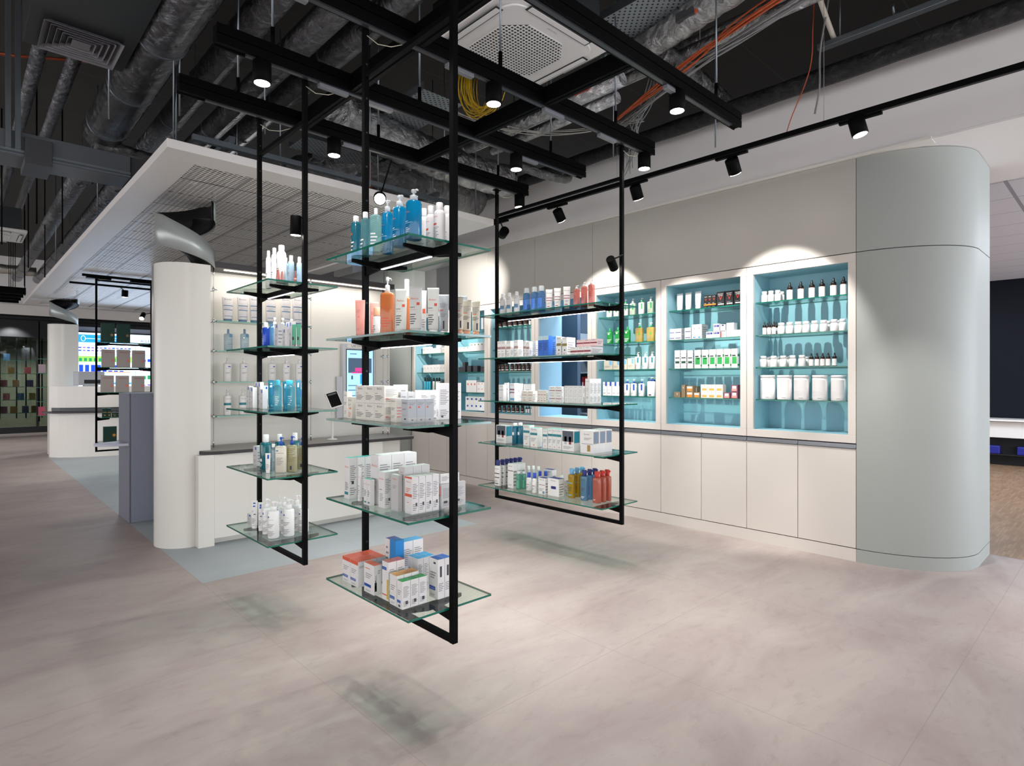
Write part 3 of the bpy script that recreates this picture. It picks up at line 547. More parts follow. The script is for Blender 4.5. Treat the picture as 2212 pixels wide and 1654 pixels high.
PRODUCTS = [
('duc_red',1.3132,2.3825,0.4892,0.07,0.046,0.112,'F5',0),
('duc_red',1.3132,2.4538,0.4892,0.07,0.046,0.112,'F5',0),
('duc_red',1.3602,2.3825,0.4892,0.07,0.046,0.112,'F5',0),
('duc_red',1.3602,2.4538,0.4892,0.07,0.046,0.112,'F5',0),
('duc_red',1.4072,2.3825,0.4892,0.07,0.046,0.112,'F5',0),
('duc_red',1.4072,2.4538,0.4892,0.07,0.046,0.112,'F5',0),
('duc_bot',1.3105,2.2577,0.4892,0.083,0.036,0.125,'F5',0),
('duc_yel',1.3211,2.1417,0.4892,0.048,0.039,0.159,'F5',0),
('duc_yel',1.3618,2.1417,0.4892,0.048,0.039,0.159,'F5',0),
('duc_or',1.3115,2.0695,0.4892,0.051,0.034,0.123,'F5',0),
('duc_or',1.3475,2.0695,0.4892,0.051,0.034,0.123,'F5',0),
('duc_or',1.3835,2.0695,0.4892,0.051,0.034,0.123,'F5',0),
('duc_gr',1.3127,2.021,0.4892,0.038,0.038,0.11,'F5',0),
('duc_gr',1.3526,2.021,0.4892,0.038,0.038,0.11,'F5',0),
('duc_gr',1.3925,2.021,0.4892,0.038,0.038,0.11,'F5',0),
('duc_pur',1.455,2.3364,0.4892,0.038,0.049,0.193,'F5',0),
('duc_sol',1.4225,2.2439,0.4892,0.046,0.043,0.209,'F5',0),
('duc_lb',1.488,2.2858,0.4892,0.057,0.054,0.185,'F5',0),
('duc_lb',1.544,2.2858,0.4892,0.057,0.054,0.185,'F5',0),
('duc_cy',1.46,2.1357,0.4892,0.037,0.028,0.145,'F5',0),
('duc_cy',1.46,2.1743,0.4892,0.037,0.028,0.145,'F5',0),
('duc_cy',1.49,2.1357,0.4892,0.037,0.028,0.145,'F5',0),
('duc_cy',1.49,2.1743,0.4892,0.037,0.028,0.145,'F5',0),
('duc_cy',1.52,2.1357,0.4892,0.037,0.028,0.145,'F5',0),
('duc_cy',1.52,2.1743,0.4892,0.037,0.028,0.145,'F5',0),
('duc_rb',1.4781,2.0233,0.4892,0.061,0.034,0.165,'F5',0),
('duc_rb',1.5141,2.0233,0.4892,0.061,0.034,0.165,'F5',0),
('av_teal',1.3239,2.478,0.8602,0.047,0.039,0.186,'F4',0),
('av_teal',1.3644,2.478,0.8602,0.047,0.039,0.186,'F4',0),
('av_teal',1.4049,2.478,0.8602,0.047,0.039,0.186,'F4',0),
('av_minitube',1.3214,2.387,0.8602,0.028,0.02,0.151,'F4',0),
('av_sm',1.3102,2.2741,0.8602,0.027,0.02,0.113,'F4',0),
('av_sm',1.3102,2.3029,0.8602,0.027,0.02,0.113,'F4',0),
('av_tall',1.3694,2.2883,0.8602,0.065,0.065,0.213,'F4',0),
('av_tall',1.4356,2.2883,0.8602,0.065,0.065,0.213,'F4',0),
('av_tall',1.5018,2.2883,0.8602,0.065,0.065,0.213,'F4',0),
('av_med',1.3323,2.1946,0.8602,0.047,0.033,0.153,'F4',0),
('av_med',1.3663,2.1946,0.8602,0.047,0.033,0.153,'F4',0),
('av_med',1.4003,2.1946,0.8602,0.047,0.033,0.153,'F4',0),
('av_grey',1.335,2.1072,0.8602,0.053,0.02,0.15,'F4',0),
('av_tall2',1.3693,2.092,0.8602,0.046,0.041,0.182,'F4',0),
('av_tall2',1.4113,2.092,0.8602,0.046,0.041,0.182,'F4',0),
('av_tall2',1.4534,2.092,0.8602,0.046,0.041,0.182,'F4',0),
('av_red',1.3531,2.024,0.8602,0.05,0.032,0.15,'F4',0),
('av_red',1.3869,2.024,0.8602,0.05,0.032,0.15,'F4',0),
('av_red',1.4208,2.024,0.8602,0.05,0.032,0.15,'F4',0),
('av_red',1.4547,2.024,0.8602,0.05,0.032,0.15,'F4',0),
('av_plain',1.5201,2.0122,0.8602,0.013,0.064,0.103,'F4',0),
('av_plain',1.5858,2.0122,0.8602,0.013,0.064,0.103,'F4',0),
('av_up',1.5119,2.0152,0.9647,0.013,0.048,0.039,'F4',0),
('av_up',1.5614,2.0152,0.9647,0.013,0.048,0.039,'F4',0),
('av_slim',1.343,2.539,1.2252,0.032,0.026,0.122,'F3',0),
('av_slim2',1.3305,2.4711,1.2252,0.041,0.028,0.098,'F3',0),
('av_cube',1.3524,2.217,1.2252,0.08,0.07,0.075,'F3',0),
('av_cube',1.3524,2.2982,1.2252,0.08,0.07,0.075,'F3',0),
('av_cube',1.3524,2.3793,1.2252,0.08,0.07,0.075,'F3',0),
('av_cube',1.3524,2.217,1.301,0.08,0.07,0.075,'F3',0),
('av_cube',1.3524,2.2982,1.301,0.08,0.07,0.075,'F3',0),
('av_cube',1.3524,2.3793,1.301,0.08,0.07,0.075,'F3',0),
('av_box2',1.5316,2.3839,1.2252,0.058,0.042,0.154,'F3',0),
('av_slim',1.3588,2.1412,1.2252,0.041,0.038,0.1,'F3',0),
('av_dark',1.4081,2.1791,1.2252,0.033,0.034,0.125,'F3',0),
('av_dark',1.4441,2.1791,1.2252,0.033,0.034,0.125,'F3',0),
('av_tall3',1.584,2.2841,1.2252,0.043,0.048,0.129,'F3',0),
('av_tall3',1.6337,2.2841,1.2252,0.043,0.048,0.129,'F3',0),
('av_glass',1.3587,2.0519,1.2252,0.047,0.042,0.098,'F3',0),
('av_glass',1.4018,2.0519,1.2252,0.047,0.042,0.098,'F3',0),
('av_glass',1.4449,2.0519,1.2252,0.047,0.042,0.098,'F3',0),
('av_tall3',1.5897,2.1288,1.2252,0.02,0.062,0.163,'F3',0),
('av_tall3',1.653,2.1288,1.2252,0.02,0.062,0.163,'F3',0),
('pink_tube',1.36,2.4548,1.5922,0.046,0.032,0.177,'F2',0.5),
('pink_tube',1.44,2.4664,1.5922,0.043,0.03,0.176,'F2',0.5),
('or_tub',1.39,2.3588,1.5922,0.033,0.033,0.136,'F2',0),
('or_pump',1.355,2.2113,1.5922,0.061,0.038,0.251,'F2',0.5),
('av_tube',1.37,2.1277,1.5922,0.05,0.035,0.192,'F2',0.5),
('or_capped',1.47,2.2374,1.5922,0.046,0.028,0.257,'F2',0),
('av_tube',1.385,2.0432,1.5922,0.054,0.038,0.194,'F2',0.5),
('av_tube2',1.5,2.149,1.5922,0.024,0.017,0.201,'F2',0.5),
('av_tube',1.45,2.0101,1.5922,0.05,0.035,0.191,'F2',0.5),
('sil_tube',1.51,2.0173,1.5922,0.045,0.031,0.171,'F2',0.5),
('sil_tube2',1.5,1.8983,1.5922,0.034,0.024,0.148,'F2',0.5),
('sil_tube',1.605,2.0066,1.5922,0.038,0.027,0.174,'F2',0.5),
('sil_tube2',1.55,1.9131,1.5922,0.04,0.028,0.141,'F2',0.5),
('sil_tube2',1.61,1.9256,1.5922,0.036,0.025,0.143,'F2',0.5),
('teal_clear',1.345,2.4657,1.9602,0.044,0.04,0.194,'F1',0),
('teal_clear2',1.355,2.3984,1.9602,0.042,0.038,0.2,'F1',0),
('aqua_clear',1.345,2.2909,1.9602,0.052,0.031,0.192,'F1',0.5),
('blue_pump',1.4,2.2848,1.9602,0.047,0.047,0.238,'F1',0),
('blue_pump',1.365,2.1315,1.9602,0.054,0.054,0.218,'F1',0),
('blue_pump',1.335,1.9821,1.9602,0.06,0.06,0.2,'F1',0),
('white_can',1.475,2.111,1.9602,0.035,0.035,0.18,'F1',0),
('white_can',1.47,2.0559,1.9602,0.039,0.039,0.178,'F1',0),
('white_can',1.425,1.9327,1.9602,0.047,0.047,0.155,'F1',0),
('white_can',1.51,1.9941,1.9602,0.042,0.042,0.173,'F1',0),
('lrp_can',1.4,3.6487,1.9602,0.032,0.032,0.232,'L1',0),
('lrp_can',1.41,3.583,1.9602,0.037,0.037,0.24,'L1',0),
('lrp_can',1.38,3.4033,1.9602,0.054,0.054,0.221,'L1',0),
('peach_tube',1.33,3.3293,1.9602,0.028,0.019,0.063,'L1',0),
('peach_tube',1.345,3.3088,1.9602,0.02,0.014,0.053,'L1',0),
('sky_can',1.42,3.4369,1.9602,0.029,0.029,0.159,'L1',0),
('sky_can',1.41,3.34,1.9602,0.034,0.034,0.156,'L1',0),
('sky_can',1.47,3.3646,1.9602,0.032,0.032,0.16,'L1',0),
('peach_tube',1.42,3.3054,1.9602,0.02,0.014,0.065,'L1',0),
('royal_bottle',1.345,3.5449,1.5922,0.04,0.04,0.151,'L2',0),
('clearblue',1.39,3.577,1.5922,0.028,0.028,0.146,'L2',0),
('lrp_pump',1.46,3.7045,1.5922,0.038,0.038,0.199,'L2',0),
('lrp_pump',1.47,3.6038,1.5922,0.038,0.038,0.189,'L2',0),
('lrp_pump',1.57,3.7117,1.5922,0.039,0.039,0.199,'L2',0),
('lrp_box',1.388,3.4589,1.5922,0.05,0.034,0.139,'L2',0),
('lrp_boxs',1.415,3.4889,1.5922,0.026,0.028,0.137,'L2',0),
('lrp_box',1.415,3.457,1.5922,0.031,0.028,0.13,'L2',0),
('lrp_boxs',1.3825,3.3455,1.5922,0.038,0.024,0.1,'L2',0),
('lrp_box',1.4975,3.5664,1.5922,0.044,0.034,0.163,'L2',0),
('lrp_box',1.49,3.5094,1.5922,0.036,0.028,0.164,'L2',0),
('green_tube',1.425,3.3364,1.5922,0.026,0.018,0.13,'L2',0.4),
('green_tube',1.445,3.3153,1.5922,0.026,0.018,0.13,'L2',0.4),
('lrp_box',1.3737,3.8836,1.2252,0.048,0.028,0.139,'L3',0),
('lrp_boxs',1.3779,3.8336,1.2252,0.047,0.028,0.132,'L3',0),
('lrp_boxs',1.4155,3.882,1.2252,0.022,0.038,0.138,'L3',0),
('lrp_box',1.4124,3.8455,1.2252,0.041,0.034,0.164,'L3',0),
('lrp_box',1.4094,3.7996,1.2252,0.044,0.023,0.164,'L3',0),
('lrp_boxs',1.387,3.691,1.2252,0.042,0.028,0.121,'L3',0),
('tealhalf',1.4492,3.8195,1.2252,0.03,0.018,0.14,'L3',0.5),
('teal_tube',1.5146,3.9015,1.2252,0.042,0.029,0.175,'L3',0.5),
('aqua_bottle',1.3898,3.4869,1.2252,0.042,0.042,0.176,'L3',0.5),
('teal_tube',1.6113,3.9105,1.2252,0.036,0.025,0.166,'L3',0.5),
('aqua_bottle2',1.4796,3.5249,1.2252,0.054,0.054,0.176,'L3',0.5),
('teal_tube',1.6438,3.7794,1.2252,0.032,0.023,0.176,'L3',0.5),
('aqua_bottle',1.5958,3.589,1.2252,0.036,0.036,0.151,'L3',0.5),
('lrp_box',1.4127,3.8383,0.8602,0.066,0.049,0.123,'L4',0),
('teal_bottle',1.3817,3.6398,0.8602,0.063,0.063,0.21,'L4',0),
('lrp_mini',1.3313,3.4771,0.8602,0.032,0.016,0.115,'L4',0.5),
('clear_bottle',1.3799,3.5209,0.8602,0.026,0.026,0.162,'L4',0),
('teal_bottle',1.4708,3.6536,0.8602,0.054,0.054,0.207,'L4',0),
('beige_pump',1.3903,3.4339,0.8602,0.065,0.039,0.209,'L4',0.5),
('olive_pump',1.4484,3.4173,0.8602,0.061,0.037,0.212,'L4',0.5),
('teal_bottle',1.5424,3.5931,0.8602,0.054,0.054,0.214,'L4',0),
('olive_pump',1.5418,3.4884,0.8602,0.06,0.036,0.191,'L4',0.5),
('lrp_boxs',1.3711,3.8528,0.4892,0.065,0.028,0.066,'L5',0),
('lrp_tube',1.3473,3.7345,0.4892,0.041,0.029,0.17,'L5',0.5),
('lrp_tube',1.3528,3.6471,0.4892,0.033,0.023,0.172,'L5',0.5),
('lrp_pumpw',1.3517,3.5493,0.4892,0.045,0.045,0.208,'L5',0.4),
('lrp_pumpw',1.3479,3.4356,0.4892,0.063,0.063,0.211,'L5',0.4),
('lrp_pumpw',1.438,3.5666,0.4892,0.034,0.034,0.207,'L5',0.4),
('lrp_pumpw',1.4312,3.4858,0.4892,0.038,0.038,0.218,'L5',0.4),
('lrp_pumpw',1.4301,3.4177,0.4892,0.061,0.061,0.215,'L5',0.4),
('lrp_pumpw',1.5148,3.5021,0.4892,0.052,0.052,0.217,'L5',0.4),
('lrp_pumpw',1.5296,3.44,0.4892,0.056,0.056,0.192,'L5',0.4),
('grey_can',3.5,3.8183,1.9602,0.052,0.052,0.198,'R1',0),
('grey_can',3.5,3.7375,1.9602,0.051,0.051,0.198,'R1',0),
('grey_can',3.5,3.6419,1.9602,0.05,0.05,0.197,'R1',0),
('clear_blue_cap',3.5,3.5227,1.9602,0.056,0.056,0.213,'R1',0),
('clear_blue_cap',3.5,3.4299,1.9602,0.056,0.056,0.211,'R1',0),
('clear_blue_cap',3.5,3.35,1.9602,0.055,0.055,0.212,'R1',0),
('euc_tube',3.5,3.2637,1.9602,0.057,0.04,0.174,'R1',0.45),
('euc_tube',3.5,3.1732,1.9602,0.056,0.039,0.175,'R1',0.45),
('euc_tube',3.5,3.0747,1.9602,0.055,0.039,0.175,'R1',0.45),
('pink_pump',3.5,2.9732,1.9602,0.049,0.039,0.172,'R1',0),
('pink_pump',3.5,2.8979,1.9602,0.049,0.039,0.187,'R1',0),
('pink_pump',3.5,2.8285,1.9602,0.048,0.039,0.196,'R1',0),
('euc_rose',3.465,3.7487,1.5922,0.048,0.049,0.147,'R2',0),
('euc_rose',3.465,3.7984,1.5922,0.048,0.049,0.147,'R2',0),
('euc_rose',3.4599,3.6832,1.5922,0.051,0.038,0.144,'R2',0),
('euc_rose',3.4709,3.5894,1.5922,0.047,0.06,0.147,'R2',0),
('euc_rose',3.46,3.4858,1.5922,0.028,0.038,0.136,'R2',0),
('euc_rose',3.44,3.4306,1.5922,0.037,0.038,0.125,'R2',0),
('euc_lined',3.496,3.4112,1.5922,0.023,0.02,0.134,'R2',0),
('euc_lined',3.496,3.4357,1.5922,0.023,0.02,0.134,'R2',0),
('euc_lined',3.496,3.4602,1.5922,0.023,0.02,0.134,'R2',0),
('euc_blue',3.445,3.2259,1.5922,0.056,0.049,0.161,'R2',0),
('euc_blue',3.445,3.2838,1.5922,0.056,0.049,0.161,'R2',0),
('euc_blueclear',3.525,3.2073,1.5922,0.04,0.049,0.161,'R2',0),
('euc_blueclear',3.525,3.2487,1.5922,0.04,0.049,0.161,'R2',0),
('euc_olive',3.465,3.1059,1.5922,0.047,0.049,0.147,'R2',0),
('euc_olive',3.4908,3.0465,1.5922,0.049,0.1,0.141,'R2',0),
('euc_wine',3.494,2.8035,1.5922,0.064,0.146,0.059,'R2',0),
('euc_wine',3.494,2.8695,1.5922,0.064,0.146,0.059,'R2',0),
('euc_wine',3.494,2.9355,1.5922,0.064,0.146,0.059,'R2',0),
('euc_pinkwine',3.4661,2.7522,1.6534,0.064,0.071,0.052,'R2',0),
('euc_pinkwine',3.4661,2.8178,1.6534,0.064,0.071,0.052,'R2',0),
('euc_pinkwine',3.4661,2.8834,1.6534,0.064,0.071,0.052,'R2',0),
('euc_plain',3.46,3.7763,1.2252,0.06,0.038,0.137,'R3',0),
('euc_wband',3.501,3.7687,1.2252,0.042,0.02,0.153,'R3',0),
('euc_redblue',3.455,3.626,1.2252,0.055,0.049,0.151,'R3',0),
('euc_rose',3.51,3.6246,1.2252,0.048,0.049,0.149,'R3',0),
('euc_whitebig',3.54,3.5313,1.2252,0.1,0.038,0.143,'R3',0),
('euc_thin',3.4356,3.3914,1.2252,0.063,0.05,0.088,'R3',0),
('euc_thin',3.4356,3.4562,1.2252,0.063,0.05,0.088,'R3',0),
('euc_thin',3.4344,3.2396,1.2252,0.03,0.027,0.096,'R3',0),
('euc_thin',3.4344,3.2709,1.2252,0.03,0.027,0.096,'R3',0),
('euc_thin',3.4344,3.3021,1.2252,0.03,0.027,0.096,'R3',0),
('euc_cube',3.4525,3.1082,1.2252,0.067,0.024,0.063,'R3',0),
('euc_cube',3.4525,3.1766,1.2252,0.067,0.024,0.063,'R3',0),
('euc_cube',3.4525,3.1082,1.2888,0.067,0.024,0.063,'R3',0),
('euc_cube',3.4525,3.1766,1.2888,0.067,0.024,0.063,'R3',0),
('euc_cubeg',3.4526,2.885,1.2252,0.045,0.024,0.066,'R3',0),
('euc_cubeg',3.4526,2.932,1.2252,0.045,0.024,0.066,'R3',0),
('euc_cubeg',3.4526,2.9789,1.2252,0.045,0.024,0.066,'R3',0),
('euc_cubeg',3.4526,3.0259,1.2252,0.045,0.024,0.066,'R3',0),
('euc_cubeg',3.4526,2.885,1.2917,0.045,0.024,0.066,'R3',0),
('euc_cubeg',3.4526,2.932,1.2917,0.045,0.024,0.066,'R3',0),
('euc_cubeg',3.4526,2.9789,1.2917,0.045,0.024,0.066,'R3',0),
('euc_cubeg',3.4526,3.0259,1.2917,0.045,0.024,0.066,'R3',0),
('euc_tall',3.4628,2.818,1.2252,0.042,0.044,0.187,'R3',0),
('euc_tall',3.5085,2.818,1.2252,0.042,0.044,0.187,'R3',0),
('euc_tall',3.5542,2.818,1.2252,0.042,0.044,0.187,'R3',0),
('euc_case',3.4684,3.7669,0.8602,0.124,0.075,0.153,'R4',0),
('euc_tealb',3.47,3.6305,0.8602,0.048,0.048,0.177,'R4',0),
('euc_tealb',3.49,3.5867,0.8602,0.046,0.046,0.182,'R4',0),
('euc_tband',3.47,3.4656,0.8602,0.071,0.058,0.17,'R4',0),
('euc_tband',3.45,3.3609,0.8602,0.079,0.058,0.154,'R4',0),
('euc_tealb',3.54,3.4086,0.8602,0.038,0.038,0.148,'R4',0),
('euc_tband',3.46,3.2455,0.8602,0.048,0.058,0.147,'R4',0),
('euc_tband',3.46,3.0946,0.8602,0.046,0.058,0.158,'R4',0),
('euc_tband',3.46,3.1422,0.8602,0.046,0.058,0.158,'R4',0),
('euc_tband',3.46,3.1899,0.8602,0.046,0.058,0.158,'R4',0),
('euc_case',3.4513,2.9901,0.8602,0.12,0.071,0.156,'R4',0),
('euc_case2',3.4486,2.8024,0.8602,0.12,0.076,0.168,'R4',0),
('euc_case2',3.5258,2.8024,0.8602,0.12,0.076,0.168,'R4',0),
('euc_case2',3.6031,2.8024,0.8602,0.12,0.076,0.168,'R4',0),
('euc_navy',3.4267,3.7993,0.4892,0.068,0.037,0.222,'R5',0),
('euc_navy',3.4787,3.7993,0.4892,0.068,0.037,0.222,'R5',0),
('euc_navy',3.5307,3.7993,0.4892,0.068,0.037,0.222,'R5',0),
('euc_navy',3.5827,3.7993,0.4892,0.068,0.037,0.222,'R5',0),
('euc_navy',3.6347,3.7993,0.4892,0.068,0.037,0.222,'R5',0),
('euc_navy',3.6867,3.7993,0.4892,0.068,0.037,0.222,'R5',0),
('euc_bigbox',3.4517,3.6444,0.4892,0.068,0.047,0.203,'R5',0),
('euc_bigbox',3.5003,3.6444,0.4892,0.068,0.047,0.203,'R5',0),
('euc_bigbox',3.549,3.6444,0.4892,0.068,0.047,0.203,'R5',0),
('mint_bottle',3.4352,3.5503,0.4892,0.038,0.038,0.151,'R5',0),
('mint_bottle',3.4853,3.5419,0.4892,0.038,0.038,0.146,'R5',0),
('clear_tube',3.6368,3.6355,0.4892,0.032,0.032,0.165,'R5',0),
('clear_tube',3.6844,3.6256,0.4892,0.033,0.033,0.165,'R5',0),
('clear_tube',3.7173,3.5945,0.4892,0.033,0.033,0.158,'R5',0),
('bluecap',3.4652,3.4579,0.4892,0.046,0.046,0.147,'R5',0),
('bluecap',3.4272,3.3571,0.4892,0.042,0.042,0.16,'R5',0),
('bluecap',3.5778,3.4414,0.4892,0.042,0.042,0.148,'R5',0),
('bluecap',3.5975,3.3968,0.4892,0.043,0.043,0.151,'R5',0),
('euc_navytop',3.4501,3.271,0.4892,0.075,0.058,0.129,'R5',0),
('euc_navytop2',3.4642,3.1565,0.4892,0.118,0.066,0.138,'R5',0),
('euc_navytop',3.645,3.388,0.4892,0.097,0.049,0.164,'R5',0),
('clear_tube',3.6823,3.2909,0.4892,0.035,0.035,0.122,'R5',0),
('euc_navytop',3.5675,3.1263,0.4892,0.027,0.038,0.106,'R5',0),
('yellow_oil',3.4856,3.0109,0.4892,0.059,0.035,0.227,'R5',0.0),
('yellow_oil',3.5476,3.0109,0.4892,0.059,0.035,0.227,'R5',0.0),
('yellow_oil',3.6096,3.0109,0.4892,0.059,0.035,0.227,'R5',0.0),
('blue_oil',3.4837,2.882,0.4892,0.062,0.037,0.23,'R5',0),
('blue_oil',3.5457,2.882,0.4892,0.062,0.037,0.23,'R5',0),
('blue_oil',3.6077,2.882,0.4892,0.062,0.037,0.23,'R5',0),
('red_oil',3.4801,2.76,0.4892,0.064,0.039,0.234,'R5',0),
('red_oil',3.5421,2.76,0.4892,0.064,0.039,0.234,'R5',0),
('red_oil',3.6041,2.76,0.4892,0.064,0.039,0.234,'R5',0),
('white_jar',5.2,2.2558,2.0802,0.052,0.052,0.102,'a1',0),
('white_jar',5.2,2.1991,2.0802,0.051,0.051,0.101,'a1',0),
('white_jar',5.2,2.1402,2.0802,0.051,0.051,0.101,'a1',0),
('white_jar',5.28,2.1386,2.0802,0.045,0.045,0.097,'a1',0),
('black_dropper',5.2,2.0391,2.0802,0.05,0.05,0.155,'a1',0),
('black_dropper',5.2,1.9484,2.0802,0.05,0.05,0.154,'a1',0),
('black_dropper',5.2,1.86,2.0802,0.049,0.049,0.153,'a1',0),
('black_dropper',5.2,1.7803,2.0802,0.048,0.048,0.153,'a1',0),
('black_dropper',5.2,1.6935,2.0802,0.048,0.048,0.153,'a1',0),
('black_dropper',5.2,1.6184,2.0802,0.047,0.047,0.154,'a1',0),
('black_drop_s',5.17,2.2428,1.7952,0.034,0.034,0.117,'a2',0),
('black_drop_s',5.17,2.2017,1.7952,0.034,0.034,0.116,'a2',0),
('black_drop_s',5.17,2.1611,1.7952,0.034,0.034,0.115,'a2',0),
('black_drop_s',5.26,2.2556,1.7952,0.033,0.033,0.116,'a2',0),
('black_drop_s',5.26,2.2182,1.7952,0.033,0.033,0.117,'a2',0),
('black_drop_s',5.26,2.1792,1.7952,0.033,0.033,0.119,'a2',0),
('white_jar',5.2,2.1102,1.7952,0.061,0.061,0.101,'a2',0),
('white_jar',5.2,2.0401,1.7952,0.06,0.06,0.101,'a2',0),
('white_jar',5.2,1.9694,1.7952,0.06,0.06,0.099,'a2',0),
('white_jar',5.2,1.9067,1.7952,0.059,0.059,0.099,'a2',0),
('white_jar',5.2,1.8378,1.7952,0.059,0.059,0.1,'a2',0),
('white_jar',5.2,1.7685,1.7952,0.058,0.058,0.101,'a2',0),
('white_jar',5.2,1.6882,1.7952,0.057,0.057,0.099,'a2',0),
('white_jar',5.2,1.6245,1.7952,0.057,0.057,0.099,'a2',0),
('white_jar',5.29,1.7635,1.7952,0.043,0.043,0.098,'a2',0),
('white_jar',5.29,1.6906,1.7952,0.043,0.043,0.097,'a2',0),
('white_jar',5.2,2.2662,1.5152,0.058,0.058,0.1,'a3',0),
('white_jar',5.2,2.1756,1.5152,0.057,0.057,0.097,'a3',0),
('white_jar',5.2,2.0943,1.5152,0.057,0.057,0.097,'a3',0),
('white_jar',5.2,2.0157,1.5152,0.056,0.056,0.096,'a3',0),
('white_jar',5.2,1.9398,1.5152,0.056,0.056,0.096,'a3',0),
('white_jar',5.28,2.2548,1.5152,0.046,0.046,0.093,'a3',0),
('white_jar',5.28,2.1762,1.5152,0.046,0.046,0.093,'a3',0),
('white_jar',5.28,2.0934,1.5152,0.045,0.045,0.093,'a3',0),
('white_jar',5.28,1.9265,1.5152,0.044,0.044,0.09,'a3',0),
('black_drop_s',5.2,1.8637,1.5152,0.037,0.037,0.109,'a3',0),
('black_drop_s',5.2,1.8195,1.5152,0.037,0.037,0.11,'a3',0),
('black_drop_s',5.2,1.7766,1.5152,0.037,0.037,0.108,'a3',0),
('black_drop_s',5.2,1.7335,1.5152,0.037,0.037,0.107,'a3',0),
('black_drop_s',5.2,1.6856,1.5152,0.036,0.036,0.107,'a3',0),
('white_tub',5.19,2.2225,1.2352,0.126,0.126,0.21,'a4',0),
('white_tub',5.19,2.0793,1.2352,0.123,0.123,0.209,'a4',0),
('white_tub',5.19,1.9399,1.2352,0.121,0.121,0.208,'a4',0),
('white_tub',5.19,1.7941,1.2352,0.118,0.118,0.207,'a4',0),
('white_tub',5.19,1.6517,1.2352,0.116,0.116,0.206,'a4',0),
('vic_tube',5.2,3.091,2.0802,0.067,0.047,0.173,'b1',0),
('vic_tube',5.2,2.9983,2.0802,0.066,0.046,0.173,'b1',0),
('vic_tube',5.2,2.8942,2.0802,0.065,0.046,0.174,'b1',0),
('vic_blacks',5.175,2.7076,2.0802,0.039,0.049,0.118,'b1',0),
('vic_blacks',5.175,2.7483,2.0802,0.039,0.049,0.118,'b1',0),
('vic_blacks',5.175,2.789,2.0802,0.039,0.049,0.118,'b1',0),
('vic_black',5.18,2.6429,2.0802,0.077,0.058,0.138,'b1',0),
('vic_black',5.18,2.5589,2.0802,0.074,0.058,0.138,'b1',0),
('vic_black',5.18,2.4787,2.0802,0.069,0.058,0.137,'b1',0),
('vic_cube',5.1594,3.0702,1.7952,0.07,0.057,0.054,'b2',0),
('vic_cube',5.1594,3.1418,1.7952,0.07,0.057,0.054,'b2',0),
('vic_cube',5.1594,3.0702,1.8502,0.07,0.057,0.054,'b2',0),
('vic_cube',5.1594,3.1418,1.8502,0.07,0.057,0.054,'b2',0),
('vic_cube',5.18,2.9764,1.7952,0.069,0.058,0.056,'b2',0),
('vic_cube',5.18,2.9764,1.8519,0.069,0.058,0.056,'b2',0),
('vic_tall',5.2127,2.8565,1.7952,0.051,0.124,0.138,'b2',0),
('vic_tall',5.2127,2.9092,1.7952,0.051,0.124,0.138,'b2',0),
('vic_blue',5.18,2.6829,1.7952,0.068,0.058,0.061,'b2',0),
('vic_blue',5.18,2.752,1.7952,0.068,0.058,0.061,'b2',0),
('vic_redm',5.175,2.6163,1.7952,0.059,0.049,0.062,'b2',0),
('vic_sq',5.18,2.4859,1.7952,0.064,0.058,0.062,'b2',0),
('vic_sq',5.18,2.5515,1.7952,0.064,0.058,0.062,'b2',0),
('vic_blue',5.18,2.6831,1.8532,0.06,0.058,0.072,'b2',0),
('vic_grey',5.175,2.6204,1.8532,0.05,0.049,0.063,'b2',0),
('vic_sq',5.1843,2.5487,1.8532,0.07,0.067,0.072,'b2',0),
('vic_dkgreen',5.1618,3.0906,1.5152,0.059,0.022,0.178,'b3',0),
('vic_dkgreen',5.1618,3.0233,1.5152,0.058,0.022,0.176,'b3',0),
('vic_dkgreen',5.1619,2.9526,1.5152,0.057,0.022,0.173,'b3',0),
('vic_green',5.168,2.8748,1.5152,0.062,0.034,0.174,'b3',0),
('vic_green',5.1681,2.7992,1.5152,0.06,0.035,0.173,'b3',0),
('vic_green',5.1683,2.7239,1.5152,0.059,0.035,0.173,'b3',0),
('vic_green',5.1684,2.6511,1.5152,0.058,0.035,0.173,'b3',0),
('vic_green',5.1686,2.5787,1.5152,0.057,0.036,0.173,'b3',0),
('vic_green',5.1687,2.5087,1.5152,0.056,0.036,0.174,'b3',0),
('vic_gold',5.18,3.0929,1.2352,0.069,0.058,0.051,'b4',0),
('vic_goldt',5.175,3.0249,1.2352,0.041,0.049,0.12,'b4',0),
('vic_goldc',5.18,2.9583,1.2352,0.073,0.058,0.056,'b4',0),
('vic_goldc',5.18,2.9583,1.2918,0.073,0.058,0.056,'b4',0),
('vic_goldc',5.18,2.8832,1.2352,0.065,0.058,0.05,'b4',0),
('vic_goldc',5.265,2.9453,1.2352,0.036,0.049,0.107,'b4',0),
('vic_cream',5.1829,2.6562,1.2352,0.072,0.064,0.062,'b4',0),
('vic_cream',5.1829,2.7302,1.2352,0.072,0.064,0.062,'b4',0),
('vic_cream',5.1829,2.8041,1.2352,0.072,0.064,0.062,'b4',0),
('vic_cream',5.1829,2.6562,1.2977,0.072,0.064,0.062,'b4',0),
('vic_cream',5.1829,2.7302,1.2977,0.072,0.064,0.062,'b4',0),
('vic_cream',5.1829,2.8041,1.2977,0.072,0.064,0.062,'b4',0),
('vic_pink',5.18,2.5828,1.2352,0.063,0.058,0.052,'b4',0),
('vic_pink',5.1792,2.5102,1.2352,0.065,0.057,0.061,'b4',0),
('vic_pink',5.1792,2.5102,1.2971,0.065,0.057,0.061,'b4',0),
('green_pump',5.2,3.9508,2.0802,0.067,0.04,0.155,'c1',0),
('green_pump',5.2,3.8583,2.0802,0.067,0.04,0.158,'c1',0),
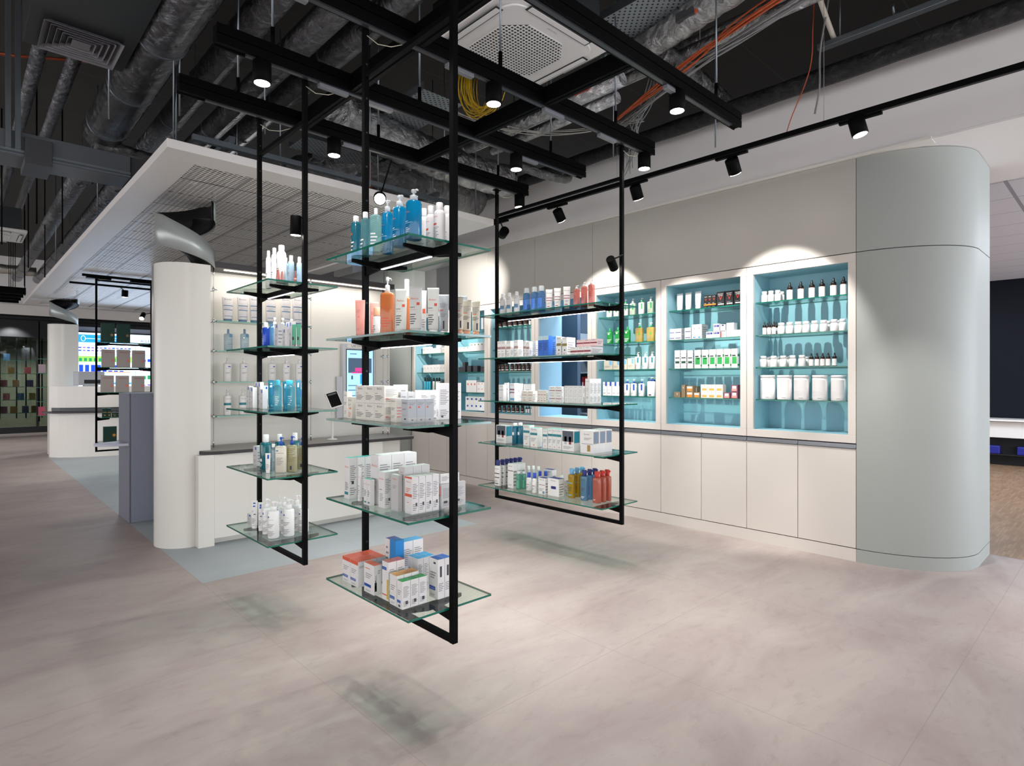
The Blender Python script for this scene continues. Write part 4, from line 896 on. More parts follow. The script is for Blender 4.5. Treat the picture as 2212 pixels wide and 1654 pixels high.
('green_pump',5.2,3.7374,2.0802,0.066,0.039,0.179,'c1',0),
('clear_gpump',5.2,3.6453,2.0802,0.072,0.043,0.179,'c1',0),
('green_pump',5.2,3.5354,2.0802,0.069,0.041,0.175,'c1',0),
('clear_gpump',5.2,3.4245,2.0802,0.074,0.045,0.177,'c1',0),
('green_squeeze',5.2,3.9436,1.7952,0.07,0.042,0.17,'c2',0),
('green_squeeze',5.2,3.8358,1.7952,0.069,0.041,0.174,'c2',0),
('green_squeeze',5.2,3.7142,1.7952,0.068,0.041,0.171,'c2',0),
('yellow_pump',5.2,3.563,1.7952,0.091,0.046,0.2,'c2',0),
('yellow_pump',5.2,3.4245,1.7952,0.09,0.045,0.198,'c2',0),
('beige_box',5.18,3.9303,1.5152,0.116,0.058,0.098,'c3',0),
('beige_box',5.18,3.8214,1.5152,0.088,0.058,0.096,'c3',0),
('beige_box',5.18,3.7289,1.5152,0.083,0.058,0.107,'c3',0),
('beige_box',5.16,3.6371,1.5152,0.087,0.018,0.116,'c3',0),
('teal_pump',5.2,3.5827,1.5152,0.065,0.045,0.179,'c3',0),
('teal_pump',5.2,3.4899,1.5152,0.064,0.045,0.178,'c3',0),
('teal_pump',5.2,3.4093,1.5152,0.063,0.044,0.178,'c3',0),
('ceb_box',5.175,3.9746,1.2352,0.056,0.049,0.147,'c4',0),
('ceb_box',5.175,3.9143,1.2352,0.055,0.049,0.147,'c4',0),
('ceb_box',5.175,3.8493,1.2352,0.055,0.049,0.147,'c4',0),
('ceb_box',5.175,3.7907,1.2352,0.054,0.049,0.148,'c4',0),
('blue_pumpw',5.2,3.7183,1.2352,0.066,0.046,0.173,'c4',0),
('blue_pumpw',5.2,3.6332,1.2352,0.065,0.045,0.175,'c4',0),
('blue_pumpw',5.2,3.5367,1.2352,0.064,0.045,0.177,'c4',0),
('blue_pumpw2',5.2,3.4169,1.2352,0.092,0.046,0.195,'c4',0),
('blue_pumpw',5.3,3.4465,1.2352,0.066,0.04,0.197,'c4',0),
('amber_jar',5.2,5.7217,2.0802,0.059,0.059,0.105,'d1',0),
('amber_jar',5.2,5.6213,2.0802,0.059,0.059,0.105,'d1',0),
('amber_jar',5.2,5.5229,2.0802,0.058,0.058,0.105,'d1',0),
('amber_jar',5.2,5.4262,2.0802,0.058,0.058,0.105,'d1',0),
('amber_jar',5.2,5.3314,2.0802,0.057,0.057,0.105,'d1',0),
('amber_jar',5.2,5.2382,2.0802,0.057,0.057,0.105,'d1',0),
('amber_drop',5.2,5.1673,2.0802,0.035,0.035,0.1,'d1',0),
('amber_drop',5.2,5.1205,2.0802,0.035,0.035,0.1,'d1',0),
('amber_jar',5.2,5.738,1.5152,0.051,0.051,0.121,'d3',0),
('amber_jar',5.2,5.6648,1.5152,0.05,0.05,0.121,'d3',0),
('amber_jar',5.2,5.5846,1.5152,0.05,0.05,0.12,'d3',0),
('amber_jar',5.2,5.4946,1.5152,0.049,0.049,0.119,'d3',0),
('amber_jar',5.2,5.417,1.5152,0.049,0.049,0.119,'d3',0),
('amber_jar',5.2,5.3511,1.5152,0.049,0.049,0.118,'d3',0),
('amber_jar',5.2,5.2786,1.5152,0.048,0.048,0.118,'d3',0),
('amber_jar',5.2,5.2041,1.5152,0.048,0.048,0.117,'d3',0),
('amber_jar',5.2,5.1336,1.5152,0.048,0.048,0.116,'d3',0),
('amber_jar',5.16,5.691,0.9902,0.051,0.051,0.087,'d5',0),
('amber_jar',5.16,5.5977,0.9902,0.051,0.051,0.09,'d5',0),
('amber_jar',5.16,5.5118,0.9902,0.05,0.05,0.092,'d5',0),
('amber_jar',5.16,5.4311,0.9902,0.05,0.05,0.095,'d5',0),
('amber_jar',5.16,5.3516,0.9902,0.05,0.05,0.097,'d5',0),
('amber_jar',5.16,5.266,0.9902,0.049,0.049,0.1,'d5',0),
('amber_drop',5.2,5.2329,0.9902,0.031,0.031,0.089,'d5',0),
('amber_drop',5.2,5.1891,0.9902,0.031,0.031,0.093,'d5',0),
('amber_drop',5.2,5.1384,0.9902,0.031,0.031,0.092,'d5',0),
('white_far',5.19,5.9678,2.0802,0.034,0.058,0.157,'e1',0),
('white_far',5.19,6.0037,2.0802,0.034,0.058,0.157,'e1',0),
('white_far',5.19,6.0396,2.0802,0.034,0.058,0.157,'e1',0),
('white_greendot',5.19,6.3582,1.7952,0.08,0.058,0.068,'e2',0),
('white_greendot',5.19,6.4399,1.7952,0.08,0.058,0.068,'e2',0),
('white_greendot',5.19,6.5217,1.7952,0.08,0.058,0.068,'e2',0),
('white_greendot',5.19,5.9828,1.7952,0.072,0.058,0.114,'e2',0),
('white_greendot',5.19,6.0563,1.7952,0.072,0.058,0.114,'e2',0),
('white_greendot',5.19,6.1297,1.7952,0.072,0.058,0.114,'e2',0),
('white_greendot',5.19,6.2031,1.7952,0.072,0.058,0.114,'e2',0),
('white_greendot',5.19,6.2766,1.7952,0.072,0.058,0.114,'e2',0),
('dark_far',5.19,6.4823,1.5152,0.045,0.058,0.071,'e3',0),
('dark_far',5.19,6.5288,1.5152,0.045,0.058,0.071,'e3',0),
('dark_far',5.19,6.4346,1.5152,0.056,0.058,0.138,'e3',0),
('dark_far',5.19,6.3195,1.5152,0.083,0.058,0.085,'e3',0),
('dark_far',5.19,6.1871,1.5152,0.092,0.058,0.082,'e3',0),
('dark_far',5.19,6.0113,1.5152,0.121,0.058,0.069,'e3',0),
('white_reddot',5.19,6.1966,1.2352,0.073,0.058,0.165,'e4',0),
('white_reddot',5.19,6.2706,1.2352,0.073,0.058,0.165,'e4',0),
('white_reddot',5.19,6.3447,1.2352,0.073,0.058,0.165,'e4',0),
('white_reddot',5.19,5.9735,1.2352,0.068,0.058,0.069,'e4',0),
('white_reddot',5.19,6.0433,1.2352,0.068,0.058,0.069,'e4',0),
('white_reddot',5.19,6.113,1.2352,0.068,0.058,0.069,'e4',0),
('white_reddot',5.19,5.9735,1.3047,0.068,0.058,0.069,'e4',0),
('white_reddot',5.19,6.0433,1.3047,0.068,0.058,0.069,'e4',0),
('white_reddot',5.19,6.113,1.3047,0.068,0.058,0.069,'e4',0),
('white_bluedot',5.19,5.9845,0.9902,0.09,0.058,0.093,'e5',0),
('white_bluedot',5.19,6.0764,0.9902,0.09,0.058,0.093,'e5',0),
('white_bluedot',5.19,6.1682,0.9902,0.09,0.058,0.093,'e5',0),
('white_bluedot',5.19,6.2601,0.9902,0.09,0.058,0.093,'e5',0),
('white_bluedot',5.19,6.352,0.9902,0.09,0.058,0.093,'e5',0),
('white_bluedot',5.19,5.9845,1.0841,0.09,0.058,0.093,'e5',0),
('white_bluedot',5.19,6.0764,1.0841,0.09,0.058,0.093,'e5',0),
('white_bluedot',5.19,6.1682,1.0841,0.09,0.058,0.093,'e5',0),
('white_bluedot',5.19,6.2601,1.0841,0.09,0.058,0.093,'e5',0),
('white_bluedot',5.19,6.352,1.0841,0.09,0.058,0.093,'e5',0),
('white_far',5.19,7.2934,1.7952,0.088,0.058,0.107,'f2',0),
('white_far',5.19,7.3827,1.7952,0.088,0.058,0.107,'f2',0),
('white_far',5.19,7.1289,1.7952,0.074,0.058,0.08,'f2',0),
('white_far',5.19,7.2041,1.7952,0.074,0.058,0.08,'f2',0),
('white_far',5.19,6.9806,1.7952,0.066,0.058,0.121,'f2',0),
('white_far',5.19,7.0483,1.7952,0.066,0.058,0.121,'f2',0),
('white_far',5.19,6.8327,1.7952,0.07,0.058,0.084,'f2',0),
('white_far',5.19,6.9043,1.7952,0.07,0.058,0.084,'f2',0),
('white_far',5.19,7.1172,1.5152,0.082,0.058,0.115,'f3',0),
('white_far',5.19,7.201,1.5152,0.082,0.058,0.115,'f3',0),
('white_far',5.19,7.2848,1.5152,0.082,0.058,0.115,'f3',0),
('white_far',5.19,7.3685,1.5152,0.082,0.058,0.115,'f3',0),
('white_far',5.19,6.8214,1.5152,0.069,0.058,0.116,'f3',0),
('white_far',5.19,6.892,1.5152,0.069,0.058,0.116,'f3',0),
('white_far',5.19,6.9626,1.5152,0.069,0.058,0.116,'f3',0),
('white_far',5.19,7.0332,1.5152,0.069,0.058,0.116,'f3',0),
('far_blue',5.18,7.3886,1.2352,0.033,0.033,0.208,'f4',0),
('far_blue',5.18,7.3241,1.2352,0.033,0.033,0.208,'f4',0),
('far_blue',5.18,7.2698,1.2352,0.033,0.033,0.207,'f4',0),
('far_cream',5.18,7.1671,1.2352,0.036,0.036,0.204,'f4',0),
('far_cream',5.18,7.0913,1.2352,0.035,0.035,0.204,'f4',0),
('far_cream',5.18,7.0299,1.2352,0.035,0.035,0.204,'f4',0),
('dark_far',5.19,6.862,1.2352,0.155,0.058,0.168,'f4',0),
('euc_bodytube',1.8185,5.7,1.9352,0.099,0.069,0.227,'D1',1),
('euc_bodytube',1.9495,5.7,1.9352,0.1,0.07,0.239,'D1',1),
('euc_bodytube',2.059,5.7,1.9352,0.102,0.071,0.25,'D1',1),
('euc_bodytube',2.2072,5.7,1.9352,0.104,0.073,0.264,'D1',1),
('euc_bodytube',2.3516,5.7,1.9352,0.105,0.074,0.279,'D1',1),
('euc_bodytube',2.4689,5.7,1.9352,0.107,0.075,0.29,'D1',1),
('micellar',1.8226,5.7,1.6672,0.071,0.039,0.2,'D2',1),
('micellar',1.9674,5.7,1.6672,0.072,0.04,0.209,'D2',1),
('lrp_slim',1.8155,5.7,1.3892,0.069,0.048,0.215,'D3',1),
('lrp_slim',1.96,5.7,1.3892,0.07,0.049,0.219,'D3',1),
('lrp_slim',2.2206,5.7,1.3892,0.072,0.051,0.225,'D3',1),
('lrp_slim',2.3574,5.7,1.3892,0.073,0.051,0.229,'D3',1),
('lrp_slim',2.4868,5.7,1.3892,0.074,0.052,0.232,'D3',1),
('tealband',1.8155,5.7,1.0822,0.065,0.046,0.233,'D4',1),
('tealband',1.9483,5.7,1.0822,0.066,0.046,0.232,'D4',1),
('xmas_green',1.6419,10.36,1.9602,0.165,0.06,0.274,'U1',1),
('xmas_green',1.8369,10.36,1.9602,0.165,0.06,0.272,'U1',1),
('wel_box',1.6474,10.36,1.5922,0.16,0.06,0.259,'U2',1),
('wel_box',1.8375,10.36,1.5922,0.164,0.06,0.262,'U2',1),
('wel_box',2.0314,10.36,1.5922,0.164,0.06,0.258,'U2',1),
('wel_box',1.6366,10.36,1.2252,0.157,0.06,0.247,'U3',1),
('wel_box',1.8238,10.36,1.2252,0.162,0.06,0.244,'U3',1),
('wel_box',2.0232,10.36,1.2252,0.16,0.06,0.241,'U3',1),
('green_small',1.6036,10.37,0.8602,0.053,0.06,0.133,'U4',1),
('green_small',1.6577,10.37,0.8602,0.046,0.06,0.131,'U4',1),
('green_small',1.7251,10.37,0.8602,0.057,0.06,0.069,'U4',1),
('green_small',1.7892,10.37,0.8602,0.058,0.06,0.066,'U4',1),
('green_small',1.8572,10.37,0.8602,0.059,0.06,0.092,'U4',1),
('xmas_gold',1.67,10.37,0.4892,0.161,0.06,0.234,'U5',1)]
# ------------------------------------------------------------------ shared materials
BLK = mat('black_powder_coat', '#060607', .55, spec=.06)
BLK2 = mat('black_plastic', '#1b1b1f', .5)
WHT = mat('white_lacquer', '#e6e2dc', .32, var=.01, scale=3)
WALLP = mat('white_wall_paint', '#e8e6e5', .55, var=.015, scale=2)
OFFW = mat('warm_white_laminate', '#d0cac3', .38, var=.012, scale=2)
PANEL = mat('grey_white_panel', '#b4b1aa', .38, var=.012, scale=2)
SAGE = mat('pale_sage_laminate', '#9a9f9b', .55, var=.01, scale=2)
TEAL = mat('teal_carcass', '#8fbfce', .45, var=.03, scale=3)
GROOVE = mat('joint_shadow_gap', '#20201f', .8)
STEEL = mat('brushed_steel', '#8d9094', .32, metal=.9)
GALV = mat('galvanised_steel', '#7d858b', .38, metal=.85, var=.12, scale=20)
DARKG = mat('dark_grey_paint', '#3b3d40', .6)
CHROME = mat('polished_chrome', '#c9ccd0', .15, metal=1)
GLASS = glassy('clear_glass', '#eef7f3', 0, .02, .9)
GEDGE = mat('green_glass_edge', '#0d6a58', .12, spec=.7)
GEDGE2 = mat('pale_green_glass_edge', '#4fa58f', .12, spec=.7)
LAMP = emis('lamp_face', '#fff4e6', 26)
LED = emis('led_strip_light', '#f2f2ff', 7)
FOIL = foil('foil_insulation', '#9a9a9c', .15, 12, 1.0, .22)
FOILB = foil('crumpled_foil', '#e4e4e6', .12, 11, 1.0, .18)
DUCT = foil('spiral_duct_foil', '#8a8a8e', .12, 12, .9, .22)

def floor_material():
    m, nt, out = nodes('pale_stone_tiles')
    b = N(nt, 'ShaderNodeBsdfPrincipled'); b.inputs['Roughness'].default_value = .55; b.inputs['Specular IOR Level'].default_value = .3
    g = N(nt, 'ShaderNodeNewGeometry'); sx = N(nt, 'ShaderNodeSeparateXYZ'); nt.links.new(g.outputs['Position'], sx.inputs[0])
    x, y = sx.outputs[0], sx.outputs[1]
    mp = N(nt, 'ShaderNodeMapping'); nt.links.new(g.outputs['Position'], mp.inputs[0]); mp.inputs['Scale'].default_value = (1, 2.2, 1)
    n1 = N(nt, 'ShaderNodeTexNoise', i_Scale=1.1, i_Detail=6., i_Roughness=.62, i_Distortion=.6); nt.links.new(mp.outputs[0], n1.inputs['Vector'])
    n2 = N(nt, 'ShaderNodeTexNoise', i_Scale=7., i_Detail=9., i_Roughness=.75, i_Distortion=.5); nt.links.new(mp.outputs[0], n2.inputs['Vector'])
    cr = N(nt, 'ShaderNodeValToRGB'); cr.color_ramp.elements[0].color = lin('#9e908d'); cr.color_ramp.elements[0].position = .3
    cr.color_ramp.elements[1].color = lin('#b4aaa5'); cr.color_ramp.elements[1].position = .72
    nt.links.new(n1.outputs['Fac'], cr.inputs[0])
    r2 = N(nt, 'ShaderNodeValToRGB'); r2.color_ramp.elements[0].color = lin('#8c7a6c'); r2.color_ramp.elements[0].position = .28
    r2.color_ramp.elements[1].color = (1, 1, 1, 1); r2.color_ramp.elements[1].position = .47
    nt.links.new(n2.outputs['Fac'], r2.inputs[0])
    base = mixc(nt, .2, cr.outputs[0], r2.outputs[0], 'MULTIPLY')
    # blue-grey inlay under the white canopy
    ins = mth(nt, 'MULTIPLY', mth(nt, 'MULTIPLY', mth(nt, 'GREATER_THAN', x, 1.247), mth(nt, 'LESS_THAN', x, 3.722)), mth(nt, 'MULTIPLY', mth(nt, 'GREATER_THAN', y, 4.43), mth(nt, 'LESS_THAN', y, 13.6)))
    ng = mixc(nt, n1.outputs['Fac'], lin('#9aa3a8'), lin('#b0b6b9'))
    base = mixc(nt, ins, base, ng)
    def seam(c, o, p, w):
        f = mth(nt, 'FRACT', mth(nt, 'DIVIDE', mth(nt, 'SUBTRACT', c, o-50*p), p))
        return mth(nt, 'GREATER_THAN', mth(nt, 'ABSOLUTE', mth(nt, 'SUBTRACT', f, .5)), .5-w/p/2)
    s = mth(nt, 'MAXIMUM', seam(x, 1.247, 1.2375, .004), seam(y, 1.865, 1.272, .004))
    base = mixc(nt, mth(nt, 'MULTIPLY', s, .55), base, lin('#8d857e'))
    nt.links.new(base, b.inputs['Base Color'])
    bp = N(nt, 'ShaderNodeBump', i_Strength=.12, i_Distance=.004); nt.links.new(n2.outputs['Fac'], bp.inputs['Height']); nt.links.new(bp.outputs[0], b.inputs['Normal'])
    nt.links.new(b.outputs[0], out.inputs[0]); return m
def parquet_material():
    m, nt, out = nodes('oak_mosaic_parquet')
    b = N(nt, 'ShaderNodeBsdfPrincipled'); b.inputs['Roughness'].default_value = .45
    g = N(nt, 'ShaderNodeNewGeometry')
    br = N(nt, 'ShaderNodeTexBrick', i_Scale=1.); br.inputs['Brick Width'].default_value = .16; br.inputs['Row Height'].default_value = .025
    br.inputs['Color1'].default_value = lin('#8d7054'); br.inputs['Color2'].default_value = lin('#6a5038'); br.inputs['Mortar'].default_value = lin('#5d4632'); br.inputs['Mortar Size'].default_value = .0015
    nt.links.new(g.outputs['Position'], br.inputs['Vector'])
    n = N(nt, 'ShaderNodeTexNoise', i_Scale=6., i_Detail=5.); nt.links.new(g.outputs['Position'], n.inputs['Vector'])
    nt.links.new(mixc(nt, mth(nt, 'MULTIPLY', n.outputs['Fac'], .5), br.outputs['Color'], lin('#a08568')), b.inputs['Base Color'])
    nt.links.new(b.outputs[0], out.inputs[0]); return m
def concrete_material():
    m, nt, out = nodes('raw_concrete_slab')
    b = N(nt, 'ShaderNodeBsdfPrincipled'); b.inputs['Roughness'].default_value = .85
    g = N(nt, 'ShaderNodeNewGeometry')
    n = N(nt, 'ShaderNodeTexNoise', i_Scale=1.3, i_Detail=7., i_Roughness=.6); nt.links.new(g.outputs['Position'], n.inputs['Vector'])
    sx = N(nt, 'ShaderNodeSeparateXYZ'); nt.links.new(g.outputs['Position'], sx.inputs[0])
    f = mth(nt, 'FRACT', mth(nt, 'DIVIDE', mth(nt, 'ADD', sx.outputs[1], 50.3), 1.2))
    s = mth(nt, 'LESS_THAN', f, .012)
    c = mixc(nt, n.outputs['Fac'], lin('#211f1b'), lin('#3a362f'))
    nt.links.new(mixc(nt, s, c, lin('#3c3a36')), b.inputs['Base Color'])
    nt.links.new(b.outputs[0], out.inputs[0]); return m
def mesh_material(name, px, py, thr, hexc, f=None):
    """expanded metal: diamond openings cut through with the pattern"""
    m, nt, out = nodes(name)
    b = N(nt, 'ShaderNodeBsdfPrincipled'); b.inputs['Base Color'].default_value = lin(hexc); b.inputs['Roughness'].default_value = .5; b.inputs['Metallic'].default_value = .1
    g = N(nt, 'ShaderNodeNewGeometry'); sx = N(nt, 'ShaderNodeSeparateXYZ'); nt.links.new(g.outputs['Position'], sx.inputs[0])
    cx = mth(nt, 'COSINE', mth(nt, 'MULTIPLY', sx.outputs[0], 2*PI/px)); cy = mth(nt, 'COSINE', mth(nt, 'MULTIPLY', sx.outputs[1], 2*PI/py))
    p = mth(nt, 'MULTIPLY', cx, cy) if f == 'slot' else mth(nt, 'ABSOLUTE', mth(nt, 'ADD', cx, cy))
    hole = mth(nt, 'GREATER_THAN', p, thr)
    t = N(nt, 'ShaderNodeBsdfTransparent')
    mx = N(nt, 'ShaderNodeMixShader'); nt.links.new(hole, mx.inputs[0]); nt.links.new(b.outputs[0], mx.inputs[1]); nt.links.new(t.outputs[0], mx.inputs[2])
    nt.links.new(mx.outputs[0], out.inputs[0]); return m

# ------------------------------------------------------------------ camera
cd = bpy.data.cameras.new('camera'); cam = bpy.data.objects.new('camera', cd); COL.objects.link(cam)
cam.location = (0, 0, 1.4); cam.rotation_euler = (PI/2, 0, CA-PI/2)
cd.sensor_width = 36; cd.lens = 1275.9/2212*36; cd.shift_y = -5.8/2212; cd.clip_end = 200; cd.clip_start = .05
scn.camera = cam

# ------------------------------------------------------------------ room shell
XW = 5.06
struct('floor', MB().box(-7, 6.06, -5, 26, -.1, 0).box(6.06, 14, 7.9, 26, -.1, 0), floor_material())
struct('floor_parquet', MB().box(6.06, 14, -5, 7.9, -.1, 0), parquet_material())
struct('ceiling', MB().box(-7, 14, -5, 26, 4.5, 4.7), concrete_material())
struct('wall_right', MB().box(XW, XW+.12, -5, 9.4, 3.135, 3.9), WALLP)
struct('trim_1', MB().box(XW-.022, XW+.1, 1.0, 9.4, 3.114, 3.134), WHT)
struct('ceiling_right', MB().box(XW+.0, 6.575, -5, 9.4, 3.117, 3.134), WALLP)
def tile_ceiling():
    m, nt, out = nodes('mineral_ceiling_tiles')
    b = N(nt, 'ShaderNodeBsdfPrincipled'); b.inputs['Roughness'].default_value = .8
    g = N(nt, 'ShaderNodeNewGeometry'); sx = N(nt, 'ShaderNodeSeparateXYZ'); nt.links.new(g.outputs['Position'], sx.inputs[0])
    def seam(c, o, p, w): return mth(nt, 'LESS_THAN', mth(nt, 'FRACT', mth(nt, 'DIVIDE', mth(nt, 'SUBTRACT', c, o-30*p), p)), w/p)
    s = mth(nt, 'MAXIMUM', seam(sx.outputs[0], 6.575, .62, .012), seam(sx.outputs[1], .76, 1.25, .03))
    nt.links.new(mixc(nt, s, lin('#c9c6cc'), lin('#8d8b92')), b.inputs['Base Color']); nt.links.new(b.outputs[0], out.inputs[0]); return m
struct('ceiling_tiles', MB().box(6.575, 14, -5, 9.4, 3.11, 3.13), tile_ceiling())
NAVYW = mat('midnight_blue_wall', '#090c16', .7, spec=.2)
struct('wall_back_right', MB().box(12.99, 13.1, -5, 9.4, 0, 3.11), NAVYW)
# long white bench along the navy wall with a dark recess below
t = thing('wall_bench', 'long white bench counter along the dark navy wall', 'bench', (12.7, 1.6, 0))
obj('worktop', MB().box(-.3, .28, -4, 2.5, .73, .76), WHT, t, bevel=.004)
obj('apron', MB().box(-.22, .28, -4, 2.5, .46, .72), WHT, t, bevel=.004)
obj('dark_base', MB().box(-.05, .28, -4, 2.5, 0, .455).box(-.2, 0, -4, 2.5, .17, .188), mat('very_dark_panel', '#0c0d12', .6), t)
for i, (y, w) in enumerate(((1.62, .14), (1.18, .3))):
    o = obj('storage_crate', MB().box(0, .14, -w/2, w/2, 0, .13), mat('royal_blue_crate', '#1a2080', .5), None, (12.505, y, .189), bevel=.01)
    tag(o, ['small royal blue crate under the white bench, by the pillar', 'wide royal blue crate under the white bench, at the picture edge'][i], 'crate', 'blue crates under the bench')

# panels above the cabinets, with fine joints
def panel_run(name, ys, z0, z1, m, x=XW, depth=.3):
    mb = MB()
    for a, b in zip(ys, ys[1:]): mb.box(x, x+depth, a+.002, b-.002, z0, z1)
    return struct(name, mb, m, bevel=.001)
panel_run('wall_upper_panel', [1.487, 4.075, 4.955, 5.83, 6.62], 2.392, 3.112, PANEL)
struct('wall_upper_core', MB().box(XW+.01, XW+.32, 1.49, 6.6, 2.36, 3.11), GROOVE)
struct('wall_alcove', MB().box(XW+.35, XW+.4, 6.6, 9.4, 2.39, 3.115), mat('mid_grey_wall', '#8a8a8b', .6))
struct('wall_left_end', MB().box(4.66, 5.13, 7.6, 7.7, 0, 3.115), SAGE)
struct('wall_back', MB().box(2.0, 4.66, 9.3, 9.4, 0, 3.6), mat('far_grey_wall', '#8e8d8c', .6))  # far wall in one even grey
struct('wall_behind_left', MB().box(4.66, 5.6, 7.72, 9.4, 0, 3.115), SAGE)
# curved pillar that closes the cabinet wall
def curve_profile(off=0):
    pts = []
    cx, cy, rx, ry = 5.62, 1.485, .56, .67
    n = 20
    P = [(XW+off, 1.485)]
    for i in range(n+1):
        a = PI+ (PI/2)*i/n
        P.append((cx+(rx-off)*math.cos(a), 1.485+(ry-off)*math.sin(a)))
    P.append((6.08, 1.485-ry+off)); P.append((6.08, 1.485))
    return P
pil = struct('pillar_cabinet_end', MB().prism(curve_profile(.02), .02, 3.112), GROOVE)
def shell(z0, z1): return MB().prism(curve_profile(), z0, z1, smooth=False)
for nm, z0, z1 in (('plinth', 0, .098), ('lower_shell', .103, 2.385), ('upper_shell', 2.391, 3.112)):
    o = obj(nm, shell(z0, z1), SAGE, pil)
    for p in o.data.polygons:
        if len(p.vertices) == 4: p.use_smooth = True
    o.data.set_sharp_from_angle(angle=.5)

# ------------------------------------------------------------------ cabinet wall
struct('baseboard_right', MB().box(XW+.0, XW+.3, 1.487, 7.6, 0, .098), OFFW)
SEAM = [1.487, 2.353, 3.219, 4.087, 4.955, 5.823, 6.69, 7.56]
ORDR = ['first','second','third','fourth','fifth','sixth','seventh']
for i, (a, b) in enumerate(zip(SEAM, SEAM[1:])):
    t = thing('base_cabinet', 'warm white base cabinet with two flush doors, %s from the curved pillar' % ORDR[i], 'cabinet', (XW, (a+b)/2, 0), 0, 'base cabinets along the wall')
    h = (b-a)/2
    obj('carcass', MB().box(.022, .5, -h+.001, h-.001, .1, .905), GROOVE, t)
    for s in (0, 1):
        y0 = -h+s*h
        obj('door', MB().box(0, .02, y0+.002, y0+h-.002, .104, .868), OFFW, t, bevel=.0015)
        hd = obj('handle_rail', MB().box(.004, .02, y0+.002, y0+h-.002, .873, .904).box(-.008, .004, y0+.003, y0+h-.003, .873, .879), STEEL, t)
        hd['label'] = 'brushed grey grip rail above the door'
def upper(i, a, b, kind):
    which = ['nearest the curved pillar', 'second from the curved pillar', 'third from the curved pillar', '', 'holding amber jars', 'holding white cartons beside the amber-jar cabinet', 'farthest along the wall'][i]
    t = thing('display_cabinet', 'white framed display cabinet with teal inside, '+which, 'cabinet', (XW, (a+b)/2, .91), 0, 'teal display cabinets')
    h = (b-a)/2
    z0, z1 = .065, 1.41     # opening, relative to .91
    mb = MB()
    mb.box(0, .024, -h+.002, h-.002, .002, z0).box(0, .024, -h+.002, h-.002, z1, 1.476)
    mb.box(0, .024, -h+.002, -h+.058, z0, z1).box(0, .024, h-.058, h-.002, z0, z1)
    obj('door_frame', mb, OFFW, t, bevel=.0015)
    w = h-.058
    mb = MB().box(.335, .35, -h+.003, h-.003, .01, 1.47).box(.026, .335, -w-.02, -w, z0-.015, z1+.015).box(.026, .335, w, w+.02, z0-.015, z1+.015)
    mb.box(.026, .335, -w, w, z0-.02, z0).box(.026, .335, -w, w, z1, z1+.02)
    obj('carcass', mb, TEAL, t)
    for z in ZC[:4]:
        q = z-.91
        obj('glass_shelf', MB().box(.05, .33, -w+.001, w-.001, q-.0045, q+.0045, ms=[0, 0, 1, 1, 1, 1]), [GLASS, GEDGE], t)
ZC = [2.075, 1.79, 1.51, 1.23]
for i, (a, b) in enumerate(zip(SEAM, SEAM[1:])):
    if i != 3: upper(i, a, b, i)
# pass-through window to the room behind
a, b = SEAM[3], SEAM[4]; h = (b-a)/2; cy = (a+b)/2
fr = MB().box(0, .024, -h+.002, h-.002, .002, .065).box(0, .024, -h+.002, h-.002, 1.41, 1.476).box(0, .024, -h+.002, -h+.058, .065, 1.41).box(0, .024, h-.058, h-.002, .065, 1.41)
wn = struct('window_1', fr, OFFW, loc=(XW, cy, .91), bevel=.0015)
w = h-.058
PBLUE = mat('pale_blue_reveal', '#86b0c4', .5)
obj('reveal', MB().box(.026, .42, -w-.02, -w, .05, 1.43).box(.026, .42, w, w+.02, .05, 1.43).box(.026, .42, -w, w, .045, .065).box(.026, .42, -w, w, 1.41, 1.43), PBLUE, wn)
# the back room seen through it
SLATE = mat('slate_blue_wall', '#46596a', .6)
struct('wall_back_room', MB().box(7.6, 7.7, 3.0, 7.6, 0, 3.1), SLATE)
struct('wall_back_room_side', MB().box(5.5, 7.6, 7.5, 7.58, 0, 3.1), SLATE)
struct('wall_back_room_partition', MB().box(5.9, 5.96, 5.0, 7.5, 0, 3.1), mat('dark_slate_door', '#33475a', .55))
t = thing('storage_shelf', 'grey open shelf with red files in the room behind the wall', 'shelf', (6.7, 5.3, 0))
GREYS = mat('pale_grey_shelf', '#9aa5ad', .5)
obj('frame', MB().box(0, .3, -.42, -.4, 0, 2.1).box(0, .3, .4, .42, 0, 2.1).box(.28, .3, -.4, .4, 0, 2.1).box(0, .28, -.02, .0, .9, 2.1), GREYS, t)
for z in (.9, 1.15, 1.5, 1.85): obj('board', MB().box(0, .28, -.4, .4, z, z+.02), GREYS, t)
for i in range(5):
    o = obj('file_folder', MB().box(0, .2, -.02, .02, 0, .28).box(-.001, 0, -.012, .012, .12, .2, 1), [mat('red_folder', '#a8252b', .5), WHT], None, (6.73, 5.38+.055*i, 1.171), bevel=.003)
    tag(o, 'red file standing in grey shelf behind the wall window, %s from right' % ORDR[i], 'folder', 'red files in the back room')
o = obj('storage_box', MB().box(0, .2, -.1, .1, 0, .12), mat('azure_bin', '#2f62c8', .5), None, (6.72, 5.15, 1.521), bevel=.02); tag(o, 'blue bin on the grey shelf behind the wall window', 'box')

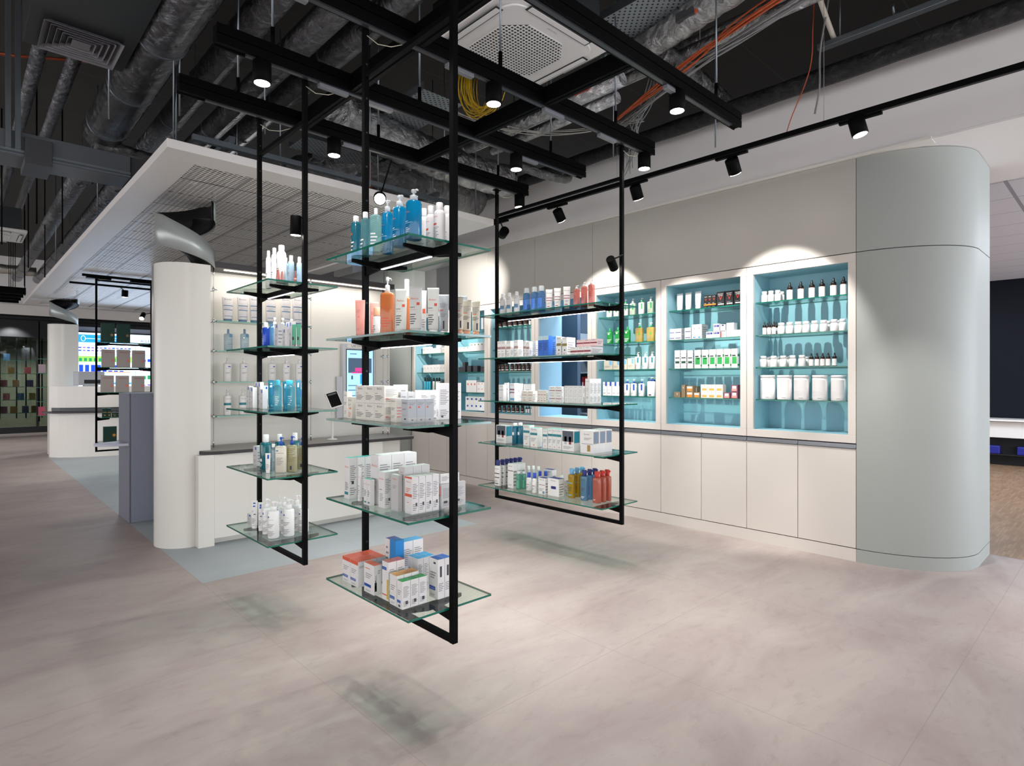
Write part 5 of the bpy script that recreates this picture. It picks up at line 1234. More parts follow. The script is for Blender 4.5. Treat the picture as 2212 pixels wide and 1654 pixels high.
# ------------------------------------------------------------------ hanging racks
def make_rack(name, axis, pa, b0, sb, bars, label, ztop, la):
    """pa: near corner of first and second post along the rack; b0: post across; sb: shelf extents across; la: shelf extents along"""
    t = thing(name, label, 'rack', (0, 0, 0), 0, 'black hanging racks with glass shelves')
    f = (lambda a0, a1, b0_, b1, z0, z1, mb, m=0, ms=None: mb.box(b0_, b1, a0, a1, z0, z1, m, ms)) if axis == 'Y' else (lambda a0, a1, b0_, b1, z0, z1, mb, m=0, ms=None: mb.box(a0, a1, b0_, b1, z0, z1, m, ms))
    W = .025
    for a in pa:
        mb = MB(); f(a, a+W, b0, b0+W, .35, ztop, mb)
        inn = a+W if a == pa[0] else a
        for k in range(16):
            z = .45+k*.165
            s = 1 if a == pa[0] else -1
            f(min(inn, inn+.0006*s), max(inn, inn+.0006*s), b0+.008, b0+.017, z, z+.009, mb, 1)
        obj('post', mb, [BLK, GROOVE], t, bevel=.0012)
    mb = MB(); f(pa[0]+W, pa[1], b0+.001, b0+W-.001, .35, .374, mb); obj('bottom_bar', mb, BLK, t, bevel=.0012)
    mb = MB(); f(pa[0]+W, pa[1], b0+.001, b0+W-.001, 2.86, 2.884, mb); obj('cross_bar', mb, BLK, t, bevel=.0012)
    for a in pa:
        mb = MB(); f(a-.012, a+W+.012, b0-.02, b0+W+.02, ztop, ztop+.008, mb); obj('top_plate', mb, BLK, t)
    bc = b0+W/2
    for a in pa:   # thin pale supply lead looping from the post top
        q0 = (b0+W/2, a+W/2, ztop-.02); dx = (.0, .12) if axis == 'X' else (.12, .0)
        pts = [(b0+.012, a-.003, ztop-.03), (b0+.03+dx[0]*.3, a-.012, ztop-.055), (b0+.02+dx[0], a-.014, ztop-.04), (b0+.03+dx[0]*1.5, a-.01, ztop)]
        if axis == 'X': pts = [(y_, x_, z_) for x_, y_, z_ in [(b0-.003, a+.012, ztop-.03), (b0-.012, a+.06, ztop-.055), (b0-.014, a+.14, ztop-.04), (b0-.01, a+.2, ztop)]]
        obj('supply_lead', MB().tube(pts, .0022, 5), mat('pale_lead', '#b9b3a0', .5), t)
    for li, z in enumerate(ZR):
        mb = MB(); f(la[0], la[1], sb[0], sb[1], z-.0045, z+.0045, mb, 0, [0, 0, 1, 1, 1, 1]); obj('glass_shelf', mb, [GLASS, GEDGE], t)
        for a, sg in ((pa[0]+W, 1), (pa[1], -1)):
            # T-shaped cantilever: a stub from the post and two tapering arms
            mb = MB(); zt = z-.0048; ac = a+sg*.125
            if axis == 'Y': P = lambda b, q, aa: (b, aa, q)
            else: P = lambda b, q, aa: (aa, b, q)
            prof = [(bc-.145, zt), (bc+.145, zt), (bc+.145, zt-.014), (bc+.03, zt-.032), (bc-.03, zt-.032), (bc-.145, zt-.014)]
            n = len(prof); vs = [P(b, q, ac-.006) for b, q in prof]+[P(b, q, ac+.006) for b, q in prof]
            mb.add(vs, [tuple(range(n)), tuple(range(2*n-1, n-1, -1))]+[(i, (i+1) % n, n+(i+1) % n, n+i) for i in range(n)])
            vs = [P(bc+e, q, aa) for e in (-.006, .006) for aa, q in ((a, zt+.012), (a, zt-.045), (ac, zt-.032), (ac, zt), (a+sg*.03, zt))]
            mb.add(vs, [(0, 1, 2, 3, 4), (9, 8, 7, 6, 5)]+[(i, (i+1) % 5, 5+(i+1) % 5, 5+i) for i in range(5)])
            obj('bracket', mb, BLK, t)
        if li < bars:
            mb = MB(); f(pa[0]+W+.135, pa[1]-.135, bc-.017, bc+.017, z-.036, z-.0075, mb); bar = obj('light_bar', mb, BLK, t, bevel=.0015)
            if li < 2:
                mb = MB(); f(pa[0]+W+.14, pa[1]-.14, bc-.005, bc+.005, z-.0385, z-.0362, mb); s = obj('led_strip', mb, LED, bar); s['label'] = 'glowing white light strip'
                ld = bpy.data.lights.new('shelf_light', 'AREA'); ld.shape = 'RECTANGLE'; ln = pa[1]-pa[0]-.3
                ld.size, ld.size_y = (ln, .018) if axis == 'X' else (.018, ln); ld.energy = LEDW*ln; ld.color = (.94, .95, 1)
                lo = bpy.data.objects.new('shelf_light', ld); COL.objects.link(lo)
                am = (pa[0]+pa[1]+W)/2; lo.location = (bc, am, z-.041) if axis == 'Y' else (am, bc, z-.041); lo.parent = t
    return t
ZR = [1.955, 1.587, 1.220, .855, .484]
LEDW = 3.0
make_rack('hanging_rack', 'Y', (1.866, 2.562), 1.442, (1.251, 1.67), 2, 'nearest black hanging rack, the one in the middle of the shop floor', 3.098, (1.895, 2.572))
make_rack('hanging_rack', 'Y', (3.243, 3.93), 1.442, (1.251, 1.665), 2, 'black hanging rack in front of the cream display counter', 3.098, (3.272, 3.946))
make_rack('hanging_rack', 'Y', (2.565, 3.925), 3.525, (3.335, 3.765), 3, 'wide black hanging rack in front of the teal cabinet wall', 3.098, (2.598, 3.958))
make_rack('hanging_rack', 'X', (1.51, 2.215), 10.478, (10.28, 10.70), 3, 'distant black hanging rack under the white canopy with gift boxes', 2.93, (1.54, 2.23))
# ------------------------------------------------------------------ cream display counter with cable-hung shelves
CREAM = mat('cream_lacquer', '#dddbd3', .3, var=.008, scale=2)
DARKTOP = mat('dark_brown_edge', '#2a2628', .45)
GREYTOP = mat('grey_laminate_top', '#97918d', .4, var=.02, scale=5)
def arc(cx, cy, r, a0, a1, n): return [(cx+r*math.cos(a0+(a1-a0)*i/n), cy+r*math.sin(a0+(a1-a0)*i/n)) for i in range(n+1)]
colp = [(1.60, 5.447), (1.60, 5.947)] + arc(1.482, 5.697, .25, .5*PI, 1.5*PI, 40)
col = struct('pillar_counter', MB().prism(colp, 0, 2.385), CREAM)
for p in col.data.polygons:
    if len(p.vertices) == 4: p.use_smooth = True
col.data.set_sharp_from_angle(angle=.5)
struct('wall_display', MB().box(1.60, 3.62, 5.86, 6.0, 0, 2.40), CREAM)
t = thing('display_counter', 'long cream counter with dark-edged grey worktop beside the round cream pillar', 'counter', (1.48, 5.36, 0))
obj('base', MB().box(0, .125, 0, .085, 0, .771).box(.125, 1.75, .0, .49, .06, .771).box(.125, 1.75, .09, .49, 0, .06), CREAM, t, bevel=.002)
obj('end_base', MB().box(1.752, 2.02, .1, .49, 0, .771), CREAM, t, bevel=.002)
wt = [(2.14, -.03), (2.14, .49), (.125, .49), (.125, .085), (.03, .085)] + arc(.19, .13, .16, PI, 1.5*PI, 10)[1:]
wt = [(2.10, -.03), (2.13, .0), (2.13, .49), (.124, .49), (.124, .086), (.03, .086)] + [(.035, .08), (.06, .03), (.10, -.005), (.17, -.03)]
obj('worktop', MB().prism(wt, .772, .800), DARKTOP, t)
obj('top_surface', MB().prism([(x*.998+.002, y*.99+.003) for x, y in wt], .8002, .803), GREYTOP, t)
t = thing('light_canopy_bar', 'black lighting ledge with white light strip above the cream display wall', 'lamp', (1.66, 5.6, 2.40))
obj('ledge', MB().box(0, 1.86, 0, .26, 0, .052), DARKTOP, t, bevel=.002)
obj('led_strip', MB().box(.12, 1.80, .06, .085, -.006, 0), emis('warm_led_strip', '#fff0e0', 4), t)
ld = bpy.data.lights.new('ledge_light', 'AREA'); ld.shape = 'RECTANGLE'; ld.size = 1.7; ld.size_y = .02; ld.energy = 2.2; ld.color = (1, .93, .86)
lo = bpy.data.objects.new('ledge_light', ld); COL.objects.link(lo); lo.location = (2.62, 5.68, 2.385)
lo.rotation_euler = (math.radians(12), 0, 0)
# cable sets
CX = [1.68, 2.58, 3.46]; ZD = [1.93, 1.662, 1.384, 1.077]
for i, x in enumerate(CX):
    t = thing('cable_suspension', 'pair of steel shelf cables between counter and black ledge, %s' % ['next to the round pillar', 'at the middle of the counter', 'at the far counter end'][i], 'cable', (x, 5.64, .8035), 0, 'steel shelf cables')
    for y in (0, .10):
        obj('cable', MB().tube([(0, y, .0), (0, y, 1.596)], .0016, 6), STEEL, t)
        obj('anchor', MB().lathe([(.006, 0), (.006, .05), (.003, .06)], 10, c=(0, y)), CHROME, t)
        obj('anchor', MB().lathe([(.003, 1.53), (.006, 1.54), (.006, 1.596)], 10, c=(0, y)), CHROME, t)
        for z in [2.21]+ZD:
            q = z-.8035
            mb = MB().lathe([(.004, q-.02), (.009, q-.012), (.009, q+.012), (.004, q+.022)], 10, c=(0, y))
            mb.tube([(-.012, y, q), (.03 if i == 0 else -.03, y, q)], .008, 8)
            obj('clamp', mb, CHROME, t)
for z, nm in zip(ZD, ('topmost', 'second', 'third', 'lowest')):
    o = obj('glass_shelf', MB().box(1.70, 2.56, 5.615, 5.775, z-.0045, z+.0045, ms=[0, 0, 1, 1, 1, 1]), [GLASS, GEDGE2])
    tag(o, 'clear glass shelf hung on cables on the cream wall, %s of the four' % nm, 'shelf', 'cable-hung glass shelves')

# self-service terminal on the cream wall
t = thing('info_terminal', 'silver upright touch-screen terminal on the cream wall', 'screen', (3.21, 5.80, 1.02))
SILV = mat('silver_plastic', '#c3c6ca', .35)
obj('housing', MB().prism([(-.19, -.0), (-.2, .012), (-.2, .0595), (.2, .0595), (.2, .012), (.19, -.0)], -.02, .775), SILV, t, bevel=.008)
def face(mb, x0, x1, z0, z1, y, m): 
    mb.add([(x0, y, z0), (x1, y, z0), (x1, y, z1), (x0, y, z1)], [(0, 1, 2, 3)], m); return mb
SB = emis('screen_pale_blue', '#9cc8f4', .9); SB2 = emis('screen_blue', '#2a9ee6', .8); SB3 = emis('screen_dusk', '#5a7088', .5); SB4 = emis('screen_magenta', '#d64a90', .7); SB5 = emis('screen_ink', '#46688c', .5)
mb = face(MB(), -.165, .165, -.0, .715, -.002, 0)
obj('bezel', mb, BLK2, t, fix=False)
mb = face(MB(), -.157, .157, .008, .705, -.003, 0)
face(mb, -.14, .14, .46, .62, -.0034, 2); face(mb, -.06, .08, .475, .515, -.0038, 3); face(mb, -.1, .06, .455, .47, -.0038, 3); face(mb, .0, .1, .34, .445, -.0034, 1)
face(mb, -.105, -.085, .39, .43, -.0034, 4)
for q in (.32, .27, .21, .19): face(mb, -.14, -.03 if q > .25 else .0, q, q+.008, -.0034, 4)
face(mb, -.12, -.04, .66, .668, -.0034, 4)
obj('screen', mb, [SB, SB2, SB3, SB4, SB5], t, fix=False)
mb = face(MB(), -.15, .15, .73, .762, -.0005, 0)
vs, fs, w_ = lettering('LAE EXPRESS'); s_ = .2/w_
mb.add([(x*s_, -.001, .738+y*s_) for x, y in vs], fs, 1)
obj('name_plate', mb, [WHT, mat('dark_ink', '#3c3c44', .5)], t, fix=False)
obj('speaker_wing', MB().prism([(-.255, .03), (-.255, .055), (-.2, .055), (-.2, .005)], -.02, .42).box(-.245, -.225, .028, .031, .18, .29, 1), [SILV, mat('grey_speaker_mesh', '#8f8f8c', .6)], t)
t = thing('card_reader', 'small white card reader with slanted black screen in front of the terminal', 'card reader', (2.77, 5.56, .8035))
obj('stand', MB().lathe([(.05, 0), (.05, .008), (.012, .015), (.012, .33)], 16), mat('white_plastic', '#e8e6e2', .4), t)
mb = MB().box(-.068, .068, -.012, .012, -.085, .085); hd = obj('housing', mb, MATS['white_plastic'], t, (0, -.03, .40), bevel=.008); hd.rotation_euler = (math.radians(-22), math.radians(-14), 0)
mb = MB().box(-.057, .057, -.0145, -.0122, -.072, .076).box(-.045, .045, -.0152, -.0146, .05, .066, 1); sc = obj('screen', mb, [mat('black_screen', '#0c0d10', .15), mat('grey_reader_bar', '#5a5c60', .4)], hd)

# ------------------------------------------------------------------ grey desk module behind the pillar
BGREY = mat('blue_grey_steel', '#8f94a6', .45)
t = thing('desk_module', 'blue-grey metal service desk with side leaf behind the round pillar', 'desk', (1.25, 6.78, 0))
obj('body', MB().box(.015, .42, 0, .5, 0, 1.272), BGREY, t, bevel=.003)
obj('side_panel', MB().box(0, .013, .0, .5, 0, 1.272), mat('grey_edge_panel', '#6f7280', .45), t, bevel=.002)
for x, z in ((.05, 1.24), (.2, 1.24), (.05, .72), (.2, .72), (.05, .14)): obj('screw', MB().tube([(x, -.003, z), (x, .001, z)], .006, 8), STEEL, t)
lf = [(0, .02), (0, .36)]+[(-.26*math.sin(PI*i/12)**.8-.0, .36-.34*i/12) for i in range(1, 12)]
obj('leaf', MB().prism(lf, .755, .782), mat('pale_lilac_top', '#c4c6d6', .4), t, bevel=.003)
obj('dark_printer', MB().box(.30, .42, -.09, -.002, .95, 1.15), BLK2, t, bevel=.004)

# ------------------------------------------------------------------ spiral chutes above the pillars
CHUTE = mat('chute_grey_steel', '#aab0ae', .35, metal=.35, var=.12, scale=6)
CHBLK = mat('chute_black_lining', '#0d0d0f', .6)
def chute(cx, cy, zb, label, r=.23, hgt=.26, rise=.42):
    t = thing('spiral_chute', label, 'chute', (cx, cy, zb), 0, 'spiral delivery chutes')
    n = 48; o = MB(); inn = MB()
    a0 = math.radians(-30); a1 = a0-2*PI*1.02
    for mb, rr, lo in ((o, r, 0), (inn, r-.014, .004)):
        for i in range(n+1):
            q = i/n; a = a0+(a1-a0)*q; z = rise*q; h = hgt*(.55+.45*min(1, q*3))
            mb.v.append((rr*math.cos(a), rr*math.sin(a), z+lo)); mb.v.append((rr*math.cos(a), rr*math.sin(a), z+h-lo))
        for i in range(n):
            mb.f.append((2*i, 2*i+2, 2*i+3, 2*i+1)); mb.m.append(0); mb.sm.append(True)
    sh = obj('outer_band', o, CHUTE, t); md = sh.modifiers.new('thick', 'SOLIDIFY'); md.thickness = .004; md.offset = 1
    li = obj('inner_lining', inn, CHBLK, t); md = li.modifiers.new('thick', 'SOLIDIFY'); md.thickness = .006
    fl = MB()
    for i in range(n+1):
        q = i/n; a = a0+(a1-a0)*q; z = rise*q+.012
        fl.v.append((.05*math.cos(a), .05*math.sin(a), z)); fl.v.append(((r-.02)*math.cos(a), (r-.02)*math.sin(a), z))
    for i in range(n): fl.f.append((2*i, 2*i+2, 2*i+3, 2*i+1)); fl.m.append(0); fl.sm.append(True)
    f = obj('slide_floor', fl, CHBLK, t); md = f.modifiers.new('thick', 'SOLIDIFY'); md.thickness = .004
    return t
chute(1.475, 5.70, 2.386, 'grey spiral chute with black lining above the round cream pillar')

# ------------------------------------------------------------------ white canopy with expanded-metal ceiling
t = thing('suspended_canopy', 'large white framed canopy with expanded metal mesh over the counters', 'canopy', (0, 0, 2.95))
CWHT = mat('canopy_white', '#dedad6', .5)
x0, x1, y0, y1 = 1.03, 3.93, 4.42, 15.65
X0, X1, Y0, Y1 = 1.262, 3.70, 4.66, 15.4
obj('frame', MB().prism([(x0, y0), (x1, y0), (x1, Y0), (x0, Y0)], 0, .06).box(x0, X0, Y0, Y1, 0, .06).box(X1, x1, Y0, Y1, 0, .06).box(x0, x1, Y1, y1, 0, .06), CWHT, t, bevel=.003)
MESH = mesh_material('expanded_metal_mesh', .075, .040, 1.08, '#ebe6e0')
xs = [X0, 1.68, 2.10, 2.53, 2.95, 3.37, X1]
for a, b in zip(xs, xs[1:]):
    mb = MB()
    y = Y0
    while y < Y1-.01:
        e = min(Y1, y+.43); mb.add([(a+.002, y+.006, .02), (b-.002, y+.006, .02), (b-.002, e-.006, .02), (a+.002, e-.006, .02)], [(0, 3, 2, 1)]); y = e
    obj('mesh_panel', mb, MESH, t, fix=False)
for x in xs[1:-1]: obj('joint_strip', MB().box(x-.012, x+.012, Y0, Y1, .014, .019), mat('mesh_joint_grey', '#8f8a88', .5), t)
obj('rear_grid', MB().box(X0, X1, 4.7, 4.74, .2, .24).box(1.5, 1.54, Y0, Y1, .24, .28).box(2.6, 2.64, Y0, Y1, .24, .28).box(3.4, 3.44, Y0, Y1, .24, .28), GALV, t)
def rod(name_parent, x, y, z0, z1, r=.005, m=GALV): return MB().tube([(x, y, z0), (x, y, z1)], r, 6)
for x in (1.1, 3.8):
    for y in (4.55, 7.5, 11): tag(obj('threaded_rod', MB().tube([(0, 0, 0), (0, 0, 1.555)], .005, 6), GALV, None, (x, y, 3.01)), 'steel rod holding the white canopy', 'rod', 'rods holding the white canopy')
# tracks and lamps under the canopy
def spotlight(name, label, pos, aim, energy, size=62, r=.046, hl=.11, mount=None, group=None, blend=.45, col=(1, .96, .91), light=True):
    """cylinder lamp: pos = centre of the lens, aim = target point"""
    p = Vector(pos); d = (Vector(aim)-p).normalized()
    q = Vector((0, 0, -1)).rotation_difference(d).to_matrix().to_4x4()
    t = thing(name, label, 'lamp', pos, 0, group)
    q.translation = (0, 0, 0)
    mb = MB().lathe([(r*.86, -.004), (r, 0.0), (r, hl), (r*.9, hl+.006)], 24).xf(q); h = obj('housing', mb, BLK, t)
    mb = MB().lathe([(r*.84, -.0052), (r*.84, -.0042)], 24).xf(q); obj('lens', mb, LAMP if light else mat('lens_off', '#dddddd', .3), t)
    if mount is not None:
        top = Vector(mount)-p; a = q.to_3x3() @ Vector((0, 0, hl*.9))
        obj('stem', MB().tube([a, (a+top)/2, top], .006, 8), BLK, t)
    if light:
        l = bpy.data.lights.new('spot', 'SPOT'); l.energy = energy; l.spot_size = math.radians(size); l.spot_blend = blend; l.shadow_soft_size = .014; l.color = col
        lo = bpy.data.objects.new('spot', l); COL.objects.link(lo)
        lo.rotation_euler = Vector((0, 0, -1)).rotation_difference(d).to_euler(); lo.location = d*.012; lo.parent = t
    return t

# ------------------------------------------------------------------ black ceiling grid over the racks
BE = bpy.data.objects.new('lighting_grid', None); COL.objects.link(BE); BE.location = (2.4, 2.85, 3.1)
tag(BE, 'black lighting beam grid hung from the raw ceiling over the racks', 'lighting grid')
GR = []
for y in (1.825, 2.50, 3.17, 3.85):
    mb = MB()
    x0, x1 = .96, 3.852
    for (ya, yb, za, zb) in ((0, .012, 0, .046), (0, .012, .052, .1), (.012, .048, .006, .094), (.048, .06, 0, .046), (.048, .06, .052, .1)): mb.box(x0, x1, y+ya, y+yb, 3.1+za, 3.1+zb)
    mb.v = [(a-2.4, b-2.85, c-3.1) for a, b, c in mb.v]
    o = obj('beam', mb, BLK, BE); GR.append(o)
    mb = MB().box(x0+.15, x1-.1, y+.018, y+.042, 3.092, 3.105); mb.v = [(a-2.4, b-2.85, c-3.1) for a, b, c in mb.v]
    obj('track', mb, mat('track_dark_grey', '#2c2d31', .35), BE)
for x, ys in ((1.70, (1.885, 2.5)), (1.70, (2.56, 3.17)), (1.70, (3.23, 3.85)), (2.64, (1.885, 2.5)), (2.64, (2.56, 3.17)), (2.64, (3.23, 3.85))):
    mb = MB().box(x-.005, x+.05, ys[0], ys[1], 3.1, 3.2).box(x+.02, x+.03, ys[0], ys[1], 3.096, 3.1); mb.v = [(a-2.4, b-2.85, c-3.1) for a, b, c in mb.v]
    obj('cross_beam', mb, BLK, BE)
for x, y in ((1.25, 1.85), (3.55, 1.85), (1.25, 3.2), (2.2, 3.2), (3.45, 3.2), (1.3, 3.88), (2.3, 3.88), (3.5, 3.88), (2.3, 2.53), (3.4, 2.53)):
    mb = MB().tube([(x-2.4, y-2.85, .1), (x-2.4, y-2.85, 1.46)], .006, 8); obj('hanger_rod', mb, GALV, BE)
    mb = MB().tube([(x-2.4, y-2.85, .1), (x-2.4, y-2.85, .2)], .012, 8); obj('hanger_sleeve', mb, BLK, BE)
for x, y in ((1.05, 2.5), (2.0, 2.5), (3.3, 2.5), (1.9, 3.17), (2.75, 2.5), (1.6, 3.17), (3.05, 1.825), (2.1, 3.85), (3.2, 3.17)):
    mb = MB().box(-.09, .09, -.016, .016, 0, .022); mb.v = [(a+x-2.4, b+y+.03-2.85, c-.03) for a, b, c in mb.v]
    obj('driver_box', mb, mat('driver_grey', '#6f7176', .45), BE, bevel=.002)
BS = 26
spots = [('B', 1.194, 3.2, 'nearest its start above the left rack'), ('A', 1.946, 3.88, 'on the rearmost beam near the cream counter'), ('C', 2.248, 2.53, 'in the middle of the second beam'), ('B', 3.069, 3.2, 'right of centre on the third beam'),
         ('C', 3.753, 2.53, 'at the end of the second beam beside the right rack'), ('D', 3.089, 1.855, 'on the frontmost beam'), ('A', 3.764, 3.88, 'at the end of the rearmost beam')]
for b, x, y, w in spots:
    spotlight('ceiling_spotlight', 'lit black cylinder downlight '+w, (x, y, 2.985), (x, y, 0), BS, 74, .047, .105, None, 'downlights on the beam grid', .6)
for x, y in ((1.25, 1.855), (2.2, 1.855), (1.2, 2.53), (2.2, 3.2), (2.85, 3.88), (2.95, 2.53)):   # the rest of the row of downlights on the same beams, above or behind what is seen
    l = bpy.data.lights.new('spot', 'SPOT'); l.energy = BS; l.spot_size = math.radians(70); l.spot_blend = .6; l.shadow_soft_size = .014; l.color = (1, .96, .92)
    lo = bpy.data.objects.new('spot', l); COL.objects.link(lo); lo.location = (x, y, 2.97)

# ------------------------------------------------------------------ track along the cabinet wall
t = thing('wall_track', 'long black ceiling track hung on thin wires along the white bulkhead', 'track', (4.12, 2, 3.05))
obj('rail', MB().box(-.018, .018, -3.5, 2.67, 0, .034).box(-.012, .012, -3.5, 2.67, -.003, 0, 1), [BLK, GROOVE], t, bevel=.002)
for y in (-2, -.3, 1.35, 2.62): obj('suspension_wire', MB().tube([(0, y-.3, .034), (0, y-.3, 1.5)], .0012, 5), STEEL, t)
WS = 58
for i, (y, zl, aim, xo) in enumerate(((1.188, 2.938, (4.3, .5, 0), 0), (2.03, 2.925, (5.25, 2.06, 1.55), .06), (2.87, 2.922, (5.2, 2.95, 1.2), .05), (3.74, 2.915, (5.25, 3.9, 1.75), .06), (4.54, 2.913, (5.06, 6.42, 2.5), .03))):
    spotlight('track_spotlight', 'black cylinder spotlight on the wall track, %s from the right' % ORDR[i], (4.12+xo, y, zl), aim, WS*(4.5 if i == 4 else 1.3 if i in (1, 2, 3) else 1), (80, 58, 58, 58, 44)[i], .047, .105, (4.12, y, 3.05), 'spotlights on the wall track', .9 if i == 4 else .35)
    # adapter under the rail
    obj('adapter', MB().box(-.014, .014, y-2-.12, y-2+.12, -.022, -.004), BLK, t)
for y, aim in ((5.6, (5.2, 5.2, 1.4)), (.2, (4.6, -.6, 0)), (6.6, (5.2, 6.8, 1.4)), (-.9, (4.3, -1.2, 0))):
    l = bpy.data.lights.new('spot', 'SPOT'); l.energy = WS; l.spot_size = math.radians(58); l.spot_blend = .5; l.shadow_soft_size = .03; l.color = (1, .95, .88)
    lo = bpy.data.objects.new('spot', l); COL.objects.link(lo); lo.location = (4.12, y, 2.93); lo.rotation_euler = Vector((0, 0, -1)).rotation_difference(Vector(aim)-Vector(lo.location)).to_euler()
spotlight('rack_spotlight', 'small black spotlight clamped to the right rack post', (3.475, 2.60, 2.21), (4.9, 3.1, 1.3), 6, 50, .032, .10, (3.535, 2.565, 2.31), 'spotlights on rack posts')
spotlight('rack_spotlight', 'small black spotlight clamped to the left rack post', (1.425, 3.31, 2.235), (1.43, 3.4, 1.2), 1.2, 50, .032, .10, (1.46, 3.262, 2.33), 'spotlights on rack posts')
GLARE = (2.455, 4.12, 2.836)
spotlight('track_spotlight', 'glaring round lamp facing the viewer above the front rack', GLARE, (GLARE[0]*.4, GLARE[1]*.4, 1.6), 10, 60, .05, .1, (2.455, 3.95, 3.1))
spotlight('track_spotlight', 'black spotlight under the canopy edge behind the nearest rack', (3.3, 6.55, 2.42), (3.0, 6.0, 0), 12, 60, .045, .1, (3.3, 6.5, 2.6))
# ------------------------------------------------------------------ services under the raw slab
def duct(label, x, z, r, y0, y1, m=None, name='air_duct', cat='duct', bands=True, group='foil ducts under the slab', elbow=None):
    t = thing(name, label, cat, (x, y0, z), 0, group)
    pts = [(0, 0, 0), (0, (y1-y0)*.5, 0), (0, y1-y0, 0)]
    obj('pipe', MB().tube(pts, r, 20), m or DUCT, t)
    if bands:
        k = 0; y = .5
        while y < y1-y0 and k < 14:
            mb = MB().tube([(0, y-.012, 0), (0, y+.012, 0)], r*1.03, 20); obj('band', mb, GALV, t); y += .95; k += 1
    for y in (1.0, (y1-y0)*.55): obj('hanger', MB().tube([(r+.01, y, 0), (r+.01, y, 4.56-z)], .004, 5), GALV, t)
    return t
duct('largest foil-wrapped duct, running from above the picture to the canopy corner', 1.03, 3.75, .165, 1.2, 6.75)
obj('end_cap', MB().lathe([(.165, -.02), (.15, .06), (.08, .1)], 18).xf(Matrix.Translation((0, 5.55, 0)) @ Matrix.Rotation(-PI/2, 4, 'X')), DUCT, bpy.data.objects['air_duct'])
duct('foil duct right beside the largest duct', 1.22, 3.93, .085, 1, 9)
duct('medium foil duct, second to the right of the largest duct', 1.50, 3.87, .105, 1, 10)
duct('medium foil duct, third to the right of the largest duct', 1.85, 3.87, .10, 1, 11)
duct('medium foil duct, fourth to the right of the largest duct', 2.14, 3.92, .10, 1, 8)
duct('thin foil pipe nearest the left picture edge', .49, 4.0, .05, 4.5, 14, bands=False, name='foil_pipe', cat='pipe', group='thin foil pipes')
duct('thin foil pipe behind the square air diffuser', .71, 4.0, .05, 4.5, 14, bands=False, name='foil_pipe', cat='pipe', group='thin foil pipes')
duct('distant foil duct left of the canopy, nearer the picture edge', 1.08, 3.8, .10, 8.2, 18, name='air_duct')
duct('distant foil duct just left of the canopy', 1.46, 3.8, .10, 8.2, 18, name='air_duct')
duct('pair of foil pipes beside the bulkhead, upper one', 4.23, 4.05, .05, -1, 6, FOILB, 'foil_pipe', 'pipe', False, 'thin foil pipes')
duct('pair of foil pipes beside the bulkhead, lower one', 4.10, 3.92, .045, -1, 5, FOILB, 'foil_pipe', 'pipe', False, 'thin foil pipes')
duct('two-inch foil pipe behind the beam grid, seen under the second cross beam', 3.58, 3.62, .05, 2.6, 4.4, FOILB, 'foil_pipe', 'pipe', False, 'thin foil pipes')
duct('foil pipe ending beside the second cross beam, lower one', 3.72, 3.58, .045, 2.75, 4.2, FOILB, 'foil_pipe', 'pipe', False, 'thin foil pipes')
def flex(label, pts, r, m=FOILB, name='flexible_duct', cat='duct'):
    o = bpy.data.objects.new(name, None)
    n = []
    P = [Vector(p) for p in pts]
    for i in range(len(P)-1):
        a, b = P[i], P[i+1]; c = P[i-1] if i else a-(b-a); d = P[i+2] if i+2 < len(P) else b+(b-a)
        for k in range(10):
            s = k/10; n.append(.5*((2*a)+(b-c)*s+(2*c-5*a+4*b-d)*s*s+(3*a-c-3*b+d)*s**3))
    n.append(P[-1])
    rr = [r*(1+.05*math.sin(i*2.1)) for i in range(len(n))] if r > .03 else r
    q = obj(name, MB().tube(n, rr, 18 if r > .03 else 6), m)
    bpy.data.objects.remove(o)
    return tag(q, label, cat)
flex('shiny crumpled foil duct crossing behind the rearmost beam', [(2.3, 4.52, 3.6), (2.7, 4.6, 3.58), (3.2, 4.66, 3.56), (3.6, 4.7, 3.55), (4.4, 4.75, 3.58)], .17)
flex('big rounded foil duct above the far end of the canopy', [(2.9, 6.6, 3.72), (3.05, 5.8, 3.62), (3.4, 5.35, 3.56), (3.9, 5.3, 3.55), (4.5, 5.5, 3.58)], .24, FOIL)
flex('bright crumpled foil duct at the front beam end, rising toward the viewer', [(3.80, 2.9, 3.93), (3.78, 2.62, 3.9), (3.72, 2.25, 3.9), (3.66, 1.85, 3.92), (3.6, 1.2, 3.95)], .10)
flex('dark foil duct running toward the white bulkhead', [(3.84, 2.48, 3.86), (4.2, 2.47, 3.84), (4.6, 2.48, 3.82), (5.0, 2.5, 3.8)], .10, FOIL)
flex('foil duct elbow from the largest duct toward the canopy', [(.95, 6.7, 3.62), (1.25, 6.72, 3.58), (1.6, 6.72, 3.56), (2.1, 6.72, 3.55)], .085, FOIL)
flex('short crinkled foil hose with green tape below the third beam', [(3.55, 3.75, 3.3), (3.9, 3.72, 3.28), (4.25, 3.74, 3.32), (4.4, 3.85, 3.45)], .04, FOIL)
flex('foil insulated pipe bundle along the top of the bulkhead', [(4.85, 6.5, 3.72), (4.86, 4, 3.74), (4.84, 2, 3.72), (4.86, -1, 3.74)], .07, foil('dull_dark_foil', '#4a4a4c', .25, 16, .9, .4))
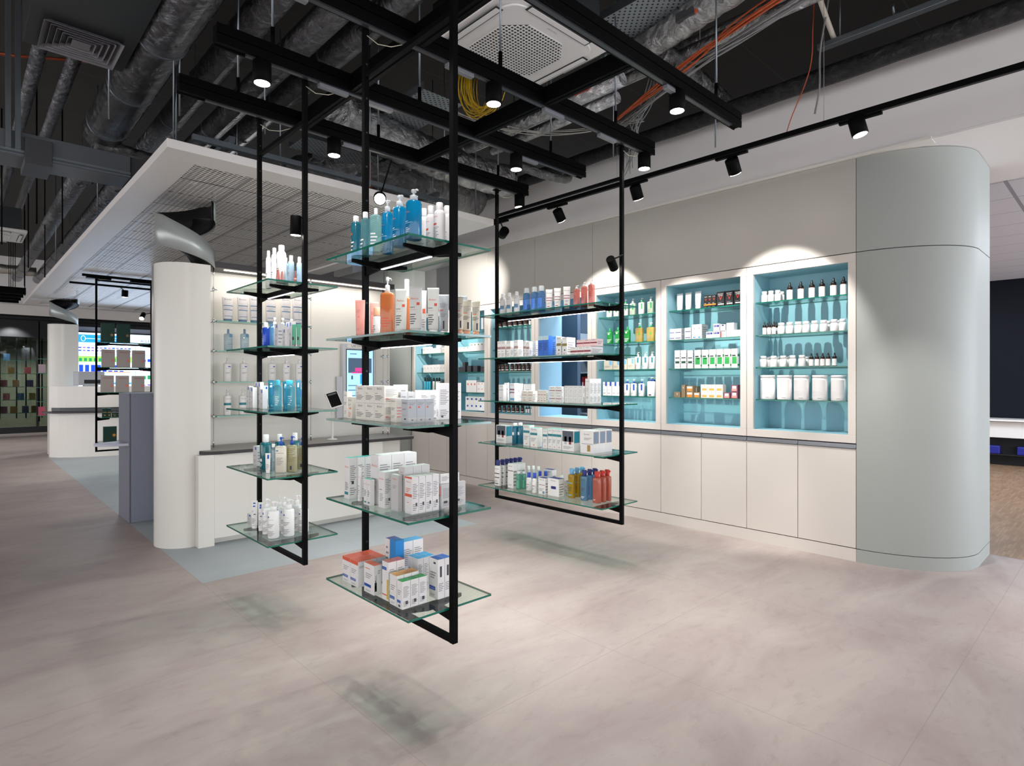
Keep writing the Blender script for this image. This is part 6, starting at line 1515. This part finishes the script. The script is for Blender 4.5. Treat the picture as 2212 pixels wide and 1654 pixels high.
# rectangular duct with square diffuser
t = thing('ceiling_diffuser', 'square grey louvred air diffuser under a dark sheet-metal duct', 'vent', (.61, 4.785, 3.6))
DG = mat('duct_sheet_dark', '#34383a', .45, metal=.4, var=.15, scale=4)
obj('duct_box', MB().box(-.28, .28, -3.2, .26, .03, .42), DG, t, bevel=.004)
FR = mat('diffuser_grey', '#6c6b70', .45)
for k, r in enumerate((.21, .172, .14, .108, .076)):
    mb = MB(); w = .03 if k == 0 else .013; zi = .0 if k == 0 else .004
    o_ = len(mb.v)
    for rr, z in ((r, zi), (r-w, zi+.028)):
        mb.v += [(-rr, -rr, z), (rr, -rr, z), (rr, rr, z), (-rr, rr, z)]
    for i in range(4): j = (i+1) % 4; mb.f.append((i, j, 4+j, 4+i)); mb.m.append(0); mb.sm.append(False)
    q = obj('louvre', mb, FR, t); md = q.modifiers.new('thick', 'SOLIDIFY'); md.thickness = .002
obj('centre_plate', MB().prism([(-.05, -.05), (.05, -.05), (.05, .05), (-.05, .05)], .006, .01), FR, t)
obj('dark_throat', MB().box(-.2, .2, -.2, .2, .031, .034), CHBLK, t)
# grey trunking on the left
t = thing('cable_trunking', 'broad grey trunking beam crossing the left ceiling', 'beam', (0, 6.4, 3.22))
TG = mat('trunking_grey', '#565b60', .5)
obj('body', MB().box(-4, 1.16, -.16, .2, 0, .20), TG, t, bevel=.003)
obj('rail', MB().box(-4, 1.16, -.175, -.161, .03, .05).box(-4, 1.16, -.175, -.161, .005, .016), GALV, t)
obj('clamp', MB().box(.42, .60, -.2, .22, -.05, .16), DARKG, t, bevel=.004)
obj('end_block', MB().box(1.165, 1.5, -.14, .2, -.02, .2), DARKG, t, bevel=.004)
for x in (.30, .36): obj('strut', MB().box(x, x+.035, -.21, -.175, .05, 1.28), GALV, t)
# ceiling cassettes
def cassette(x, y, z, s, label, rot=0):
    t = thing('ceiling_cassette', label, 'air conditioner', (x, y, z), rot, 'white ceiling cassettes')
    h = s/2
    def rr(hw, e=9, n=48): return [(hw*math.copysign(abs(math.cos(2*PI*i/n))**(2/e), math.cos(2*PI*i/n)), hw*math.copysign(abs(math.sin(2*PI*i/n))**(2/e), math.sin(2*PI*i/n))) for i in range(n)]
    CW = mat('cassette_white', '#e2e0df', .4)
    obj('fascia', MB().prism([(-h, -h), (h, -h), (h, h), (-h, h)], .012, .05), CW, t, bevel=.01)
    obj('centre_panel', MB().prism(rr(h*.86, 6), .0, .0118), CW, t, bevel=.006)
    mb = MB(); g = h*.60; n = 22
    def chord(v): # octagon half width
        return g if abs(v) < g*.55 else g-(abs(v)-g*.55)
    for i in range(n+1):
        v = -g+2*g*i/n; c = chord(v)
        if c > .02: mb.box(v-.0026, v+.0026, -c, c, -.006, -.0015); mb.box(-c, c, v-.0026, v+.0026, -.0065, -.002)
    obj('grille', mb, CW, t)
    obj('dark_filter', MB().prism([(g, -g*.55), (g, g*.55), (g*.55, g), (-g*.55, g), (-g, g*.55), (-g, -g*.55), (-g*.55, -g), (g*.55, -g)], -.0012, -.0002), mat('filter_dark', '#3c3a37', .8), t)
    for k in range(4):
        M = Matrix.Rotation(k*PI/2, 4, 'Z')
        obj('vent_slot', MB().prism([(h*.8, -h*.6), (h*.92, -h*.6), (h*.92, h*.6), (h*.8, h*.6)], -.003, -.0005).xf(M), mat('slot_dark', '#2a2b2d', .7), t)
        obj('vent_flap', MB().box(h*.82, h*.9, -h*.57, h*.57, -.007, -.0034).xf(M), CW, t)
    vs, fs, w_ = lettering('SAMSUNG'); s_ = .085/w_
    mb = MB().add([(-y_*s_-h*.70, -(x_*s_)-h*.35*0, -.0003) for x_, y_ in vs], fs, 0); obj('lettering', mb, mat('logo_grey', '#8a8a8c', .5), t, fix=False)
    obj('body', MB().box(-h*.86, h*.86, -h*.86, h*.86, .051, .33), DG, t)
    return t
cassette(2.74, 2.86, 3.6, .92, 'white four-way ceiling cassette above the beam grid', PI/2)
cassette(.30, 10.3, 3.3, .8, 'white ceiling cassette at the far left edge')
cassette(1.95, 3.0, 3.62, .0001+.3, 'white corner of a smaller ceiling unit behind the front rack') if False else None
# perforated trays
def tray(x, y0, y1, z, w, label, ax='Y'):
    mb = MB(); mb.add([(0, y0, 0), (w, y0, 0), (w, y1, 0), (0, y1, 0)], [(0, 3, 2, 1)], 0)
    mb.box(-.003, 0, y0, y1, 0, .06, 1).box(w, w+.003, y0, y1, 0, .06, 1)
    if ax == 'X': mb.v = [(b, a, c) for a, b, c in mb.v]
    o = obj('cable_tray', mb, [mesh_material('perforated_steel', .05, .05, .55, '#8a9398', 'slot'), GALV], None, (x, 0, z) if ax == 'Y' else (0, x, z), fix=False)
    return tag(o, label, 'cable tray', 'perforated cable trays')
tray(3.36, .5, 3.3, 3.97, .36, 'perforated cable tray above the front beam end')
tray(2.72, 3.9, 5.9, 3.72, .4, 'perforated cable tray behind the yellow cable coil')
tray(5.15, 2.3, 3.1, 3.6, .35, 'short perforated cable tray left of the glaring lamp', 'X')
def cable(label, pts, r, hexc, nm, name='cable', jit=.0, n=1, cat='cable'):
    mb = MB(); m = mat(nm, hexc, .5)
    for k in range(n):
        P = [Vector(p)+Vector((rnd.uniform(-1, 1), rnd.uniform(-1, 1), rnd.uniform(-1, 1)))*jit for p in pts]; q = []
        for i in range(len(P)-1):
            a, b = P[i], P[i+1]; c = P[i-1] if i else a-(b-a); d = P[i+2] if i+2 < len(P) else b+(b-a)
            for s_ in range(8):
                s = s_/8; q.append(.5*((2*a)+(b-c)*s+(2*c-5*a+4*b-d)*s*s+(3*a-c-3*b+d)*s**3))
        q.append(P[-1]); mb.tube(q, r, 5)
    return tag(obj(name, mb, m), label, cat)
# yellow coil
mb = MB()
for k in range(22):
    c = Vector((2.9+rnd.uniform(-.05, .05), 3.42+rnd.uniform(-.06, .06), 3.62)); rx = .10+rnd.uniform(-.03, .04); rz = .2+rnd.uniform(-.03, .03)
    a = rnd.uniform(-.4, .4)-.8
    mb.tube([(c.x+rx*math.cos(2*PI*i/20)*math.cos(a), c.y+rx*math.cos(2*PI*i/20)*math.sin(a), c.z+rz*math.sin(2*PI*i/20)) for i in range(21)], .0035, 5, cap=False)
o = tag(obj('cable_coil', mb, mat('yellow_cable', '#c9a413', .5)), 'loose coil of yellow cable hanging behind the beam grid', 'cable', kind='stuff')
cable('bundle of orange cables sloping to the bulkhead', [(3.85, .8, 4.0), (3.86, 1.8, 3.82), (3.95, 2.3, 3.74), (4.2, 3.2, 3.66)], .006, '#b4512a', 'orange_cable', jit=.03, n=7, name='cable_bundle')
cable('bundle of grey cables beside the orange ones', [(3.95, .6, 4.0), (3.98, 1.8, 3.8), (4.06, 2.4, 3.72), (4.3, 3.2, 3.62)], .005, '#8d8f90', 'grey_cable', jit=.035, n=9, name='cable_bundle')
cable('knotted grey cables hanging before the bulkhead', [(4.15, 2.6, 4.56), (4.2, 2.75, 3.85), (4.26, 2.95, 3.6), (4.28, 2.98, 3.5), (4.3, 3.0, 3.42), (4.34, 3.1, 3.25)], .004, '#8d8f90', 'grey_cable', jit=.04, n=9, name='cable_bundle')
cable('orange cables dropping behind the front rack', [(2.45, 4.5, 3.75), (2.6, 4.75, 3.62), (2.9, 5.1, 3.5), (3.15, 5.5, 3.3), (3.2, 5.7, 3.1)], .007, '#b4512a', 'orange_cable', jit=.025, n=8, name='cable_bundle')
cable('orange cable sagging under the slab at the left', [(-.5, 6.9, 4.2), (.25, 6.6, 4.16), (.6, 6.5, 4.2), (1.1, 6.4, 4.3)], .012, '#9c3f22', 'orange_cable2', jit=.01, n=2)
cable('single orange wire hanging against the bulkhead', [(4.5, 1.58, 4.56), (4.55, 1.62, 4.0), (4.6, 1.66, 3.7), (4.75, 1.85, 3.45), (4.8, 1.92, 3.32)], .004, '#b4512a', 'orange_cable')
cable('grey flexible conduit hanging against the bulkhead', [(4.46, 1.45, 4.56), (4.5, 1.5, 4.1), (4.58, 1.58, 3.8), (4.62, 1.6, 3.55), (4.7, 1.66, 3.4)], .007, '#7c7e80', 'grey_conduit')
cable('pale cables along the slab behind the front beam', [(3.0, 4.2, 3.8), (3.4, 3.8, 3.6), (3.9, 3.4, 3.55), (4.4, 3.0, 3.7)], .004, '#a9a79f', 'pale_cable', jit=.03, n=5, name='cable_bundle')
# slotted steel channel, white pipe and clamps
t = thing('steel_channel', 'slotted steel mounting channel under the slab near the top right', 'rail', (4.74, 1.4, 3.88))
obj('channel', MB().box(-.03, .03, -3.5, .25, 0, .04), GALV, t, bevel=.002)
for y in (.1, -.6, -1.3): obj('hanger', MB().tube([(0, y, .04), (0, y, .62)], .005, 6), GALV, t)
for y in (-.25, -.5, -.75, -1.0): obj('pipe_clamp', MB().tube([(.05*math.cos(PI+PI*i/8), y, .1+.05*math.sin(PI+PI*i/8)) for i in range(9)], .008, 6).xf(Matrix.Identity(4)), GALV, t)
o = obj('slotted_channel', MB().box(-.03, .03, -2, .12, 0, .04), GALV, None, (4.25, 1.5, 4.08), bevel=.002); tag(o, 'upper slotted channel bearing the white pipe', 'rail')
cable('short white plastic pipe slanting under the channel', [(4.33, 1.5, 4.03), (4.55, 1.53, 4.0), (4.8, 1.55, 3.93)], .018, '#d8d4c8', 'white_pipe', name='plastic_pipe', cat='pipe')
for i, (x, y, z, lb) in enumerate(((3.5, 2.95, 3.62, 'small red actuator beside the second cross beam'), (3.62, 2.1, 3.85, 'orange-tipped grey control box above the front beam'))):
    o = obj('control_box', MB().box(-.03, .03, -.07, .07, 0, .06).box(-.03, .03, -.09, -.071, 0, .06, 1), [mat('red_actuator', '#b03226', .5) if i == 0 else DARKG, mat('orange_cap', '#c8542a', .5)], None, (x, y, z), bevel=.004); tag(o, lb, 'device')
# threaded rods hanging from the slab, each its own
RODS = [(.8, 5.0), (1.3, 5.3), (1.15, 4.6), (1.7, 4.5), (2.1, 5.2), (2.5, 4.35), (2.9, 4.9), (3.3, 4.4), (3.05, 5.5), (3.6, 5.0), (4.0, 4.2), (4.0, 3.0), (4.4, 2.3), (2.0, 6.0), (1.6, 6.6), (.6, 7.5), (.9, 8.4), (.4, 8.9), (.75, 10.5), (1.0, 11.3), (.5, 12), (.85, 12.6), (.95, 14), (.6, 15)]
for i, (x, y) in enumerate(RODS):
    zb = 3.0 if i in (5, 6, 8, 9) else 3.25 if i < 15 else 2.95
    far = i >= 15
    o = obj('threaded_rod', MB().tube([(0, 0, 0), (0, 0, 4.56-zb)], .006 if not far else .008, 6), GALV if not far else BLK, None, (x, y, zb))
    tag(o, ('thin black hanging wire' if far else 'thin steel threaded rod')+(' at the far left ceiling' if far else ' hanging from the raw slab'), 'rod', 'hanging wires at the far left' if far else 'threaded rods under the slab')

# ------------------------------------------------------------------ far end of the shop
FX, FY = 1.19, 13.3
fc_ = [(1.75, 14.0), (1.75, 14.5)]+arc(1.55, 14.25, .25, .5*PI, 1.5*PI, 28)
c2 = struct('pillar_far', MB().prism(fc_, 0, 2.47), CREAM)
for p in c2.data.polygons:
    if len(p.vertices) == 4: p.use_smooth = True
c2.data.set_sharp_from_angle(angle=.5)
chute(1.56, 14.25, 2.475, 'distant grey spiral chute above the far pillar')
t = thing('service_counter', 'far white service counter with bowed front and dark ledge', 'counter', (2.55, 13.6, 0))
def bow(r, n=24, y=.0, w=1.25): return [(-w+2*w*i/n, y-.55*(1-((-1+2*i/n))**2)**.6) for i in range(n+1)]
low = bow(0, w=1.28); obj('lower_front', MB().prism(low+[(1.28, .12), (-1.28, .12)], 0, .80), WHT, t)
obj('ledge', MB().prism([(x*1.08, y-.05) for x, y in low]+[(1.38, .1), (-1.38, .1)], .802, .83), DARKTOP, t)
obj('upper_front', MB().prism([(x*1.0, y+.06) for x, y in low]+[(1.28, .14), (-1.28, .14)], .90, 1.29), WHT, t)
obj('gap_band', MB().prism([(x*.97, y+.1) for x, y in low]+[(1.2, .14), (-1.2, .14)], .832, .899), TG, t)
t = thing('monitor', 'grey monitor on the far counter seen from behind', 'screen', (1.72, 13.45, 1.29))
MG = mat('monitor_grey', '#aeb2b8', .4)
obj('back_shell', MB().prism([(-.06, -.12), (.34, -.12), (.40, .03), (-.12, .03)], .02, .27), MG, t, bevel=.01)
obj('slot', MB().box(.03, .31, -.126, -.121, .05, .12), BLK2, t)
obj('foot', MB().box(.03, .25, -.1, .05, 0, .018), MG, t)
# screen wall
struct('wall_screen', MB().box(1.66, 5.0, 14.85, 15.0, .0, 2.50).box(1.66, 1.72, 14.7, 14.85, 0, 2.5), mat('blue_grey_fascia', '#9298a6', .5))
t = thing('display_screen', 'big bright wall screen picturing rows of medicine packs', 'screen', (1.80, 14.84, 1.02))
W_, H_ = 2.6, 1.36
obj('bezel', MB().box(-.03, W_+.03, -.02, .0, -.03, H_+.03), BLK2, t)
cols = [emis('px_'+n, c, s) for n, c, s in (('base', '#cfe6f8', 1.15), ('blue', '#2a93e2', 1.0), ('green', '#8fd85a', 1.0), ('dgreen', '#2f9a68', .8), ('royal', '#2650d8', .9), ('white', '#f4f8fc', 1.2), ('pink', '#e85f90', .9), ('violet', '#8a6ce0', .9), ('line', '#7fb2e0', .9), ('orange', '#f0a060', .9))]
mb = face(MB(), 0, W_, 0, H_, -.0205, 0)
def R_(x0_, x1_, z0_, z1_, m, e=.0): face(mb, x0_, x1_, z0_, z1_, -.0210-e, m)
R_(.05, .86, 1.16, 1.32, 1)
for z in (1.1, .92, .74, .54, .34, .16): R_(.0, W_, z, z+.008, 8)
R_(1.04, 1.05, 0, 1.1, 8)
for i in range(13):
    for z in (.98, 1.04): R_(.05+i*.072, .10+i*.072, z, z+.025, 7 if i % 2 else 4)
R_(.03, .98, .76, .88, 2)
for i in range(11): R_(.06+i*.083, .11+i*.083, .77, .84, 3, .0004)
for i in range(8): R_(.06+i*.1, .13+i*.1, .56, .70, 4)
R_(.03, .95, .545, .56, 9, .0004)
for i in range(12): R_(.05+i*.08, .08+i*.08, .36, .48, 3 if i % 3 == 0 else 0, .0004)
R_(.03, 1.0, .30, .33, 1)
for i in range(16):
    for k, z in enumerate((.96, .78, .58, .40, .22, .06)):
        R_(1.09+i*.092, 1.15+i*.092, z, z+(.05+.012*((i*5+k*3) % 4)), (5, 4, 6, 3, 7, 1)[(k+i//4) % 6])
for s_, x_, z_, wd, m_ in (('UST', .66, 1.20, .17, 5), ('ALLERGIE', 1.32, 1.2, .36, 4)):
    vs, fs, w_ = lettering(s_); q_ = wd/w_
    mb.add([(x_+a_*q_, -.0218, z_+b_*q_) for a_, b_ in vs], fs, m_)
ring = [(.13+.04*math.cos(2*PI*i/20), 1.24+.06*math.sin(2*PI*i/20)) for i in range(20)]
o_ = len(mb.v)
for x_, z_ in ring: mb.v.append((x_, -.0218, z_)); mb.v.append((.13+(x_-.13)*.8, -.0218, 1.24+(z_-1.24)*.85))
for i in range(20): j = (i+1) % 20; mb.f.append((o_+2*i, o_+2*j, o_+2*j+1, o_+2*i+1)); mb.m.append(5); mb.sm.append(False)
R_(.17, .44, 1.236, 1.244, 5, .0008)
obj('picture', mb, cols, t, fix=False)
ld = bpy.data.lights.new('screen_glow', 'AREA'); ld.shape = 'RECTANGLE'; ld.size, ld.size_y = 2.5, 1.3; ld.energy = 25; ld.color = (.55, .72, 1)
lo = bpy.data.objects.new('screen_glow', ld); COL.objects.link(lo); lo.location = (3.1, 14.8, 1.7); lo.rotation_euler = (-PI/2, 0, 0)
# tracks and lamps under the canopy near the distant rack
t = thing('canopy_track', 'black track and short rails under the canopy above the distant rack', 'track', (1.4, 10.4, 2.9))
obj('rail', MB().box(-.05, 2.2, .05, .085, .01, .045), BLK, t); obj('rail', MB().box(-.1, 2.2, .9, .93, .0, .03), BLK, t)
for x in (.0, .55): obj('bracket', MB().box(x, x+.3, .03, .12, -.012, .012), BLK, t)
spotlight('track_spotlight', 'short black cylinder lamp under the canopy above the distant rack', (1.97, 11.0, 2.72), (1.97, 11.3, 0), 25, 70, .045, .1, (1.97, 11.32, 2.9))
spotlight('rack_spotlight', 'small tilted lamp glowing on the distant rack post', (2.12, 10.6, 2.36), (1.7, 9.8, 1.6), 8, 55, .035, .12, (2.22, 10.49, 2.44), 'spotlights on rack posts')
spotlight('track_spotlight', 'small lamp under the far canopy end', (1.85, 15.2, 2.62), (1.5, 13, 0), 30, 70, .045, .1)
struct('wall_left_bulkhead', MB().box(-7, 5, 19.4, 19.6, 3.30, 4.5), WALLP)
struct('wall_far_top', MB().box(-7, 5, 19.3, 19.4, 3.05, 3.30), WHT)
# dark shop window at the far left end
FB = mat('facade_black', '#101216', .5)
wf = struct('window_2', MB().box(-7, 6, 20.3, 20.45, 0, .16).box(-7, 6, 20.3, 20.45, 2.55, 4.4).box(-7, 6, 19.9, 20.3, 3.0, 3.06), FB)
obj('pane', MB().box(-7, 6, 20.36, 20.372, .16, 2.55), glassy('shop_window_glass', '#bcc8c6', 0, .02, .9), wf)
for x in (.75, 1.62, 3.2): obj('mullion', MB().box(x, x+.06, 20.34, 20.4, .16, 2.55), FB, wf)
struct('wall_street', MB().box(-7, 6, 23.2, 23.3, 0, 4.4), mat('dusky_olive_wall', '#6a6450', .7, var=.2, scale=1.5))
t = thing('window_rack', 'black rack with products behind the far shop window', 'rack', (1.35, 21.2, 0))
for x in (-.45, -.1, .1, .45): obj('post', MB().box(x, x+.03, 0, .03, .35, 2.9), BLK, t)
for z in (.5, .86, 1.22, 1.58, 1.94): obj('glass_shelf', MB().box(-.5, .5, -.2, .2, z-.006, z+.006, ms=[0, 0, 1, 1, 1, 1]), [GLASS, GEDGE2], t)
cl = ['#7d2f3a', '#b06a2f', '#5a3a63', '#8a5a2a', '#c04a5a', '#3f5a80', '#a8783a']
for i, (x, z) in enumerate(((-.35, .5), (-.15, .5), (.1, .5), (.3, .5), (-.3, .86), (.0, .86), (.25, .86), (-.35, 1.22), (-.1, 1.22), (.2, 1.22), (-.2, 1.58), (.15, 1.58), (-.3, 1.94))):
    o = obj('carton', MB().box(-.07, .07, -.04, .04, 0, .18), mat('far_pack_%d' % (i % 7), cl[i % 7], .5), None, (1.35+x, 21.2, z+.0065)); tag(o, 'small dark coloured carton on the rack behind the far shop window', 'box', 'cartons behind the far shop window')
t = thing('window_rack', 'black rack with pink pack at the right edge of the far shop window', 'rack', (1.62, 19.2, 0))
for x in (-.05, .5): obj('post', MB().box(x, x+.03, 0, .03, .35, 2.9), BLK, t)
for z in (.5, .86, 1.22, 1.58, 1.94): obj('glass_shelf', MB().box(-.08, .52, -.2, .2, z-.006, z+.006, ms=[0, 0, 1, 1, 1, 1]), [GLASS, GEDGE2], t)
for z, c, lb in ((.5, '#d8607a', 'pink pack on the bottom shelf of the rack by the far window'), (1.58, '#d8c0c6', 'pale pack on an upper shelf of the rack by the far window')):
    o = obj('carton', MB().box(-.07, .07, -.04, .04, 0, .22), mat('pack_far'+c[1:], c, .5), None, (1.64, 19.2, z+.0065)); tag(o, lb, 'box')
for x, y, e in ((1.1, 19.8, 60), (1.0, 21.0, 300), (2.5, 21.2, 220)):
    l = bpy.data.lights.new('spot', 'SPOT'); l.energy = e; l.spot_size = math.radians(90); l.spot_blend = .6; l.shadow_soft_size = .04
    lo = bpy.data.objects.new('spot', l); COL.objects.link(lo); lo.location = (x, y, 2.95); lo.rotation_euler = (math.radians(28), 0, 0)
for x, y, e in ((.2, 8.5, 26), (.3, 12, 34), (.2, 16.5, 60), (2.4, 12.2, 30), (1.7, 9.2, 22), (-1.2, 5.5, 12), (-1.2, 2.5, 10), (2.0, 16.8, 40), (3.2, .6, 9), (4.9, -1.5, 12), (.8, .7, 5), (6.4, -1.2, 14), (2.6, 7.4, 20)):  # spots without fixtures; the one before the distant rack added to brighten it
    l = bpy.data.lights.new('spot', 'SPOT'); l.energy = e; l.spot_size = math.radians(95); l.spot_blend = .7; l.shadow_soft_size = .04; l.color = (1, .96, .91)
    lo = bpy.data.objects.new('spot', l); COL.objects.link(lo); lo.location = (x, y, 2.95)
for p, a, e, s in (((3.2, .9, 2.95), (1.5, 5.4, 1.0), 34, 46), ((.4, 1.2, 2.95), (2.4, 5.6, .8), 22, 50), ((.2, 6.5, 2.9), (1.3, 10.5, 1.2), 30, 50), ((.0, 9.5, 2.9), (1.8, 13.5, .9), 70, 50)):   # unseen spots: first set by the pillar's floor shadow, rest added as fill
    l = bpy.data.lights.new('spot', 'SPOT'); l.energy = e; l.spot_size = math.radians(s); l.spot_blend = .8; l.shadow_soft_size = .04; l.color = (1, .97, .93)
    lo = bpy.data.objects.new('spot', l); COL.objects.link(lo); lo.location = p; lo.rotation_euler = Vector((0, 0, -1)).rotation_difference(Vector(a)-Vector(p)).to_euler()
# daylight-white panels of the room to the right (its own ceiling lamps) and the back room; the last one added to brighten the partition
for x, y, z, sx, e in ((8.8, -.6, 3.08, 1.2, 40), (10.5, 2.2, 3.08, 1.2, 60), (6.6, 6.2, 2.9, .6, 22), (6.6, 4.2, 2.9, .6, 30), (5.7, 4.7, 2.9, .3, 20)):
    l = bpy.data.lights.new('ceiling_panel_and_fill', 'AREA'); l.size = sx; l.energy = e; l.color = (.82, .89, 1)
    lo = bpy.data.objects.new('ceiling_panel_and_fill', l); COL.objects.link(lo); lo.location = (x, y, z)

# daylight from the window side of the room to the right
l = bpy.data.lights.new('window_daylight', 'AREA'); l.shape = 'RECTANGLE'; l.size, l.size_y = 5.5, 2.2; l.energy = 170; l.color = (.74, .85, 1)
lo = bpy.data.objects.new('window_daylight', l); COL.objects.link(lo); lo.location = (9.6, -4.6, 1.5); lo.rotation_euler = (PI/2+.25, 0, 0)
# unseen upper wall bands, added to keep ambient light off the raw ceiling
struct('wall_front_light_block', MB().box(-7, 14, -5.1, -5, 3.15, 4.5), DARKG)
struct('wall_left_light_block', MB().box(-7.1, -7, -5, 26, 3.15, 4.5), DARKG)
# far lighting beams and duct at the left
t = thing('lighting_grid', 'four short black lighting beams at the far left canopy corner', 'lighting grid', (.72, 15.9, 2.98))
for k in range(4):
    obj('beam', MB().box(-.55, .25, -.2-.55*k, -.12-.55*k, -.0, .12), BLK, t)
    for x in (-.4, .1): obj('hanger_rod', MB().tube([(x, -.16-.55*k, .12), (x, -.16-.55*k, 1.58)], .006, 5), BLK, t)
flex('straight foil duct crossing the far left bulkhead', [(-2, 17, 3.83), (-.6, 17, 3.83), (.6, 17, 3.83), (1.35, 17, 3.83)], .10, foil('bright_foil_pipe', '#e0dcd2', .7, 9, .4, .35))

# ------------------------------------------------------------------ world, exposure, products
wd = bpy.data.worlds.new('world'); scn.world = wd; wd.use_nodes = True
bg = wd.node_tree.nodes['Background']; bg.inputs[0].default_value = lin('#d6d4d6'); bg.inputs[1].default_value = WORLD
scn.view_settings.view_transform = 'Standard'; scn.view_settings.look = 'None'; scn.view_settings.gamma = 1; scn.view_settings.exposure = EXPO
scn.view_settings.use_curve_mapping = False
scn.cycles.use_denoising = True; scn.cycles.use_adaptive_sampling = True; scn.cycles.adaptive_threshold = .045; scn.cycles.max_bounces = 8; scn.cycles.transparent_max_bounces = 24; scn.cycles.diffuse_bounces = 3; scn.cycles.glossy_bounces = 3
scn.cycles.sample_clamp_indirect = 6; scn.cycles.caustics_reflective = False; scn.cycles.caustics_refractive = False
place_products(PRODUCTS)
